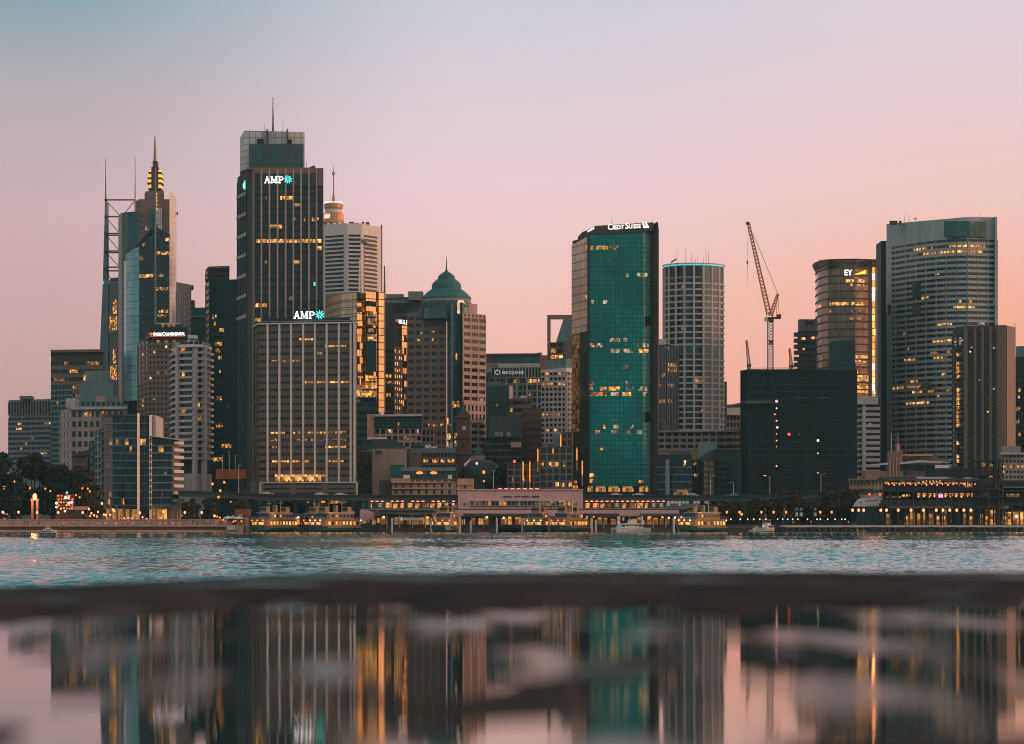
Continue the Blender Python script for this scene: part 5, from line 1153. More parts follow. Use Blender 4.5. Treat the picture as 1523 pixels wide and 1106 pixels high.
# ================================================================== right side
P = [(1101, 1205), (1113, 1196), (1275, 1190)]
t = building('construction_site', 'huge unfinished block wrapped in black netting with site lamps and cranes on top', P)
body(t, P, [551, 549, 549], None, 40, MT['netting']); body(t, [(1101, 1204), (1112, 1194.5), (1150, 1193)], 594, 600, 3, MT['dgrey'], 'hoist_landing')
f = frames(P)[1]
for k in range(17): t.mb('net_seam', MT['dgrey']).fbox(f, 0, f.L, PZ(560 + k*10.6, 1190) - .12, PZ(560 + k*10.6, 1190), -.1, .15)
for i in range(14): t.mb('scaffold_pole', MT['dark']).fbox(f, i*f.L/13.5, i*f.L/13.5 + .25, GZ, PZ(547, 1190), -.1, .3)
t.mb('net_roll', MT['netting']).fbox(f, f.L*.18, f.L*.28, GZ, PZ(551, 1190), -.1, .8)
ef = t.mb('edge_railing', MT['steel'])
for i in range(30): ef.fbox(f, i*f.L/30, i*f.L/30 + .12, PZ(549, 1190), PZ(545.5, 1190), -.3, 0)
ef.fbox(f, 0, f.L, PZ(546, 1190), PZ(545.7, 1190), -.3, .01); ef.fbox(f, f.L*.0, f.L*.6, PZ(547.6, 1190), PZ(547.3, 1190), -.3, .01)
for px_, py, m_, r_ in ((1155, 596.5, 'bulbp', .75), (1155, 607, 'bulbw', .4), (1152.5, 616, 'bulb', .4), (1155, 625.5, 'bulb', .45), (1156, 635.5, 'bulbw', .55), (1155, 645, 'bulb', .35), (1155, 655, 'bulb', .4), (1155, 664, 'bulb', .3), (1155, 693, 'bulb', .45), (1173.5, 645.5, 'bulbr', .75), (1189, 646, 'bulb', .2), (1216.5, 655, 'bulbw', .65), (1216.5, 674, 'bulb', .4), (1216.5, 703, 'bulb', .35)): t.new('site_lamp', MT[m_]).ball((PX(px_, 1189), 1189, PZ(py, 1189)), r_*.82, 8, 5)
for k in range(7): pbox(t, 'site_window', MT['tealc'], 1109 + k*4.6, 1111.4 + k*4.6, 597.3, 598.8, 1192, .6, new=True)
for px_ in (1190, 1223): pbox(t, 'net_opening', MT['dgrey'], px_ - 5, px_ + 8, 590, 591.2, 1189.3, .5, new=True)
t.finish()
def lattice(m, p, q, w0, w1, n, r=.13):
    p, q = Vector(p), Vector(q); d = (q - p); dn = d.normalized(); a = Vector((0, 1, 0)); b = dn.cross(a).normalized(); pr = None
    for i in range(n + 1):
        c = p + d*i/n; h = (w0 + (w1 - w0)*i/n)/2
        cs = [c + b*h*sx + a*h*sy for sx, sy in ((-1,-1),(1,-1),(1,1),(-1,1))]
        if pr:
            for k in range(4): m.tube(pr[k], cs[k], r*1.5, None, 4, False)
            for k in range(4): m.tube(pr[k], cs[(k+1) % 4], r, None, 4, False)
        pr = cs
def crane(label, base, top, cab, tip, Y, wm, wj, big):
    pt = lambda q: (PX(q[0], Y), Y, PZ(q[1], Y))
    t = Thing('tower_crane', label, 'crane', (PX(base[0], Y), Y, PZ(base[1], Y)), 'tower cranes on the construction block')
    n = 16 if big else 6; mat = bpy.data.materials.get('orange_crane_steel') or plain('orange_crane_steel', (.52, .24, .13), .6)
    if big:
        lattice(t.new('mast', MT['wsteel']), pt(base), pt(top), wm, wm, n, .16); pbox(t, 'climbing_frame', MT['dbrown'], base[0] - 4, base[0] + 4, 505, 512, Y - 1.2, 2.5)
        t.new('slewing_unit', MT['steel']).lathe(PX(top[0], Y), Y, [(1.3, PZ(top[1] + 2, Y)), (1.7, PZ(top[1], Y)), (1.2, PZ(top[1] - 3, Y))], 10)
        m = t.new('counterweight_deck', MT['steel']); m.box(PX(1138, Y), PX(1161, Y), Y - 1.2, Y + 1.2, PZ(474, Y), PZ(471.5, Y)); t.new('counterweight', MT['dbrown']).box(PX(1155, Y), PX(1161.5, Y), Y - 1.3, Y + 1.3, PZ(472, Y), PZ(467.5, Y)); t.new('cab', MT['wsteel']).box(PX(1137, Y), PX(1142, Y), Y - 1.5, Y + .5, PZ(477.5, Y), PZ(472.2, Y))
        lattice(t.new('back_mast', mat), pt((1146, 470)), pt((1157, 437)), 1.6, .8, 8, .16)
        lattice(t.new('boom', mat), pt(cab), pt(tip), 1.9, .9, 26, .15)
        t.new('pendant_rope', MT['steel']).tube(pt((1157, 437)), pt((1120, 347)), .10, .10, 4); t.new('hoist_rope', MT['steel']).tube(pt(tip), pt((1111, 424)), .06, .06, 4); t.new('hook_block', MT['steel']).tube(pt((1111.3, 388)), pt((1111.8, 393)), .4, .3, 6); t.new('back_rope', MT['steel']).tube(pt((1157, 437)), pt((1159, 469)), .1, .1, 4); t.new('back_rope', MT['steel']).tube(pt((1156, 437)), pt((1155, 468)), .1, .1, 4)
        t.new('boom_head', MT['dbrown']).ball(pt((1112, 332)), .8, 8, 5)
    else:
        lattice(t.new('mast', MT['wsteel']), pt(base), pt(top), wm, wm, 3, .14); t.new('cab', MT['dbrown']).box(PX(top[0], Y) - .9, PX(top[0], Y) + .9, Y - .9, Y + .9, PZ(top[1], Y), PZ(top[1] - 3, Y))
        lattice(t.new('boom', MT['redst']), pt((top[0], top[1] - 2)), pt(tip), 1.2, .5, 10, .12); t.new('rope', MT['steel']).tube(pt(tip), pt((top[0] + 2.5, top[1])), .07, None, 4); t.new('boom_head', MT['pinkst']).box(PX(tip[0], Y) - .5, PX(tip[0], Y) + .5, Y - .4, Y + .4, PZ(tip[1] + 6, Y), PZ(tip[1], Y))
    return t.finish()
crane('tall luffing crane with steeply raised boom rising from the netted block', (1146, 549), (1146, 477), (1144, 468), (1113, 331), 1215, 2.4, 1.9, True)
crane('small crane with near-upright boom at the left end of the netted block', (1114, 549), (1114, 545), None, (1110.5, 506), 1212, 1.2, .9, False)
crane('smallest crane, its leaning boom just left of the lettered dark block', (1177, 549), (1177, 546), None, (1174.5, 518), 1208, 1.2, .9, False)
P = [(1182, 1440), (1215, 1436)]
t = building('office_tower', 'dark notched tower with grey lettered sign box left of the bronze glass tower', P)
body(t, [(1186, 1441), (1216, 1436)], 492, None, 22, MT['dark']); pbox(t, 'sign_box', MT['grey'], 1189, 1216, 474.5, 492.5, 1437, 8)
for k in range(8):
    pbox(t, 'floor_deck', MT['dgrey'], 1182, 1216, 494 + k*9, 499.5 + k*9, 1435, 6, new=True); pbox(t, 'window', MT['g_dark'], 1186, 1216, 499.6 + k*9, 502.9 + k*9, 1436, 1, new=True)
for a, b, py in ((1192, 1199, 503.3), (1206, 1212, 502.3), (1194, 1197, 519), (1186, 1188, 529)): pbox(t, 'lit_window', MT['litb'], a, b, py - 2, py + 1.5, 1434.6, .5, new=True)
fr = Frame((PX(1189, 1436.8), 1436.8), (PX(1216, 1436.8), 1436.8)); k_ = fr.L/27; L = t.new('letters', MT['dark']); write(L, fr, 'ING', 9*k_, 21*k_, PZ(483, 1437), PZ(476.8, 1437), .1, .02); t.finish()

# bronze glass tower with beam sign
A = [(1213, 1412), (1216, 1398), (1222, 1388), (1231, 1380), (1245, 1377), (1272, 1376), (1291, 1379)]
t = building('glass_tower', 'bronze glass tower with rounded corners, flared louvre crown and white letters with yellow beam', A)
body(t, A, 395, None, 30, MT['g_bronzec'], 'curved_facade'); body(t, [(1291, 1379), (1297, 1381)], 396, 588, 20, MT['dbrown'], 'end_recess'); body(t, [(1297, 1381), (1301.5, 1381 + .85*M_(4.5, 1381))], 396, 586, 8, MT['g_gold'], 'gold_edge'); body(t, [(1301.6, 1385), (1305, 1388)], 396, 588, 20, MT['tealc'], 'end_wall')
A2 = A[:-1] + [(1298, 1379), (1304, 1387)]
for k in range(17): 
    for f in frames(A[:-1] + [(1297, 1379)]): t.mb('floor_band', MT['dbrown']).fbox(f, 0, f.L, PZ(398 + k*11.3, 1378) - .55, PZ(398 + k*11.3, 1378), -.1, .35)
for k in range(6):
    A3 = [(1259 + (p - 1259)*(1 + .004*k), Y_) for p, Y_ in A2]
    m = t.new('crown_louvre', MT['bronze'])
    for f in frames(A3): m.fbox(f, -.1, f.L + .1, PZ(395.5 - k*1.9, 1377) , PZ(394.5 - k*1.9, 1377), -2, .3 + .25*k)
body(t, [(p + (1 if p < 1259 else -1), Y_ + 2) for p, Y_ in A2], 386, 396, 20, MT['dbrown'], 'crown_core')
for i in range(24): 
    f = Frame((PX(1218, 1377), 1377), (PX(1300, 1377), 1377)); t.mb('crown_bracket', MT['brown']).fbox(f, i*f.L/24, i*f.L/24 + .3, PZ(396, 1377), PZ(386, 1377), -1, 1.2)
t.fac.append(dict(fr=frames(A), z0=PZ(590, 1376), fh=(PZ(398, 1376) - PZ(590, 1376))/34, sp=.1, nb=[1]*6, Y=1376, parent=None, nf=34, w=.3))
lit(t, [(415, 1258, 1270, 'litb'), (415, 1274, 1285, 'litb'), (425, 1263, 1268, 'lit'), (424, 1275, 1284, 'lit'), (433, 1275, 1284, 'litc'), (454, 1217, 1222, 'litb'), (454, 1234, 1262, 'litb'), (454, 1266, 1286, 'litb'), (464, 1234, 1236, 'lit'), (464, 1266, 1285, 'litc'), (474, 1262, 1285, 'litc'), (531, 1271, 1290, 'litb'), (534, 1271, 1290, 'lit'), (541, 1274, 1284, 'lit'), (544, 1252, 1256, 'lit'), (543, 1262, 1271, 'lit'), (552, 1271, 1276, 'lit'), (560, 1272, 1297, 'litb'), (563, 1272, 1297, 'litb'), (578, 1272, 1297, 'litb'), (584, 1272, 1297, 'litb'), (572, 1272, 1296, 'litc'), (412, 1262, 1286, 'litc')])
m = t.new('dark_side_bay', MT['g_blk']); f = frames(A)[4]; m.fbox(f, -f.L*.42, f.L*1.0, PZ(556, 1376), PZ(508, 1376), -.1, .42, None, PZ(504, 1376))
fr = Frame((PX(1250, 1376), 1376), (PX(1292, 1376), 1376)); k_ = fr.L/42; s = t.new('sign', MT['dark']); s.fbox(fr, 5*k_, 40*k_, PZ(411, 1376), PZ(410.5, 1376), 0, .6)
L = t.new('letters', MT['sign'], s); write(L, fr, 'EY', 6*k_, 17.5*k_, PZ(409.5, 1376), PZ(401, 1376), .6, .02); e = t.new('emblem', MT['yel'], s); flat(e, fr, [(20*k_, PZ(408.6, 1376)), (37.5*k_, PZ(401.5, 1376)), (37.5*k_, PZ(407, 1376))], .5, 1.0); t.finish()

P = [(1275, 1300), (1308, 1294)]
t = building('apartment_tower', 'concrete balcony tower with pale cap between the netted block and the big curved tower', P)
body(t, P, 590, None, 20, MT['dark']); pbox(t, 'cap', MT['lconc'], 1272, 1306, 589, 601, 1290, 14); pbox(t, 'spine', MT['lconc'], 1283, 1287.5, 601, 712, 1291, 5)
for k in range(13):
    pbox(t, 'balcony', MT['lconc'], 1275, 1283, 606 + k*8.5, 609.6 + k*8.5, 1293, 6, new=True); pbox(t, 'balcony', MT['lconc'], 1287.6, 1309, 605 + k*8.5, 609.6 + k*8.5, 1291, 6, new=True)
    pbox(t, 'window', MT['g_dark'], 1275.5, 1307, 609.7 + k*8.5, 613.4 + k*8.5, 1295, 2, new=True)
pbox(t, 'lit_window', MT['litw'], 1293, 1295, 629, 631, 1294.6, .5); t.finish()
P = [(1303, 1480), (1321, 1476)]
t = building('office_tower', 'black slab tower hidden between the bronze glass tower and the big curved tower', P); body(t, P, 466, None, 20, MT['dark']); fac(t, P, 468, 690, 20, 4, MT['dark'], MT['g_blk'], .3, .1, .2); t.finish()

# big curved tower
A = [(1318.5, 1432)] + [(1318.5 + 164.5*i/11, 1432 - 44*math.sin(min(1, i/8)*math.pi/2)**1.0 + (0 if i < 8 else (i - 8)*1.6)) for i in range(1, 12)]
t = building('office_tower', 'big pale tower with convex ribbed front, blank parapet and dark louvred opening at top right', A)
tops = [333 - 10.5*min(1, i/8) for i in range(12)]
body(t, A, tops, None, 34, MT['coolc']); 
f0 = frames(A)[0]
B_ = [(1327.5, A[0][1] + (A[1][1] - A[0][1])*.6)] + A[1:]
fac(t, B_, 355, 694, 41, 1, MT['coolc'], MT['g_dark'], .50, .035, .75)
rec = t.fac[-1]
lit(t, [(366, 1359, 1370, 'litb'), (366, 1372, 1380), (365, 1385, 1387), (364, 1412, 1456, 'litb'), (364, 1456, 1466, 'lit'), (375, 1374, 1392, 'litb'), (374, 1394, 1440, 'litb'), (374, 1442, 1462, 'litb'), (376, 1355, 1366, 'litc'), (411, 1391, 1398, 'lit'), (439, 1371, 1382, 'lit'), (447, 1422, 1430, 'lit'), (447, 1441, 1445), (455, 1418, 1450, 'litb'), (454, 1477, 1480), (480, 1394, 1416, 'litb'), (492, 1344, 1346), (498, 1392, 1394), (507, 1387, 1418, 'litb'), (517, 1348, 1352), (524, 1383, 1394, 'lit'), (525, 1410, 1414), (533, 1345, 1362, 'litb'), (533, 1388, 1410, 'lit'), (560, 1400, 1406), (569, 1347, 1366, 'lit'), (577, 1328, 1345, 'litb'), (577, 1349, 1370, 'lit'), (577, 1377, 1382), (585, 1357, 1372, 'litb'), (585, 1378, 1390, 'lit'), (585, 1407, 1416), (595, 1347, 1383, 'litb'), (594, 1393, 1397), (604, 1329, 1350, 'litb'), (611, 1374, 1384, 'lit'), (628, 1400, 1416, 'litb'), (637, 1366, 1372), (636, 1396, 1400), (662, 1366, 1371, 'litc'), (662, 1410, 1416, 'lit'), (671, 1394, 1398)])
f = frames(A)[7]
body(t, [(1404, 1387.2), (1421, 1386.6), (1442, 1387.2), (1466, 1389.5)], 328.5, 352, 2, MT['g_tealc'], 'louvred_opening')
pbox(t, 'lit_window', MT['litw'], 1444, 1448, 329.5, 331.5, 1385.8, .5)
for a, b, y0, y1 in ((1359, 1370, 419, 442), (1359, 1370, 453, 468), (1320.5, 1325, 453, 467), (1373, 1384, 569, 577)): pbox(t, 'sky_garden', MT['dark'], a, b, y0, y1, 1392 if a > 1330 else 1420, 5, new=True)
for a, b in ((1324, 1335), (1338, 1341), (1360, 1364), (1435, 1437), (1440, 1444)): pbox(t, 'roof_unit', MT['dbrown'], a, b, 324.5 if a > 1350 else 328, 333 if a < 1350 else 325, 1415 if a < 1350 else 1400, 3, new=True)
for px_ in (1345, 1352, 1362, 1431, 1457): mast(t, px_, 318, 330, 1405, .1)
pbox(t, 'end_pier', MT['coolc'], 1480, 1483.2, 322, 540, 1389, 8); pbox(t, 'side_slab', MT['dark'], 1310.5, 1318.4, 358, 690, 1440, 20); t.finish()

# ribbed hotel
P = [(1417, 1296), (1424, 1284), (1434, 1278), (1496, 1272), (1509, 1284)]
t = building('hotel_tower', 'dark brown ribbed hotel tower with a column of amber windows on its left edge', P)
body(t, P, [490, 486, 484, 484, 486], None, 28, MT['dbrown'])
fac(t, P, 494, 695, 27, [2, 2, 9, 1], MT['dbrown'], MT['g_dark'], .3, .15, .3, segs=[0, 1, 2])
f = frames(P)[2]
for a, b in ((1434, 1440), (1449, 1453), (1460, 1464), (1472, 1476), (1483, 1496)): 
    m = t.new('rib', MT['bronze']); m.fbox(f, (a - 1434)/62*f.L, (b - 1434)/62*f.L, PZ(700, 1275), PZ(486 if a < 1480 else 485, 1275), -.1, 1.2)
m = t.new('top_wall', MT['dbrown']); m.fbox(f, 0, f.L, PZ(494, 1275), PZ(484, 1275), -.1, .6); m = t.new('corner_pier', MT['bronze']); f3 = frames(P)[3]; m.fbox(f3, 0, f3.L, PZ(700, 1275), PZ(484.5, 1275), -.1, .5); pbox(t, 'edge_pole', MT['fin'], 1509.3, 1510.3, 482, 700, 1285, .6)
f1 = frames(P)[1]
rr = random.Random(2)
for k in range(26):
    if rr.random() < .72: m = t.new('lit_window', MT['litb']); z = PZ(520 + k*6.6, 1280); m.fbox(f1, f1.L*.05, f1.L*.32, z - .7, z + .8, 0, .6)
    if rr.random() < .5: m = t.new('window', MT['tealc']); z = PZ(520 + k*6.6, 1280); m.fbox(f1, f1.L*.60, f1.L*.85, z - .5, z + .7, 0, .6)
for px_, py in ((1445, 516), (1443, 523), (1478, 517), (1491, 527), (1478, 578), (1457, 565), (1469, 612)): pbox(t, 'lit_window', MT['litb'], px_ - 1, px_ + 1.2, py - 1.2, py + 1.2, 1271.5, .5, new=True)
fr = Frame((PX(1418, 1293), 1293), (PX(1434, 1277), 1277)); L = t.new('letters', bpy.data.materials['dim_white_sign'])
for k, s_ in enumerate(('FOUR', 'SEASONS', 'HOTEL')): write(L, fr, s_, fr.L*(.3 if k != 1 else .22), fr.L*(.85 if k != 1 else 1.0), PZ(504.5 + k*4, 1283), PZ(501.8 + k*4, 1283), .6, 0)
t.mb('roof_dish', MT['pile']).ball((PX(1460, 1280), 1280, PZ(482, 1280)), 1.5, 10, 6, sz=.55); t.finish()
P = [(1509, 1400), (1535, 1396)]
t = building('office_tower', 'dark tower with teal upper floors cut off by the right edge of the photo', P); body(t, P, 530, None, 20, MT['dark']); body(t, [(1511, 1402), (1535, 1398)], 514, 545, 14, MT['tealc'], 'upper_floors'); fac(t, P, 558, 690, 14, 5, MT['dark'], MT['g_dark'], .4, .3, .3); lit(t, [(594, 1513, 1517, 'litb'), (612, 1512, 1517, 'litb'), (630, 1512, 1516, 'litb'), (644, 1514, 1518, 'litb'), (578, 1514, 1518)]); t.finish()
# low buildings behind the terminal
P = [(1322, 1180), (1386, 1176)]
t = building('stone_building', 'old brown stone hall with square corner tower and flagpoles behind the cruise terminal', P)
body(t, P, 676, None, 16, MT['brown']); body(t, [(1384, 1177), (1400, 1176)], [676, 682], None, 12, MT['brown'], 'side_wing'); pbox(t, 'tower', MT['brown'], 1321, 1343, 671, 735, 1174, 7); pbox(t, 'turret', MT['redst'], 1333, 1339, 660, 671, 1176, 4); fac(t, [(1344, 1178.5), (1386, 1176)], 682, 712, 2, 10, MT['brown'], MT['g_dark'], .4, .4, .3, 'bay'); pbox(t, 'cornice', MT['sand'], 1343, 1387, 675, 678, 1175, 2)
for px_ in (1325.5, 1335.5): mast(t, px_, 643, 672, 1176, .16, 'flagpole', MT['pile'])
for k in range(4): pbox(t, 'pilaster', MT['sand'], 1323 + k*5, 1324.5 + k*5, 680, 730, 1173.6, 1, new=True)
t.finish()
P = [(1263, 1140), (1312, 1136)]
t = building('stone_building', 'low sandstone-brown building with paired dark windows left of the cruise terminal', P); body(t, P, 713, None, 15, MT['sand']); fac(t, P, 714, 740, 2, 9, MT['sand'], MT['g_dark'], .4, .5, .25, 'bay'); pbox(t, 'upper_storey', MT['brown'], 1287, 1320, 700, 713, 1142, 8); pbox(t, 'cornice', MT['brown'], 1262, 1312.5, 711.5, 714, 1135.4, 3); t.finish()
P = [(1489, 1180), (1535, 1176)]
t = building('office_block', 'beige block with two rows of amber windows behind the right end of the cruise terminal', P); body(t, P, 674, None, 16, MT['beige']); fac(t, P, 676, 715, 5, 8, MT['beige'], MT['g_dark'], .5, .35, .3, 'bay'); lit(t, [(692, 1491, 1498, 'litb'), (692, 1502, 1506, 'litb'), (692, 1509, 1522, 'litb'), (700, 1491, 1494)]); pbox(t, 'roof_plant', MT['grey'], 1490, 1518, 663, 674, 1182, 6); pbox(t, 'cornice', MT['lconc'], 1488, 1536, 673, 675.5, 1175.5, 3); t.finish()
# ================================================================== elevated road, station, terminal, wharves
def pathbox(m, pts, y0, y1, D):
    """ribbon box through (px, py_offset) points"""
    for (a, ya, Ya), (b, yb, Yb) in zip(pts[:-1], pts[1:]):
        fr = Frame((PX(a, Ya), Ya), (PX(b, Yb), Yb))
        m.fbox(fr, 0, fr.L, PZ(ya + y1, Ya), PZ(ya + y0, Ya), -D, 0, PZ(yb + y1, Yb), PZ(yb + y0, Yb))
t = Thing('elevated_road', 'long dark elevated roadway with parapet and piers crossing in front of the towers', 'elevated road', (PX(780, 1056), 1056, GZ))
RP = [(265, 731, 1056), (330, 733.5, 1056), (420, 736.5, 1056), (560, 737.5, 1056), (700, 737.5, 1056), (860, 737.5, 1056), (980, 737.5, 1056), (1100, 738.5, 1056), (1190, 735, 1056), (1262, 730, 1056), (1300, 728, 1058)]
pathbox(t.mb('deck', MT['dgrey']), RP, 1.0, 7, 13); pathbox(t.mb('parapet', MT['dark']), [(a, b, c - .3) for a, b, c in RP], -1.6, 2.2, .5)
rl = t.mb('railing', MT['steel']); pathbox(rl, [(a, b, c - .3) for a, b, c in RP], -3.0, -2.6, .12)
for k in range(0, 104): 
    px_ = 266 + k*10
    for (a, ya, Ya), (b, yb, Yb) in zip(RP[:-1], RP[1:]):
        if a <= px_ < b: yy = ya + (yb - ya)*(px_ - a)/(b - a); rl.tube((PX(px_, 1055.6), 1055.6, PZ(yy - 1, 1055.6)), (PX(px_, 1055.6), 1055.6, PZ(yy - 3, 1055.6)), .05, None, 4)
for px_ in (285, 308, 372, 440, 486, 535, 1040, 1048, 1062, 1097, 1150, 1194, 1240, 1280): pbox(t, 'pier', MT['dark'], px_ - 2.2, px_ + 2.2, 741, 792 if px_ > 400 else 776, 1058, 6, new=True)
t.finish()
def on_road(px_):
    for (a, ya, Ya), (b, yb, Yb) in zip(RP[:-1], RP[1:]):
        if a <= px_ <= b: return PZ(ya + (yb - ya)*(px_ - a)/(b - a) + 1.0, 1056)
# dim arcade of shops behind the ferry berths
t = Thing('arcade_building', 'dim low arcade behind the ferries with a few amber windows under the elevated road', 'building', (PX(455, 1078), 1078, GZ))
pbox(t, 'wall', MT['dark'], 372, 548, 744, 795, 1078, 12); fr = Frame((PX(372, 1078), 1078), (PX(548, 1078), 1078))
for i in range(15): t.mb('pillar', MT['dgrey']).fbox(fr, fr.L*i/15, fr.L*i/15 + .6, GZ - 1, PZ(744, 1078), 0, .4)
for a, b, y0, y1, m_ in ((478, 484, 745, 748, 'lit'), (492, 505, 744, 749, 'litb'), (506, 515, 745, 748, 'litc'), (457, 459, 746, 748, 'lit'), (443, 447, 762, 770, 'litb'), (520, 526, 760, 768, 'amber'), (395, 399, 758, 762, 'litc')): pbox(t, 'lit_window', MT[m_], a, b, y0, y1, 1077.5, .4, new=True)
t.finish()
t = Thing('tree_shade_building', 'dark wall of low shops under the elevated road right of the station', 'building', (PX(1170, 1085), 1085, GZ)); t.o.name = 'shop_building'
pbox(t, 'wall', MT['dark'], 1050, 1270, 741, 795, 1085, 10)
for a, b in ((1052, 1058), (1092, 1096), (1130, 1134), (1205, 1212), (1232, 1238)): pbox(t, 'lit_window', MT['litc'], a, b, 766, 771, 1084.5, .4, new=True)
t.finish()
# railway station
t = Thing('railway_station', 'pale pink railway station block with dark lettering, window band and rows of platform lights', 'station', (PX(775, 1040), 1040, GZ))
pbox(t, 'wall', MT['station'], 681, 867, 729, 757, 1038, 14); pbox(t, 'roof_edge', MT['station'], 680.3, 867.7, 727, 729.02, 1037.5, 15); pbox(t, 'ledge', MT['dark'], 680, 1010, 756.6, 758, 1037.2, 2)
pbox(t, 'beam', MT['station'], 679, 1010, 758.01, 767.5, 1037, 16); pbox(t, 'window_band', MT['g_dark'], 700, 848.5, 744.7, 751.7, 1037.6, 1)
pbox(t, 'window_frame', MT['lconc'], 699, 849.5, 743.9, 744.69, 1037.3, 1); pbox(t, 'window_frame', MT['lconc'], 699, 849.5, 751.71, 752.4, 1037.3, 1)
for k in range(25): pbox(t, 'mullion', MT['lconc'], 700 + k*6, 700.5 + k*6, 744.7, 751.7, 1037.4, .3)
for a, b, m_ in ((703, 716, 'litc'), (721, 724, 'litc'), (726, 730, 'litb'), (742, 746, 'litb'), (747, 753, 'litb'), (770, 774, 'litc'), (800, 828, 'litc'), (831, 848, 'lit')): pbox(t, 'lit_window', MT[m_], a, b, 745, 751.4, 1037.5, .3, new=True)
for px_ in (691, 857): pbox(t, 'porthole', MT['dark'], px_ - 1, px_ + 1, 748, 750.5, 1037.6, 1, new=True)
fr = Frame((PX(681, 1037.8), 1037.8), (PX(867, 1037.8), 1037.8)); k_ = fr.L/186; L = t.new('letters', MT['dark'])
for s_, a, b in (('CIRCULAR', 68, 80), ('QUAY', 84.5, 92), ('RAILWAY', 95.5, 106), ('STATION', 110, 121)): write(L, fr, s_, a*k_, b*k_, PZ(739.2, 1038), PZ(737, 1038), .05, .02)
for px_ in (682, 745, 782, 816, 868, 915, 960, 1008): pbox(t, 'column', MT['station'], px_ - 1.4, px_ + 1.4, 767.5, 792, 1037.5, 2, new=True)
for px_ in (745, 782, 820): pbox(t, 'downpipe', MT['dark'], px_ - .5, px_ + .5, 752.6, 757, 1037.1, .3, new=True)
for a, b, c in ((548, 681, 1), (867.5, 990, 2)):
    pbox(t, 'platform_back_wall', MT['dbrown'], a, b, 744, 757, 1052, 1, new=True); pbox(t, 'platform_edge', MT['station'] if c == 2 else MT['grey'], a, b, 756, 758.2, 1038.5, 13, new=True)
    n = int((b - a)/7.6)
    for k in range(n):
        if k % 4 == 3 and c == 1: continue
        pbox(t, 'platform_light', MT['bulbr'] if False else emit('platform_tube', (1, .34, .20), 1.9) if 'platform_tube' not in bpy.data.materials else bpy.data.materials['platform_tube'], a + 3 + k*7.6, a + 7.2 + k*7.6, 744.6, 745.7, 1041, .6, new=True)
    for k in range(int((b - a)/11)):
        pbox(t, 'platform_column', MT['dgrey'], a + 2 + k*11, a + 3 + k*11, 745, 756, 1043, .6, new=True)
        if rnd.random() < .9: w_ = rnd.uniform(4, 9); pbox(t, 'lit_panel', MT[rnd.choice(('amber', 'amber', 'litb', 'litw', 'lit'))], a + 3.6 + k*11, a + 3.6 + k*11 + w_, 747 + rnd.random()*2, 754 + rnd.random()*1.8, 1051 - rnd.random()*4, .4, new=True)
pbox(t, 'pink_light', MT['bulbp'], 672.5, 675, 748, 751, 1040, .6)
for k in range(7): pbox(t, 'roof_lamp', bpy.data.materials['platform_tube'], 741 + k*9.2, 746.4 + k*9.2, 726.2, 728.2, 1044, 1, new=True); 
for k in range(7): pbox(t, 'lamp_hood', MT['redst'], 740.6 + k*9.2, 746.8 + k*9.2, 725.4, 726.19, 1043.8, 1.4, new=True)
pbox(t, 'concourse_back_wall', MT['dbrown'], 536, 1012, 767, 795, 1053, 1)
for k in range(62):
    px_ = 538 + k*7.6
    if rnd.random() < .88: w_ = rnd.uniform(3, 7); y0 = rnd.uniform(767.6, 774); pbox(t, 'lit_shopfront', MT[rnd.choice(('amber', 'amber', 'litb', 'litw', 'lit', 'litc'))], px_, px_ + w_, y0, y0 + rnd.uniform(3, 9), 1052.4 - rnd.random()*6, .4, new=True)
pbox(t, 'end_pavilion', MT['station'], 536, 556, 757, 773, 1040, 8); m = t.new('sloping_wall', MT['station']); fr = Frame((PX(535, 1036), 1036), (PX(572, 1036), 1036)); flat(m, fr, [(0, PZ(775, 1036)), (0, PZ(760, 1036)), (fr.L*.45, PZ(760, 1036)), (fr.L*.6, PZ(763, 1036)), (fr.L*.25, PZ(773, 1036))], -.5, 0)
for a in (538, 546, 553): pbox(t, 'pavilion_window', MT['g_teal'], a, a + 4.5, 747, 755.5, 1040, .5, new=True)
for k in range(11): 
    if k not in (6, 9): pbox(t, 'pale_panel', MT['pile'], 992 + k*5.6, 996.4 + k*5.6, 745, 748.5 if k % 3 else 752, 1045, .4, new=True)
pbox(t, 'end_wall', MT['grey'], 990, 1040, 748.5, 757, 1047, 1); t.finish()

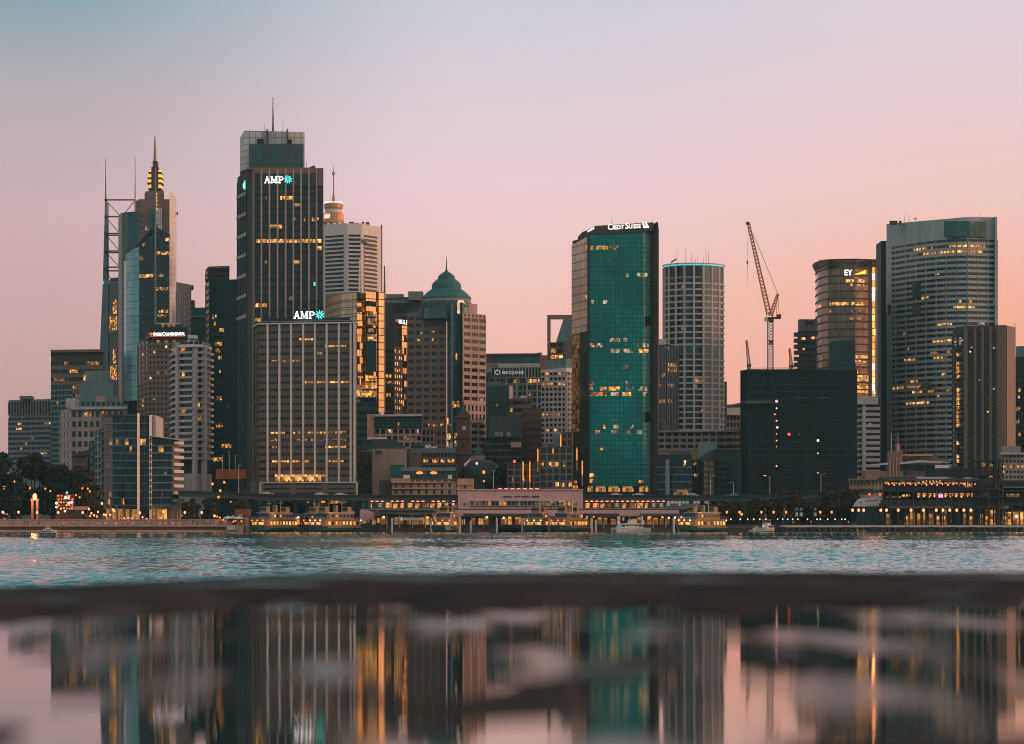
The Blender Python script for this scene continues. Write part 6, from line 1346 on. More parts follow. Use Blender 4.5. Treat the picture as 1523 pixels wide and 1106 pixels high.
# ferry wharves
def wharf(label, a, b, roof, Y, front):
    t = Thing('ferry_wharf', label, 'wharf', (PX((a + b)/2, Y), Y, 0), 'ferry wharves along the quay')
    pbox(t, 'pontoon', MT['timber'], a - 2, b + 2, 784.5, 793, Y - 2, 34); pbox(t, 'roof', MT[roof], a - 3, b + 3, 758.5 if front else 763.5, 761.5 if front else 766, Y - 3, 36); pbox(t, 'fascia', MT['dgrey'], a - 3.3, b + 3.3, 761.6 if front else 766.1, 763.4 if front else 767.6, Y - 3.3, .6)
    n = max(3, int((b - a)/9))
    for i in range(n + 1): ptube(t, 'post', MT['pile'] if i % 2 else MT['dgrey'], (a + (b - a)*i/n, 785, Y), (a + (b - a)*i/n, 762 if front else 766, Y), .17)
    pbox(t, 'back_wall', MT['dbrown'], a, b, 764, 785, Y + 9, .5)
    for i in range(n):
        x0 = a + (b - a)*i/n; w_ = (b - a)/n
        if rnd.random() < .85: pbox(t, 'lit_interior', MT[rnd.choice(('amber', 'amber', 'litb', 'lit'))], x0 + .12*w_, x0 + w_*rnd.uniform(.5, .95), 768 + rnd.random()*4, 783, Y + 8.5 - rnd.random()*5, .4, new=True)
        if rnd.random() < .5: t.new('hanging_lamp', MT[rnd.choice(('bulb', 'bulbo', 'bulbw'))]).ball((PX(x0 + .5*w_, Y + 1), Y + 1, PZ(768 + rnd.random()*2, Y + 1)), .38, 6, 4)
    for k in range(3): pbox(t, 'rail', MT['steel'], a, b, 779.5 + k*1.8, 779.8 + k*1.8, Y - 1.5, .1)
    return t
wharf('ferry wharf with low dark roof between the two leftmost yellow ferries', 428, 470, 'dgrey', 1004, False).finish()
t = wharf('ferry wharf with dark overhanging roof right of the sloping pink wall', 566, 642, 'dark', 1002, True)
pbox(t, 'awning', MT['copper'], 600, 628, 763.6, 765.4, 997, 3); pbox(t, 'sign_board', MT['wsteel'], 599, 628, 769.6, 773.5, 997.5, .4); pbox(t, 'lit_board', MT['litw'], 587, 598, 769, 774, 997.4, .4); t.finish()
wharf('dark ferry wharf with pale posts right of the big green ferry bow', 692, 738, 'dark', 1004, False).finish()
wharf('ferry wharf between the two ferries moored under the station beam', 744, 786, 'dgrey', 1006, False).finish()
wharf('ferry wharf with amber interior between the red-lamped ferry and the white catamaran', 868, 918, 'dark', 1004, False).finish()
wharf('brightly lit amber ferry wharf left of the rightmost yellow ferry', 962, 1018, 'dgrey', 1004, False).finish()

# boats -------------------------------------------------------------
def hullmesh(m, L, B, zk, zd, bow=.32, stern=.15, flare=.85, sheer=.25):
    n = 13; ring_ = []
    for i in range(n):
        s = i/(n - 1); x = L*(s - .5)
        w_ = B/2*min(1, (max(0, (1 - s))/bow)**.6 if s > 1 - bow else 1)*(stern + (1 - stern)*min(1, (s/.18))**.6 if stern < 1 else 1)
        zz = zd + sheer*((2*s - 1)**2)
        ring_.append([(x, -w_, zz), (x*.985, -w_*flare, (zk + zd)/2), (x*.95, -w_*.55, zk), (x*.95, w_*.55, zk), (x*.985, w_*flare, (zk + zd)/2), (x, w_, zz)])
    v = [p for r in ring_ for p in r]
    fs = [(i*6 + k, i*6 + 6 + k, i*6 + 7 + k, i*6 + k + 1) for i in range(n - 1) for k in range(5)] + [(i*6 + 5, i*6 + 11, i*6 + 6, i*6) for i in range(n - 1)]
    fs += [tuple(range(5, -1, -1)), tuple((n - 1)*6 + k for k in range(6))]
    m.add(v, fs)
def house(t, part, mat, L, B, z0, z1, x=0, taper=.9, parent=None):
    """deckhouse with rounded plan and raked ends"""
    m = t.new(part, mat, parent); n = 16; v = []
    for z, k in ((z0, 1), (z1, taper)):
        for i in range(n):
            a = 2*math.pi*i/n; c, s = math.cos(a), math.sin(a)
            v.append((x + L/2*k*math.copysign(abs(c)**.45, c), B/2*k*math.copysign(abs(s)**.45, s), z))
    m.add(v, [(i, (i+1) % n, n + (i+1) % n, n + i) for i in range(n)] + [tuple(range(n, 2*n)), tuple(range(n - 1, -1, -1))]); return m
def windows(t, mat, L, B, z0, z1, x=0, every=1.9, name='window', lit_=.0):
    n = int(L*.8/every)
    for s in (-1, 1):
        for i in range(n):
            m = t.new(name if rnd.random() >= lit_ else 'lit_window', mat if rnd.random() >= lit_ else MT['litb']); c = x - L*.4 + (i + .5)*L*.8/n
            m.box(c - every*.3, c + every*.3, s*B/2 - .06, s*B/2 + .06, z0, z1)
def ferry(label, px_, Y, rot, L=25, B=8.6, hull='hullg', house_='cream', glow='bulbo', z=0):
    t = Thing('ferry', label, 'ferry', (PX(px_, Y), Y, z), 'green and cream double-ended ferries at the wharves', R(rot), True)
    hullmesh(t.mb('hull', MT[hull]), L, B, -.4, 1.7, .3, .3, .95, .5); t.mb('rubbing_strake', MT['cream']).box(-L*.36, L*.36, -B/2 - .12, B/2 + .12, 1.42, 1.66)
    house(t, 'main_deckhouse', MT[house_], L*.86, B*.92, 1.7, 4.1, 0, .985); windows(t, MT['bglass'], L*.84, B*.9, 2.4, 3.6, 0, 1.7, lit_=.8)
    house(t, 'upper_deck', MT[house_], L*.80, B*.97, 4.1, 4.4, 0, 1.0); house(t, 'upper_deckhouse', MT[house_], L*.6, B*.78, 4.4, 6.5, 0, .98); windows(t, MT['bglass'], L*.58, B*.765, 5.1, 6.0, 0, 1.8, lit_=.35)
    house(t, 'roof', MT['wsteel'], L*.66, B*.84, 6.5, 6.72, 0, 1.0)
    for s in (-1, 1):
        w_ = house(t, 'wheelhouse', MT[house_], 2.8, 3.2, 6.72, 8.8, s*L*.24, .9); t.new('wheelhouse_window', MT['bglass'], w_).box(s*L*.24 - 1.42, s*L*.24 + 1.42, -1.3, 1.3, 7.6, 8.3)
        end = t.new('end_window', MT['litb']); end.box(s*L*.418 - .15, s*L*.418 + .15, -B*.28, B*.28, 2.5, 3.4); end = t.new('end_window', MT['bglass']); end.box(s*L*.293 - .1, s*L*.293 + .1, -B*.26, B*.26, 5.1, 6.0)
        for y_ in (-2.4, 0, 2.4): t.new('deck_lamp', MT[glow]).ball((s*L*.43, y_, 4.0), .3, 6, 4)
        r_ = t.new('railing', MT['wsteel'])
        for k in range(3): r_.tube((s*L*.40, -B*.4, 4.6 + k*.3), (s*L*.40, B*.4, 4.6 + k*.3), .04, None, 4)
    t.new('funnel', MT['cream']).lathe(0, 0, [(.95, 6.7), (.85, 9.2), (.7, 9.3)], 12); t.new('funnel_band', MT['hullg']).lathe(0, 0, [(.93, 8.3), (.9, 8.9)], 12)
    for x_ in (-3.4, 3.4): ms = t.new('mast', MT['wsteel']); ms.tube((x_, 0, 6.7), (x_, 0, 11.2), .12, .05, 6); ms.box(x_ - .04, x_ + .04, -.9, .9, 9.9, 10.02)
    return t.finish()
ferry('yellow ferry without lights, nearest the little red-roofed kiosk', 409, 990, 58, 24)
ferry('cream ferry lit by white deck lamps just left of the pink sloping wall', 499, 988, 52, 25, glow='bulbw')
ferry('ferry showing its big dark green bow, moored at the left corner of the station', 664, 984, 84, 25)
ferry('cream ferry with glowing front windows moored under the middle of the station beam', 801, 1000, 80, 23, glow='bulbw')
ferry('dark-hulled ferry with red-orange deck lamps under the right end of the station', 846, 994, 66, 23, glow='bulbo')
ferry('rightmost yellow ferry, tall and brightly lit, at the end of the wharves', 1045, 980, 50, 25, glow='bulbw')
ferry('yellow ferry half hidden behind the low-roofed leftmost wharf', 471, 1012, 80, 22)
def motorboat(name, label, px_, Y, rot, L, B, group=None, cat='boat', stripe=None):
    t = Thing(name, label, cat, (PX(px_, Y), Y, 0), group, R(rot), True)
    hullmesh(t.mb('hull', MT['bwhite']), L, B, -.3, L*.10, .5, .85, .8, L*.02)
    t.mb('waterline_stripe', stripe or MT['hullg']).box(-L*.44, L*.15, -B*.5, B*.5, .12, .32)
    c = house(t, 'cabin', MT['bwhite'], L*.46, B*.72, L*.09, L*.20, L*.02, .82); t.new('windscreen', MT['bglass'], c).add([(L*.23, -B*.28, L*.115), (L*.23, B*.28, L*.115), (L*.20, B*.26, L*.185), (L*.20, -B*.26, L*.185), (L*.17, -B*.3, L*.115), (L*.17, B*.3, L*.115), (L*.15, B*.28, L*.185), (L*.15, -B*.28, L*.185)], [(0,1,2,3),(7,6,5,4),(0,4,5,1),(3,2,6,7),(0,3,7,4),(1,5,6,2)])
    for s in (-1, 1): t.new('side_window', MT['bglass'], c).box(-L*.14, L*.13, s*B*.335 - .05, s*B*.335 + .05, L*.125, L*.18)
    house(t, 'flybridge', MT['bwhite'], L*.26, B*.6, L*.20, L*.265, -L*.03, .9); r_ = house(t, 'hardtop', MT['canvas'], L*.30, B*.62, L*.34, L*.352, -L*.04, 1)
    for x_ in (-.14, .06):
        for s in (-1, 1): t.mb('hardtop_post', MT['wsteel']).tube((L*x_, s*B*.24, L*.26), (L*x_, s*B*.24, L*.345), .05, None, 4)
    m = t.mb('bow_rail', MT['wsteel'])
    for s in (-1, 1): m.tube((L*.05, s*B*.46, L*.16), (L*.44, s*B*.1, L*.19), .035, None, 4); m.tube((L*.2, s*B*.42, L*.11), (L*.2, s*B*.42, L*.175), .03, None, 4)
    t.new('antenna', MT['wsteel']).tube((-L*.05, 0, L*.35), (-L*.05, 0, L*.48), .03, .015, 4)
    t.new('cockpit_lamp', MT['bulb']).ball((-L*.28, 0, L*.17), L*.02, 6, 4)
    return t.finish()
motorboat('cabin_cruiser', 'small white cabin cruiser under way off the left sea wall', 72, 935, 24, 5.8, 2.2)
motorboat('motor_launch', 'little white and red launch moored between the red-roofed kiosk and the yellow ferry', 381, 985, -30, 5.6, 2.0, stripe=MT['redroof'])
t = motorboat('cabin_cruiser', 'white two-deck cruiser moored at the left end of the right-hand wharf', 1141, 975, 62, 12, 4.2)
motorboat('motor_launch', 'white motor launch beside the two-deck cruiser near the right-hand wharf', 1125, 985, 40, 6, 2.2)
# white catamaran ferry
t = Thing('catamaran_ferry', 'sleek white catamaran ferry with raked cabin lying off the station', 'ferry', (PX(939, 978), 978, 0), None, R(22), True)
for s in (-1, 1): hullmesh(t.new('hull', MT['bwhite']), 13.5, 1.5, -.3, 1.2, .4, .8, .9, .3); [None for p in ()]; m = t.parts[-1][2]; m.v = [(x_, y_ + s*1.9, z_) for x_, y_, z_ in m.v]
t.new('bridge_deck', MT['bwhite']).box(-6.2, 4.6, -2.4, 2.4, .95, 1.35); c = house(t, 'cabin', MT['bwhite'], 9.6, 4.6, 1.35, 3.0, -.6, .86)
for s in (-1, 1):
    for i in range(5): t.new('window', MT['bglass'], c).box(-4.6 + i*1.6, -3.3 + i*1.6, s*2.06 - .08, s*2.06 + .12, 1.8, 2.6)
t.new('windscreen', MT['bglass'], c).box(3.4, 4.0, -1.6, 1.6, 1.8, 2.5); u = house(t, 'wheelhouse', MT['bwhite'], 3.2, 2.6, 3.0, 4.3, .4, .84); t.new('wheelhouse_window', MT['bglass'], u).box(-.9, 1.86, -1.0, 1.0, 3.4, 3.95)
t.new('mast', MT['wsteel']).tube((-.6, 0, 4.3), (-.9, 0, 5.8), .08, .04, 5); t.new('lamp', MT['bulb']).ball((-4.8, 0, 3.2), .22, 6, 4); t.new('red_stripe', MT['redroof']).box(-5.5, -2.5, -2.72, 2.72, 1.05, 1.18); t.finish()
t = Thing('dinghy', 'tiny pale orange dinghy adrift off the right-hand wharf', 'dinghy', (PX(1280, 968), 968, 0), None, R(10), True); hullmesh(t.mb('hull', MT['cream']), 3.4, 1.3, -.1, .42, .45, .8, .85, .12); t.new('thwart', MT['timber']).box(-.2, .2, -.55, .55, .36, .46); t.new('lamp', MT['bulb']).ball((-1.2, 0, .6), .14, 6, 4); t.finish()
# mooring piles
pm = MB(); pm.lathe(0, 0, [(.34, -2), (.34, 4.6), (.30, 4.7), (.05, 4.95)], 10)
piles = [(438, 996, 1), (431, 998, .8), (481, 994, 1), (518, 992, .95), (583, 996, 1), (641.5, 990, 1), (700, 998, .8), (739, 996, 1), (777, 998, .9), (781.5, 996, 1), (817, 994, 1), (880, 996, 1), (886, 998, .85), (921, 994, 1.0), (955, 988, 1.15), (1002, 996, 1), (1010, 998, .9), (1017, 994, 1.05)]
p0 = solo('mooring_pile', pm, MT['pile'], 'x', 'pile', 'white mooring piles by the ferry wharves')
near = {438: 'by the leftmost wharf, right of the unlit yellow ferry', 431: 'short one, by the leftmost wharf, left of its taller twin', 481: 'between the leftmost wharf and the white-lamped ferry', 518: 'in front of the right end of the white-lamped ferry', 583: 'at the left part of the dark overhanging wharf roof', 641.5: 'just left of the big green bow', 700: 'short one, in front of the dark wharf left of the lit ferry', 739: 'at the gap right of the dark pale-posted wharf', 777: 'short one, left of the ferry with glowing front windows', 781.5: 'tall one, left of the ferry with glowing front windows', 817: 'between the glowing ferry and the red-lamped ferry', 880: 'left one of two in front of the amber wharf near the catamaran', 886: 'right one of two in front of the amber wharf near the catamaran', 921: 'at the stern of the white catamaran', 955: 'tallest one, at the bow of the white catamaran', 1002: 'left of three at the brightly lit right-hand wharf', 1010: 'middle of three at the brightly lit right-hand wharf', 1017: 'right of three, touching the rightmost ferry'}
for i, (px_, Y, k) in enumerate(piles):
    o = p0 if i == 0 else dup(p0, (0, 0, 0)); o.location = (PX(px_, Y), Y, 0); o.scale = (1, 1, k); o['label'] = 'white mooring pile ' + near[px_]
# timber dolphin pile at the station corner
m = MB(); m.lathe(0, 0, [(.9, -2), (.8, 5.2), (.6, 5.5)], 10); o = solo('mooring_pile', m, MT['pinkst'], 'thick brown mooring pile right of the big green ferry bow', 'pile'); o.location = (PX(682, 984), 984, 0)

# cruise terminal -----------------------------------------------------
t = Thing('wharf_deck', 'long concrete wharf on dark piles in front of the cruise terminal', 'wharf', (PX(1350, 990), 990, 0)); tw = t
pbox(t, 'deck', MT['lconc'], 1166, 1560, 781, 784, 990, 60); pbox(t, 'fender_wall', MT['timber'], 1166, 1560, 784.01, 793, 991, 1)
for k in range(39): ptube(t, 'pile', MT['dgrey'], (1170 + k*9.5, 795, 990.4), (1170 + k*9.5, 784, 990.4), .28)
for px_ in (1165, 1210, 1258, 1300, 1350, 1385, 1418, 1448, 1486): pbox(t, 'fender', MT['rubber'], px_ - 4, px_ + 4, 783.5, 792, 989.5, .6, new=True)
t.finish()
DZ = PZ(781, 990)
t = Thing('quay_wall', 'low dark quay wall behind the small boats, right of the rightmost yellow ferry', 'quay wall', (PX(1110, 1000), 1000, 0)); pbox(t, 'wall', MT['timber'], 1018, 1170, 784, 795, 1001, 4); pbox(t, 'coping', MT['grey'], 1018, 1170, 783, 784, 1000.8, 4.4); t.finish()
t = Thing('cruise_terminal', 'long steel-framed cruise terminal with lamp-lit decks, amber ground floor and lattice tower', 'terminal', (PX(1410, 1015), 1015, DZ)); Y = 1015
S = MT['dark']
pbox(t, 'ground_floor_wall', MT['dark'], 1308, 1540, 756, 782, 1026, 10); pbox(t, 'first_deck', S, 1310, 1540, 748, 751.5, Y, 22); pbox(t, 'second_deck', S, 1312, 1452, 728.5, 731, Y, 22); pbox(t, 'roof', MT['dgrey'], 1316, 1456, 711.5, 714.5, Y - 3, 24); pbox(t, 'back_wall', MT['dbrown'], 1314, 1540, 714, 749, Y + 12, 1)
pbox(t, 'deck_parapet', S, 1310, 1452, 743.5, 748, Y, .3); pbox(t, 'deck_parapet', S, 1312, 1450, 724.5, 728.4, Y, .3, new=True)
for k in range(21): ptube(t, 'column', S, (1313 + k*11.3, 782, Y), (1313 + k*11.3, 712 if k < 13 else 748, Y), .24)
for k in range(15): ptube(t, 'sloping_strut', S, (1268 + k*3.4, 781, Y + 1), (1290 + k*2.6, 752, Y + 4), .16) if k < 11 else None
for k in range(17):
    a = 1317 + k*8
    if a < 1446: 
        pbox(t, 'lit_ceiling', MT['amber'], a, a + 5.5, 716 + (k % 3)*.6, 719.5, Y + 8, 2.5, new=True); t.new('ceiling_lamp', MT['bulb']).ball((PX(a + 5, Y + 1), Y + 1, PZ(720 + (k % 2), Y + 1)), .30, 6, 4)
        if k > 5: t.new('ceiling_lamp', MT['bulb']).ball((PX(a + 1, Y + 1), Y + 1, PZ(738.5 - (k % 2), Y + 1)), .32, 6, 4); pbox(t, 'lit_ceiling', MT['litc'], a - 1, a + 5, 733, 740, Y + 9, .4, new=True)
pbox(t, 'white_screen', MT['bulbp'], 1396, 1404, 735.5, 739.5, Y, .4); pbox(t, 'lit_bay', MT['amber'], 1435, 1446, 718, 727, Y + 4, .4); pbox(t, 'lit_bay', MT['litb'], 1342, 1354, 735, 738, Y + 3, .4, new=True); pbox(t, 'lit_bay', MT['litc'], 1318, 1340, 738, 740, Y + 3, .4, new=True)
for a, b, m_ in ((1318, 1325, 'litc'), (1346, 1352, 'lit'), (1354, 1360, 'amber'), (1365, 1370, 'amber'), (1373, 1376, 'amber'), (1382, 1389, 'litc'), (1393, 1398, 'lit'), (1402, 1408, 'lit'), (1433, 1438, 'litc'), (1442, 1449, 'lit'), (1458, 1462, 'litc'), (1466, 1480, 'lit'), (1492, 1504, 'lit'), (1507, 1522, 'amber')):
    pbox(t, 'lit_glazing', MT[m_], a, b, 757 + rnd.random()*9, 780, 1025, .4, new=True)
for a, b in ((1497, 1506), (1507, 1516)): pbox(t, 'lit_glazing', MT['amber'], a, b, 734, 739, Y + 3, .4, new=True)
pbox(t, 'upper_walkway', S, 1490, 1540, 729, 731, Y, 8); pbox(t, 'upper_walkway', MT['grey'], 1490, 1540, 723.5, 725, Y + 2, 8, new=True); pbox(t, 'walkway_back', MT['dark'], 1490, 1540, 716, 748, Y + 9, 1)
# lattice tower
for px_ in (1448, 1456, 1470, 1478, 1486, 1491): ptube(t, 'tower_post', S, (px_, 782, Y - 2 + (px_ % 3)), (px_, 682, Y - 2 + (px_ % 3)), .36)
for yy in (684, 695, 706, 716, 727, 738): pbox(t, 'tower_floor', S, 1446, 1493, yy, yy + 1.6, Y - 2.5, 9, new=True)
for yy in (684, 706, 727): ptube(t, 'tower_brace', S, (1456, yy + 11, Y - 2), (1470, yy, Y - 2), .15); ptube(t, 'tower_brace', S, (1478, yy, Y - 2), (1486, yy + 11, Y - 2), .15)
for a, b, y0, y1, m_ in ((1460, 1466, 688, 693, 'litc'), (1473, 1477, 690, 693, 'litc'), (1472, 1477, 707, 711, 'lit'), (1457, 1467, 707, 714, 'tealc'), (1458, 1470, 729, 737, 'tealc'), (1480, 1485, 717, 726, 'tealc')): pbox(t, 'tower_glazing', MT[m_], a, b, y0, y1, Y + 1, .3, new=True)
pbox(t, 'rooftop_block', MT['dark'], 1382, 1447, 696, 709, Y + 14, 8); pbox(t, 'rooftop_block', MT['dgrey'], 1312, 1372, 709, 712, Y + 3, 10, new=True); pbox(t, 'rooftop_canopy', MT['wsteel'], 1364, 1410, 709, 715, Y + 1, 5); pbox(t, 'rooftop_canopy', MT['wsteel'], 1435, 1452, 709.5, 712.5, Y, 5, new=True)
m = t.new('rooftop_canopy', MT['wsteel']); fr = Frame((PX(1339, 1040), 1040), (PX(1413, 1040), 1040)); m.fbox(fr, 0, fr.L*.38, PZ(690, 1040), PZ(687.5, 1040), -6, 0, PZ(687.5, 1040), PZ(684, 1040)); m.fbox(fr, fr.L*.38, fr.L, PZ(687.5, 1040), PZ(684, 1040), -6, 0, PZ(688, 1040), PZ(687, 1040)); m = t.new('rooftop_canopy', MT['wsteel']); fr = Frame((PX(1296, 1045), 1045), (PX(1321, 1045), 1045)); m.fbox(fr, 0, fr.L, PZ(692, 1045), PZ(690.6, 1045), -5, 0, PZ(690.6, 1045), PZ(687.5, 1045))
pbox(t, 'rooftop_box', MT['pile'], 1391, 1412, 691.5, 696, 1040, 4); pbox(t, 'rooftop_wall', MT['dark'], 1340, 1412, 690.5, 700, 1042, 3)
for px_ in (1340, 1376, 1400): ptube(t, 'canopy_post', S, (px_, 712, 1041), (px_, 689, 1041), .2)
for k in range(6): t.new('roof_lamp', MT['bulb']).ball((PX(1373 + k*5, Y - 1), Y - 1, PZ(716 - (k % 2), Y - 1)), .25, 6, 4)
t.finish()
t = Thing('ship', 'raked white bow of a moored ship peeping out left of the cruise terminal', 'ship', (PX(1292, 1022), 1022, 0))
m = t.mb('hull', MT['bwhite']); fr = Frame((PX(1271, 1020), 1020), (PX(1312, 1020), 1020)); k_ = fr.L/41; zz = lambda p: PZ(p, 1020)
flat(m, fr, [(0, zz(753)), (3*k_, zz(749)), (7*k_, zz(743)), (11*k_, zz(741)), (41*k_, zz(737)), (41*k_, zz(751)), (38*k_, zz(753.5))], -7, 0); pbox(t, 'keel', MT['dark'], 1275, 1312, 753, 790, 1021, 6)
for k in range(7): t.new('porthole', MT['bglass']).fbox(fr, (16 + k*2.8)*k_, (17.6 + k*2.8)*k_, zz(746.2 - k*.25), zz(744.4 - k*.25), -.1, .08)
t.new('anchor_recess', MT['dark']).fbox(fr, 8.2*k_, 10*k_, zz(748.5), zz(746), -.1, .08)
for px_ in (1293, 1309): t.new('deck_lamp', MT['bulbr']).ball((PX(px_, 1019), 1019, PZ(735, 1019)), .45, 6, 4); ptube(t, 'lamp_pole', MT['steel'], (px_, 741, 1019.5), (px_, 736, 1019.5), .08)
t.finish()

# left promenade ------------------------------------------------------
t = Thing('sea_wall', 'two-tier sandstone promenade wall along the left shore', 'sea wall', (PX(180, 985), 985, 0))
pbox(t, 'lower_wall', MT['timber'], -60, 348, 783, 794, 985, 30); pbox(t, 'lower_coping', MT['sand'], -60, 352, 780.5, 783, 984.6, 30.5); pbox(t, 'plinth', MT['sand'], -60, 352, 788, 795, 984.2, .8); pbox(t, 'upper_wall', MT['pinkst'], -60, 320, 773, 780.6, 1000, 60); pbox(t, 'upper_coping', MT['sand'], -60, 320, 772, 773, 999.6, 60)
rl = t.mb('lower_railing', MT['steel'])
for k in range(58): rl.tube((PX(-56 + k*7, 985.5), 985.5, PZ(780.5, 985.5)), (PX(-56 + k*7, 985.5), 985.5, PZ(776.8, 985.5)), .05, None, 4)
for yy in (777, 778.4): rl.box(PX(-60, 985.5), PX(348, 985.5), 985.45, 985.55, PZ(yy + .2, 985.5), PZ(yy, 985.5))
pbox(t, 'corner_block', MT['sand'], 336, 362, 781, 794, 983.5, 6); pbox(t, 'steps', MT['lconc'], 338, 350, 783, 788, 982.5, 1.2); t.finish()
t = Thing('kiosk', 'small brick kiosk with red gabled roof at the end of the left promenade', 'kiosk', (PX(361, 990), 990, 0)); pbox(t, 'wall', MT['redst'], 352, 369, 768, 794, 988, 6)
m = t.mb('roof', MT['redroof']); fr = Frame((PX(350, 987), 987), (PX(370, 987), 987)); k_ = fr.L/20; flat(m, fr, [(0, PZ(768, 987)), (0, PZ(757.5, 987)), (20*k_, PZ(757, 987)), (20*k_, PZ(768, 987)), (12*k_, PZ(765, 987)), (7.5*k_, PZ(762, 987)), (3*k_, PZ(766, 987))], -7, 0); pbox(t, 'gable', MT['pinkst'], 354.5, 361, 763.5, 768, 987.2, .3); pbox(t, 'pier', MT['sand'], 365, 369.5, 769, 795, 986.6, 1.2); pbox(t, 'window', MT['g_dark'], 355, 360, 771, 776, 987.8, .4); t.finish()
def umbrella(label, px_, Y, zb):
    t = Thing('market_umbrella', label, 'umbrella', (PX(px_, Y), Y, zb), 'white umbrellas at the promenade end', 0, True)
    t.mb('pole', MT['wsteel']).tube((0, 0, 0), (0, 0, 2.9), .05, None, 6); m = t.mb('canopy', MT['canvas']); n = 8
    m.add([(1.75*math.cos(2*math.pi*k/n), 1.75*math.sin(2*math.pi*k/n), 2.15) for k in range(n)] + [(1.75*math.cos(2*math.pi*k/n), 1.75*math.sin(2*math.pi*k/n), 1.93) for k in range(n)] + [(0, 0, 2.95)], [(k, (k+1) % n, 16) for k in range(n)] + [(8 + k, 8 + (k+1) % n, (k+1) % n, k) for k in range(n)] + [tuple(range(15, 7, -1))])
    t.mb('base', MT['grey']).lathe(0, 0, [(.4, 0), (.4, .12), (.1, .18)], 10); return t.finish()
LZ = PZ(780.5, 990)
umbrella('white market umbrella left of the red-roofed kiosk, leftmost of three', 339, 988, LZ + .3); umbrella('white market umbrella touching the red-roofed kiosk, rightmost of three', 355, 986.5, LZ + .2); umbrella('white market umbrella partly behind the two others, middle of three', 347, 992, LZ + .4)
for px_ in (333, 343, 352): pass
t = Thing('festival_stall', 'brightly lit stall front of orange and pink lamps under the dark left trees', 'stall', (PX(95, 1012), 1012, PZ(772, 1012))); Y = 1012
pbox(t, 'frame', MT['dbrown'], 84, 110, 735, 738, Y + 2, 3); pbox(t, 'back_wall', MT['dbrown'], 84, 110, 737, 772, Y + 3, 2); pbox(t, 'canopy', MT['sand'], 104, 131, 753, 758, Y, 4)
for px_ in (84, 95, 110, 130): ptube(t, 'post', MT['steel'], (px_, 773, Y), (px_, 740 if px_ < 120 else 757, Y), .14)
rr = random.Random(9)
for r_ in range(5):
    for c_ in range(6):
        if rr.random() < .6: t.new('string_lamp', MT[rr.choice(('bulb', 'bulbo', 'bulbo', 'bulbr'))]).ball((PX(86.5 + c_*4.1 + rr.random(), Y - .2), Y - .2, PZ(737 + r_*4.6 + rr.random(), Y - .2)), .20 + rr.random()*.2, 6, 4)
for px_, py, m_, r_ in ((84, 748, 'bulbw', .5), (84, 754, 'bulbw', .4), (97.5, 740, 'bulbw', .55), (102, 740, 'bulb', .5), (102.5, 748, 'bulbw', .5), (106.5, 747, 'bulbp', .55), (99.5, 732.5, 'cyan', .5), (96.5, 760, 'bulbw', .4), (86, 762, 'bulbo', .35)): t.new('string_lamp', MT[m_]).ball((PX(px_, Y - .6), Y - .6, PZ(py, Y - .6)), r_, 8, 5)
t.finish()
t = Thing('floodlit_shrine', 'tall brick gateway glowing orange under a single bright flood lamp at left', 'gateway', (PX(52, 1010), 1010, PZ(772, 1010))); Y = 1010
t.o.name = 'lamp_gateway'
for px_ in (48, 55): pbox(t, 'pillar', MT['redst'], px_ - 1.6, px_ + 1.6, 744, 772, Y, 1.2, new=True)
pbox(t, 'lintel', MT['redst'], 45.5, 57.5, 741.5, 744, Y - .1, 1.4); t.new('flood_lamp', MT['bulb']).ball((PX(51.8, Y - .5), Y - .5, PZ(738.5, Y - .5)), .8, 10, 7, sz=1.6); t.finish()
pl = bpy.data.lights.new('flood_lamp_light', 'POINT'); pl.energy = 1500; pl.color = (1, .42, .14); pl.shadow_soft_size = .4; plo = bpy.data.objects.new('flood_lamp_light', pl); COL.objects.link(plo); plo.location = (PX(51.8, Y), Y - 3.0, PZ(742, Y)); plo.parent = None
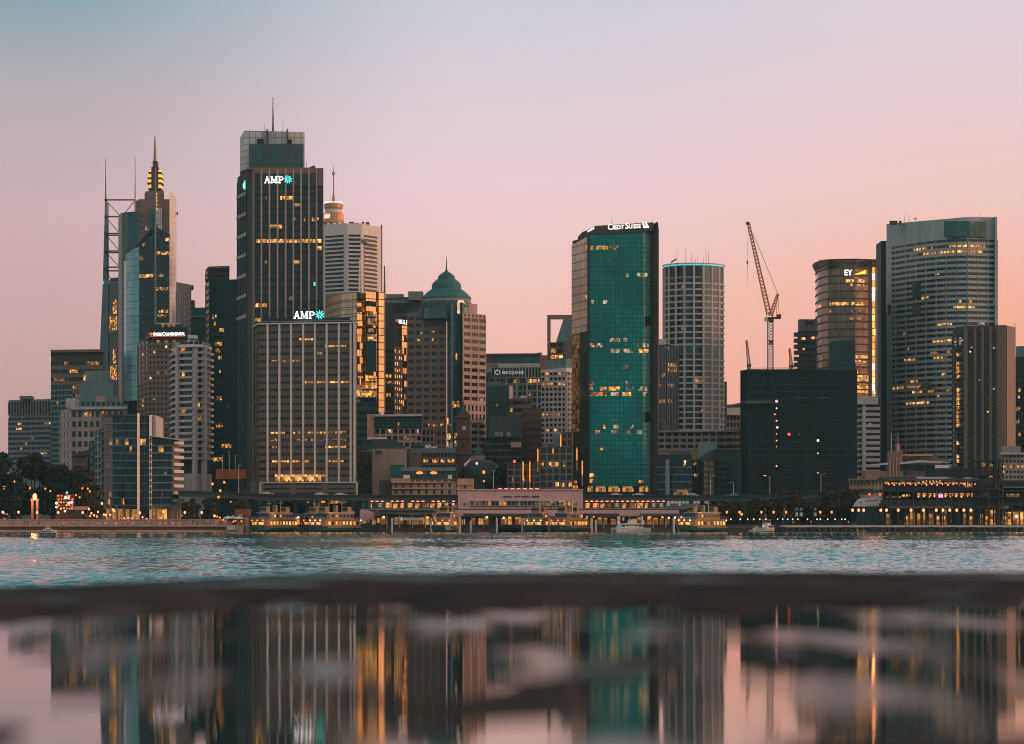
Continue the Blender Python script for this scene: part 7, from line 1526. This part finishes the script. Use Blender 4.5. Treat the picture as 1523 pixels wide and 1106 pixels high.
# ================================================================== trees, lamps, cars, people
def leafmat(name, a, b, c):
    t = NT(name); p = t.pos()
    f = t.math('ADD', t.math('MULTIPLY', t.noise(p, .45, 2), .6), t.math('MULTIPLY', t.noise(p, 2.2, 2), .4))
    t.link(t.ramp(f, [(.36, a), (.5, b), (.66, c)]), t.b.inputs['Base Color']); t.b.inputs['Roughness'].default_value = .75; t.b.inputs['Specular IOR Level'].default_value = .15
    return t.m
LF = dict(fig=leafmat('dark_fig_leaves', (.004, .010, .009), (.009, .018, .013), (.022, .030, .018)), plane=leafmat('brown_green_leaves', (.022, .022, .011), (.042, .036, .017), (.07, .052, .024)), grn=leafmat('mid_green_leaves', (.014, .022, .012), (.028, .036, .018), (.05, .052, .026)))
def tree(name, label, px_, base, top, wpx, Y, leaf, group, n=1700, seed=0):
    r = np.random.RandomState(seed); x0 = PX(px_, Y); z0 = PZ(base, Y); h = PZ(top, Y) - z0; w_ = M_(wpx, Y)/2
    t = Thing(name, label, 'tree', (x0, Y, z0), group, 0, True)
    tr = t.mb('trunk', MT['trunk']); tr.tube((0, 0, -.3), (.1, 0, h*.38), h*.032 + .08, h*.022 + .05, 8)
    nc = 18; cl = []
    for i in range(nc):
        a = r.rand()*6.28; e = r.rand(); rr_ = (r.rand()**.5); zz = h*(.16 + .74*e)
        prof = math.sin(min(1, .25 + .9*(1 - abs(e - .38)*1.25))*math.pi/2)
        c = np.array([math.cos(a)*w_*.78*rr_*prof, math.sin(a)*w_*.78*rr_*prof, zz]); cl.append((c, (.32 + .22*r.rand())*min(w_, h*.8)))
        if i % 2 == 0: tr.tube((.1, 0, h*(.20 + .06*r.rand())), tuple(c*np.array([.9, .9, .96])), h*.014 + .03, .03, 5)
    cl.append((np.array([0, 0, h*.9]), .3*min(w_, h))); m = t.mb('crown', leaf)
    for i in range(n):
        c, q = cl[r.randint(len(cl))]; d = r.randn(3); d /= np.linalg.norm(d); p = c + d*q*(r.rand()**.4)*np.array([1.1, 1.1, .75])
        nrm = d + r.randn(3)*.6 + np.array([0, 0, .35]); nrm /= np.linalg.norm(nrm); u = np.cross(nrm, r.randn(3)); u /= np.linalg.norm(u); v = np.cross(nrm, u); s = (.42 + .45*r.rand())*(1 + .012*h)
        m.add([tuple(p + u*s), tuple(p + v*s*.55), tuple(p - u*s), tuple(p - v*s*.55)], [(0, 1, 2, 3)])
    t.finish()
G1 = 'big dark trees along the left shore'
for i, (lb, a) in enumerate((('broad dark fig tree at the left edge of the photo', (2, 772, 670, 66, 1030)), ('large dark fig tree with the highest round crown, left of the beige office block', (52, 772, 672, 78, 1036)), ('dark fig tree whose crown slopes down toward the glass apartments', (92, 772, 690, 64, 1034)), ('lower bushy tree in front of the left fig trees, behind the gateway lamp', (30, 772, 722, 60, 1022)), ('bushy tree behind the bright festival stall', (78, 772, 720, 50, 1026)), ('thinner brown-green tree against the side of the glass apartments', (126, 772, 692, 46, 1040)), ('small lamp-lit tree between festival stall and glass apartments', (138, 772, 732, 34, 1020)), ('fig tree cut off by the left photo edge, lower crown', (-18, 772, 690, 50, 1038)))):
    tree('fig_tree', lb, *a, LF['fig'] if i not in (5, 6) else LF['plane'], G1, 4200 if i < 3 else 2400, i)
G2 = 'street trees along the quay'
for i, (lb, a, lf) in enumerate((('small green tree under the elevated road just right of the glass apartments', (283, 774, 748, 30, 1036), 'plane'), ('rounded tree under the elevated road left of the market umbrellas', (318, 776, 741, 36, 1040), 'grn'), ('dim tree under the elevated road behind the red-roofed kiosk', (352, 776, 745, 26, 1046), 'plane'), ('dark tree behind the two leftmost ferries', (430, 785, 748, 46, 1068), 'fig'), ('dark tree in the shade behind the white-lamped ferry', (500, 785, 750, 40, 1070), 'fig'),
    ('leftmost autumn-brown tree right of the ferry wharves', (1086, 784, 746, 44, 1046), 'plane'), ('brown-green tree with its top just under the road parapet, behind the two-deck cruiser', (1128, 784, 742, 48, 1042), 'plane'), ('tallest brown tree rising above the elevated road', (1166, 784, 728, 52, 1038), 'plane'), ('dark low tree between the tallest brown tree and the pole', (1196, 784, 746, 36, 1048), 'grn'), ('broad brown tree in front of the netted block, right of the pole', (1226, 784, 730, 56, 1036), 'plane'), ('brown-green tree left of the white ship bow', (1262, 784, 726, 44, 1040), 'plane'), ('small tree at the right photo edge beside the terminal tower', (1512, 782, 712, 40, 1075), 'fig'))):
    tree('plane_tree' if lf == 'plane' else 'street_tree', lb, *a, LF[lf], G2, 2000, 40 + i)
tree('dark_tree', 'dark tree mass beside the green cupola building, behind the station', 742, 745, 694, 46, 1150, LF['fig'], G2, 1500, 71)

def lamp(name, mats, h, r, double=False):
    t = Thing(name, 'x', 'lamp', (0, 0, 0), 'x', 0, True)
    t.mb('pole', MT['steel']).lathe(0, 0, [(.12, 0), (.09, .3), (.05, .5), (.04, h - r)], 8); t.mb('globe', mats).ball((0, 0, h), r, 10, 7, sz=1.25); t.mb('cap', MT['steel']).lathe(0, 0, [(r*.5, h + r*1.1), (r*.2, h + r*1.35)], 8)
    return t.finish()
def lamps(name, label, mats, spots, r, zb, grp, double=False):
    """spots: (px, py of globe, Y)"""
    protos = {}
    for k, (px_, py, Y, nm) in enumerate(spots):
        h = PZ(py, Y) - zb
        o = lamp(name, mats, h, r); o.location = (PX(px_, Y), Y, zb); o['label'] = label % nm; o['group'] = grp
PZ0 = PZ(772, 1000)
sp = [(4, 761.5), (27.5, 761.5), (55, 761.8), (86.5, 762), (123, 762), (151.5, 748.5), (168, 758), (243, 761), (208, 762.5), (275, 762), (300, 762), (319, 767)]
nms = ['leftmost, at the left photo edge', 'second from the left photo edge', 'in front of the lamp-lit gateway', 'below the left end of the festival stall', 'right of the festival stall', 'tall one left of the glass apartments', 'before the left arcade of the apartments', 'before the right arcade of the apartments', 'at the white rib of the apartments', 'just right of the glass apartments', 'under the left end of the elevated road', 'low one just left of the white umbrellas']
lamps('promenade_lamp', 'warm glowing globe lamp on the left promenade, %s', MT['bulb'], [(a, b, 1002, n) for (a, b), n in zip(sp, nms)], .42, PZ0, 'globe lamps along the left promenade')
sp2 = [(21.5, 716), (44.5, 726), (67.5, 726.5), (75, 730), (113, 736), (118.5, 739.5), (122.5, 726), (130.5, 726.5), (133.5, 730.5)]
nm2 = ['high one in the leftmost dark crown', 'above the gateway, left one', 'above the gateway, right one', 'small one right of the gateway', 'left one beside the festival stall top', 'right one beside the festival stall top', 'left of three near the glass apartments', 'middle of three near the glass apartments', 'right of three near the glass apartments']
lamps('garden_lamp', 'small lamp glowing among the dark left trees, %s', MT['bulbo'], [(a, b, 1016, n) for (a, b), n in zip(sp2, nm2)], .30, PZ0, 'lamps among the left trees')
sp3 = [(316, 719.5, 'left of two high above the orange hoarding'), (333.5, 717, 'right of two below the orange hoarding'), (325, 739, 'under the left road end'), (343.5, 747, 'among the leaves right of the road end'), (327.5, 729.5, 'big red-orange one on the elevated road')]
lamps('street_lamp', 'amber street lamp near the left road end, %s', MT['bulbo'], [(a, b, 1048, n) for a, b, n in sp3], .42, GZ, 'amber street lamps at the left road end')
row = [1081, 1100, 1103, 1132.5, 1150.5, 1169, 1220, 1237]
nr = ['leftmost, above the rightmost ferry bow', 'upper one of a close pair', 'lower one of a close pair', 'behind the two-deck cruiser, left', 'behind the two-deck cruiser, right', 'left of the tallest brown tree trunk', 'red-rimmed one right of the blue banners', 'left of the ship bow, alone']
lamps('quay_lamp', 'orange lamp in the row before the brown trees, %s', MT['bulbo'], [(x_, 761.5 + (3 if i == 2 else 0), 1024, n) for i, (x_, n) in enumerate(zip(row, nr))], .42, GZ, 'orange lamps along the right quay')
row = [1268, 1277, 1284.5, 1310, 1318.5, 1336, 1355, 1373.5, 1392.5, 1402.5, 1412.5, 1423, 1433.5, 1444]
nr = ['first from the left, under the ship bow', 'second from the left, under the ship bow', 'third from the left, under the ship bow'] + ['%s from the left in the terminal row' % s for s in ('fourth', 'fifth', 'sixth', 'seventh', 'eighth', 'ninth', 'tenth', 'eleventh', 'twelfth', 'thirteenth', 'fourteenth')]
lamps('terminal_lamp', 'bright pinkish globe lamp along the cruise terminal, %s', MT['bulb'], [(x_, 758.5, 1004, n) for x_, n in zip(row, nr)], .48, DZ, 'globe lamps along the cruise terminal')
o = lamp('terminal_lamp', MT['bulbw'], PZ(767.5, 1004) - DZ, .45); o.location = (PX(1512, 1004), 1004, DZ); o['label'] = 'single low white lamp at the far right of the cruise terminal'; o['group'] = 'globe lamps along the cruise terminal'
ordn = ['first', 'second', 'third', 'fourth', 'fifth', 'sixth', 'seventh', 'eighth', 'ninth', 'tenth', 'eleventh', 'twelfth', 'thirteenth', 'fourteenth', 'fifteenth', 'sixteenth', 'seventeenth', 'eighteenth']
row = [1087, 1101, 1112, 1121, 1130, 1139, 1156.5, 1164, 1171.5, 1179, 1186.5, 1201, 1215, 1220, 1231, 1242, 1252, 1257]
lamps('bollard_lamp', 'tiny white bollard lamp in the low row behind the right-hand wharf, %s', MT['bulbw'], [(x_, 772, 1012, ordn[i] + ' from the left') for i, x_ in enumerate(row)], .22, DZ, 'tiny white lamps along the right quay')
row = [95, 147, 157, 173, 197, 238, 246, 257, 266]
lamps('step_lamp', 'small amber lamp low on the lower left promenade, %s', MT['bulbo'], [(x_, 778.2, 990, ordn[i] + ' from the left') for i, x_ in enumerate(row)], .2, PZ(780.5, 990) - .1, 'amber lamps of the lower left promenade')
# lamps on the umbrella terrace
sp = [(323, 768, 'first'), (327, 769.5, 'second'), (332, 773, 'third'), (347, 775.5, 'fourth'), (350, 774.5, 'fifth'), (359, 775, 'sixth')]
lamps('terrace_lamp', 'amber terrace lamp by the white umbrellas, %s from the left', MT['bulbo'], [(a, b, 987.4, n) for a, b, n in sp], .28, LZ, 'lamps under the white umbrellas')
# small lamps of the cafe at the foot of the glass apartments
sp = [(132.5, 757, 'b'), (136, 763, 'b'), (140, 766, 'b'), (146, 761, 'b'), (134, 767, 'o'), (144, 768, 'o'), (154.5, 765, 'b'), (157.5, 766, 'b'), (164, 765.5, 'b'), (170, 760, 'b'), (212, 769, 'b'), (218, 771.5, 'o'), (196, 771, 'o'), (185, 770.5, 'o'), (191, 770, 'o'), (239, 770, 'o')]
for i, (a, b, c) in enumerate(sp):
    o = lamp('cafe_lamp', MT['bulb' if c == 'b' else 'bulbo'], PZ(b, 1006) - PZ0, .34); o.location = (PX(a, 1006), 1006, PZ0); o['label'] = 'cafe lamp at the foot of the glass apartments, %s from the left' % ordn[i]; o['group'] = 'cafe lamps below the glass apartments'

# tall road lamps
def roadlamp(px_, top, arm, label, lit_=False):
    z0 = on_road(min(1299, px_)); Y = 1062; z1 = PZ(top, Y); t = Thing('road_lamp', label, 'street lamp', (PX(px_, Y), Y, z0), 'road lamps on the elevated road', 0, True); h = z1 - z0
    t.mb('pole', MT['wsteel']).tube((0, 0, -.3), (0, 0, h), .13, .08, 8); t.mb('arm', MT['wsteel']).tube((0, 0, h - .1), (arm, 0, h + .15), .05, None, 6); t.mb('head', MT['bulbw'] if lit_ else MT['wsteel']).box(arm - .5, arm + .5, -.2, .2, h + .08, h + .25); t.finish()
for px_, top, arm, lb, l_ in ((1057, 708, 1.2, 'tall unlit lamp pole left of the netted block, plain'), (1092, 717, -1.2, 'short lamp pole with a bracket box at the left corner of the netted block')) and ((1057, 708, 1.2, 'tall unlit road lamp in front of the dark block right of the pale-slabbed block', False), (1091, 717.5, -1.4, 'short road lamp at the left corner of the netted block', False), (1145, 708, -1.9, 'tall road lamp with lit white head before the netted block', True), (1221, 705, 1.4, 'tall unlit road lamp before the right half of the netted block', False), (355, 692, .6, 'thin unlit road lamp left of the striped office block', False), (734, 700, .3, 'amber-lit road lamp rising behind the station, left of the stepped gridded block', False), (1198, 737, 0.01, 'plain green-grey pole beside the tallest brown tree', False)): roadlamp(px_, top, arm, lb, l_)
o = lamp('street_lamp', MT['bulbo'], PZ(702, 1060) - GZ, .55); o.location = (PX(719.5, 1060), 1060, GZ); o['label'] = 'tall amber street lamp standing behind the left part of the station roof'; o['group'] = 'amber lamps by the station'
o = lamp('street_lamp', MT['bulbo'], PZ(715, 1060) - GZ, .35); o.location = (PX(719.6, 1063), 1063, GZ); o['label'] = 'lower amber street lamp just under the tall one behind the station'; o['group'] = 'amber lamps by the station'

# cars on the elevated road
def car(label, px_, paint, facing, tail=True):
    z = on_road(px_) ; Y = 1060; t = Thing('car', label, 'car', (PX(px_, Y), Y, z), 'cars on the elevated road', 0 if facing > 0 else math.pi, True)
    prof = [(-2.1, .35), (-2.15, .8), (-1.9, .95), (-1.35, 1.42), (.35, 1.45), (1.05, .98), (1.95, .85), (2.12, .55), (2.1, .35)]; b = t.mb('body', paint); n = len(prof)
    v = [(x, s*(.86 if z_ < 1.1 else .68), z_) for s in (-1, 1) for x, z_ in prof]; b.add(v, [tuple(range(n)), tuple(range(2*n - 1, n - 1, -1))] + [(i, n + i, n + (i+1) % n, (i+1) % n) for i in range(n)])
    for s in (-1, 1): t.new('side_window', MT['bglass']).add([(-1.45, s*.83, 1.0), (.8, s*.83, 1.0), (.3, s*.71, 1.37), (-1.2, s*.71, 1.37), (-1.45, s*.7, 1.0), (.8, s*.7, 1.0), (.3, s*.6, 1.37), (-1.2, s*.6, 1.37)], [(0,1,2,3),(7,6,5,4),(0,4,5,1),(1,5,6,2),(2,6,7,3),(3,7,4,0)])
    for x in (-1.3, 1.35):
        for s in (-1, 1): w_ = t.new('wheel', MT['rubber']); w_.tube((x, s*.62, .33), (x, s*.88, .33), .33, None, 12); r_ = t.new('rim', MT['wsteel'], w_); r_.tube((x, s*.86, .33), (x, s*.895, .33), .2, None, 10)
    for s in (-1, 1): t.new('tail_light', MT['bulbr']).box(-2.2, -2.1, s*.62 - .2, s*.62 + .2, .66, .9); t.new('headlight', MT['bulbw']).box(2.02, 2.13, s*.6 - .18, s*.6 + .18, .58, .76)
    t.finish()
for lb, px_, pm_, f in (('pale car in front of the left foot of the striped office block', 398, 'wsteel', 1), ('white car with red tail lamp before the striped office block podium', 477, 'bwhite', 1), ('white car near the right end of the striped office block podium', 507, 'bwhite', 1), ('pale car just right of the station roof', 917, 'wsteel', 1), ('white car with red lamps below the lit lobby of the emerald tower', 949, 'bwhite', -1), ('white car at the foot of the pale-slabbed block', 1031, 'bwhite', 1), ('pale green-grey car left of the netted block', 1089, 'tealc', -1)): car(lb, px_, MT[pm_], f)

# banners and flags by the right quay
for lb, a, b, y0, y1, Y in (('pale blue square banner, left of the paired banners before the brown trees', 1183, 1187, 762, 767.5, 1020), ('pale blue square banner, right of the paired banners before the brown trees', 1189.5, 1194, 762, 767.5, 1020), ('pale blue square banner standing alone left of the red-rimmed lamp', 1210.5, 1214.5, 762, 767.5, 1020), ('narrow white banner behind the two-deck cruiser', 1137, 1139.5, 764, 769, 1018), ('narrow white banner left of the tallest brown tree', 1165.5, 1168, 764.5, 768.5, 1018)):
    t = Thing('banner', lb, 'banner', (PX((a + b)/2, Y), Y, GZ), 'banners along the right quay'); pbox(t, 'cloth', MT['tealc'] if b - a < 3 else MT['wsteel'], a, b, y0, y1, Y, .12)
    ptube(t, 'pole', MT['steel'], (a, 783, Y), (a, 756, Y), .06); pbox(t, 'top_cloth', MT['grey'], a + .3, b - .3, 755, 759, Y, .12); t.finish()

# people ------------------------------------------------------------
def person_mesh(name, pose, coat, legs):
    J = dict(pel=(0, 0, .95), ch=(0, 0, 1.28), nk=(0, 0, 1.47), hd=(0, -.02, 1.62), tp=(0, -.01, 1.74)); w_ = .19
    st = .24 if pose else .03
    for s, n in ((-1, 'l'), (1, 'r')):
        J['sh' + n] = (s*w_, 0, 1.42); J['el' + n] = (s*(w_ + .07), s*st*.6 + .02, 1.14); J['ha' + n] = (s*(w_ + .08), s*st - .06, .90); J['fi' + n] = (s*(w_ + .07), s*st - .10, .78)
        J['hp' + n] = (s*.10, 0, .92); J['kn' + n] = (s*.11, -s*st*.8 - .02, .50); J['an' + n] = (s*.12, -s*st*1.2 + .03, .08); J['to' + n] = (s*.14, -s*st*1.2 - .14, .04)
    ks = list(J); E_ = [('pel', 'ch'), ('ch', 'nk'), ('nk', 'hd'), ('hd', 'tp')]
    for n in 'lr': E_ += [('ch', 'sh' + n), ('sh' + n, 'el' + n), ('el' + n, 'ha' + n), ('ha' + n, 'fi' + n), ('pel', 'hp' + n), ('hp' + n, 'kn' + n), ('kn' + n, 'an' + n), ('an' + n, 'to' + n)]
    me = bpy.data.meshes.new('tmp'); me.from_pydata([J[k] for k in ks], [(ks.index(a), ks.index(b)) for a, b in E_], []); o = bpy.data.objects.new('tmp', me); COL.objects.link(o)
    md = o.modifiers.new('skin', 'SKIN'); RR = dict(pel=.15, ch=.17, nk=.065, hd=.105, tp=.075, sh=.085, el=.055, ha=.042, fi=.03, hp=.105, kn=.075, an=.055, to=.045)
    for i, k in enumerate(ks): r_ = RR.get(k, RR.get(k[:2], .08)); me.skin_vertices[0].data[i].radius = (r_, r_*.85 if k in ('ch', 'pel') else r_); me.skin_vertices[0].data[i].use_root = (k == 'pel')
    o.modifiers.new('sub', 'SUBSURF').levels = 1
    out = bpy.data.meshes.new_from_object(o.evaluated_get(bpy.context.evaluated_depsgraph_get())); bpy.data.objects.remove(o); out.name = name
    out.materials.clear(); [out.materials.append(m) for m in (coat, legs, MT['skin'])]
    for p in out.polygons:
        c = p.center; p.material_index = 2 if (c.z > 1.50 or (abs(c.x) > .22 and c.z < .93)) else (1 if c.z < .92 else 0); p.use_smooth = True
    return out
cl = [plain('navy_cloth', (.02, .025, .04), .9), plain('grey_cloth', (.12, .12, .13), .9), plain('white_cloth', (.55, .52, .5), .9), plain('red_cloth', (.28, .04, .03), .9), plain('black_cloth', (.012, .012, .014), .9)]
cn = ['navy top', 'grey top', 'white top', 'red top', 'black top']
PM = [[person_mesh('person', q, cl[i], cl[4 if i % 2 else 0]) for q in (0, 1)] for i in range(5)]
rr = random.Random(21)
def crowd(pxs, Y, z, where, hair):
    for i, px_ in enumerate(pxs):
        c = rr.randrange(5); q = rr.randrange(2); Yp = Y + rr.random()*2
        o = bpy.data.objects.new('person', PM[c][q]); COL.objects.link(o); o.location = (PX(px_, Yp), Yp, z); o.rotation_euler = (0, 0, rr.random()*6.28); s = .93 + rr.random()*.14; o.scale = (s, s, s)
        tag(o, 'person in %s %s %s, %s from the left there' % (cn[c], 'walking' if q else 'standing', where, ordn[i]), 'person', 'people on the waterfront')
crowd([14, 38, 61, 70, 99, 107, 116, 127, 149, 161, 179, 188, 201, 214, 229, 251, 271, 289], 1003, PZ0, 'on the upper left promenade', 0)
crowd([20, 37, 41, 58, 110, 128, 190, 217, 222, 225, 251, 287, 293, 304, 309, 312, 327, 331], 988, LZ, 'on the lower left promenade', 0)
crowd([1180, 1206, 1226, 1247, 1262, 1291, 1322, 1326, 1340, 1379, 1415, 1437, 1455, 1471, 1483, 1490, 1508, 1517], 998, DZ, 'on the cruise terminal wharf', 0)
# parked cars behind the festival stall
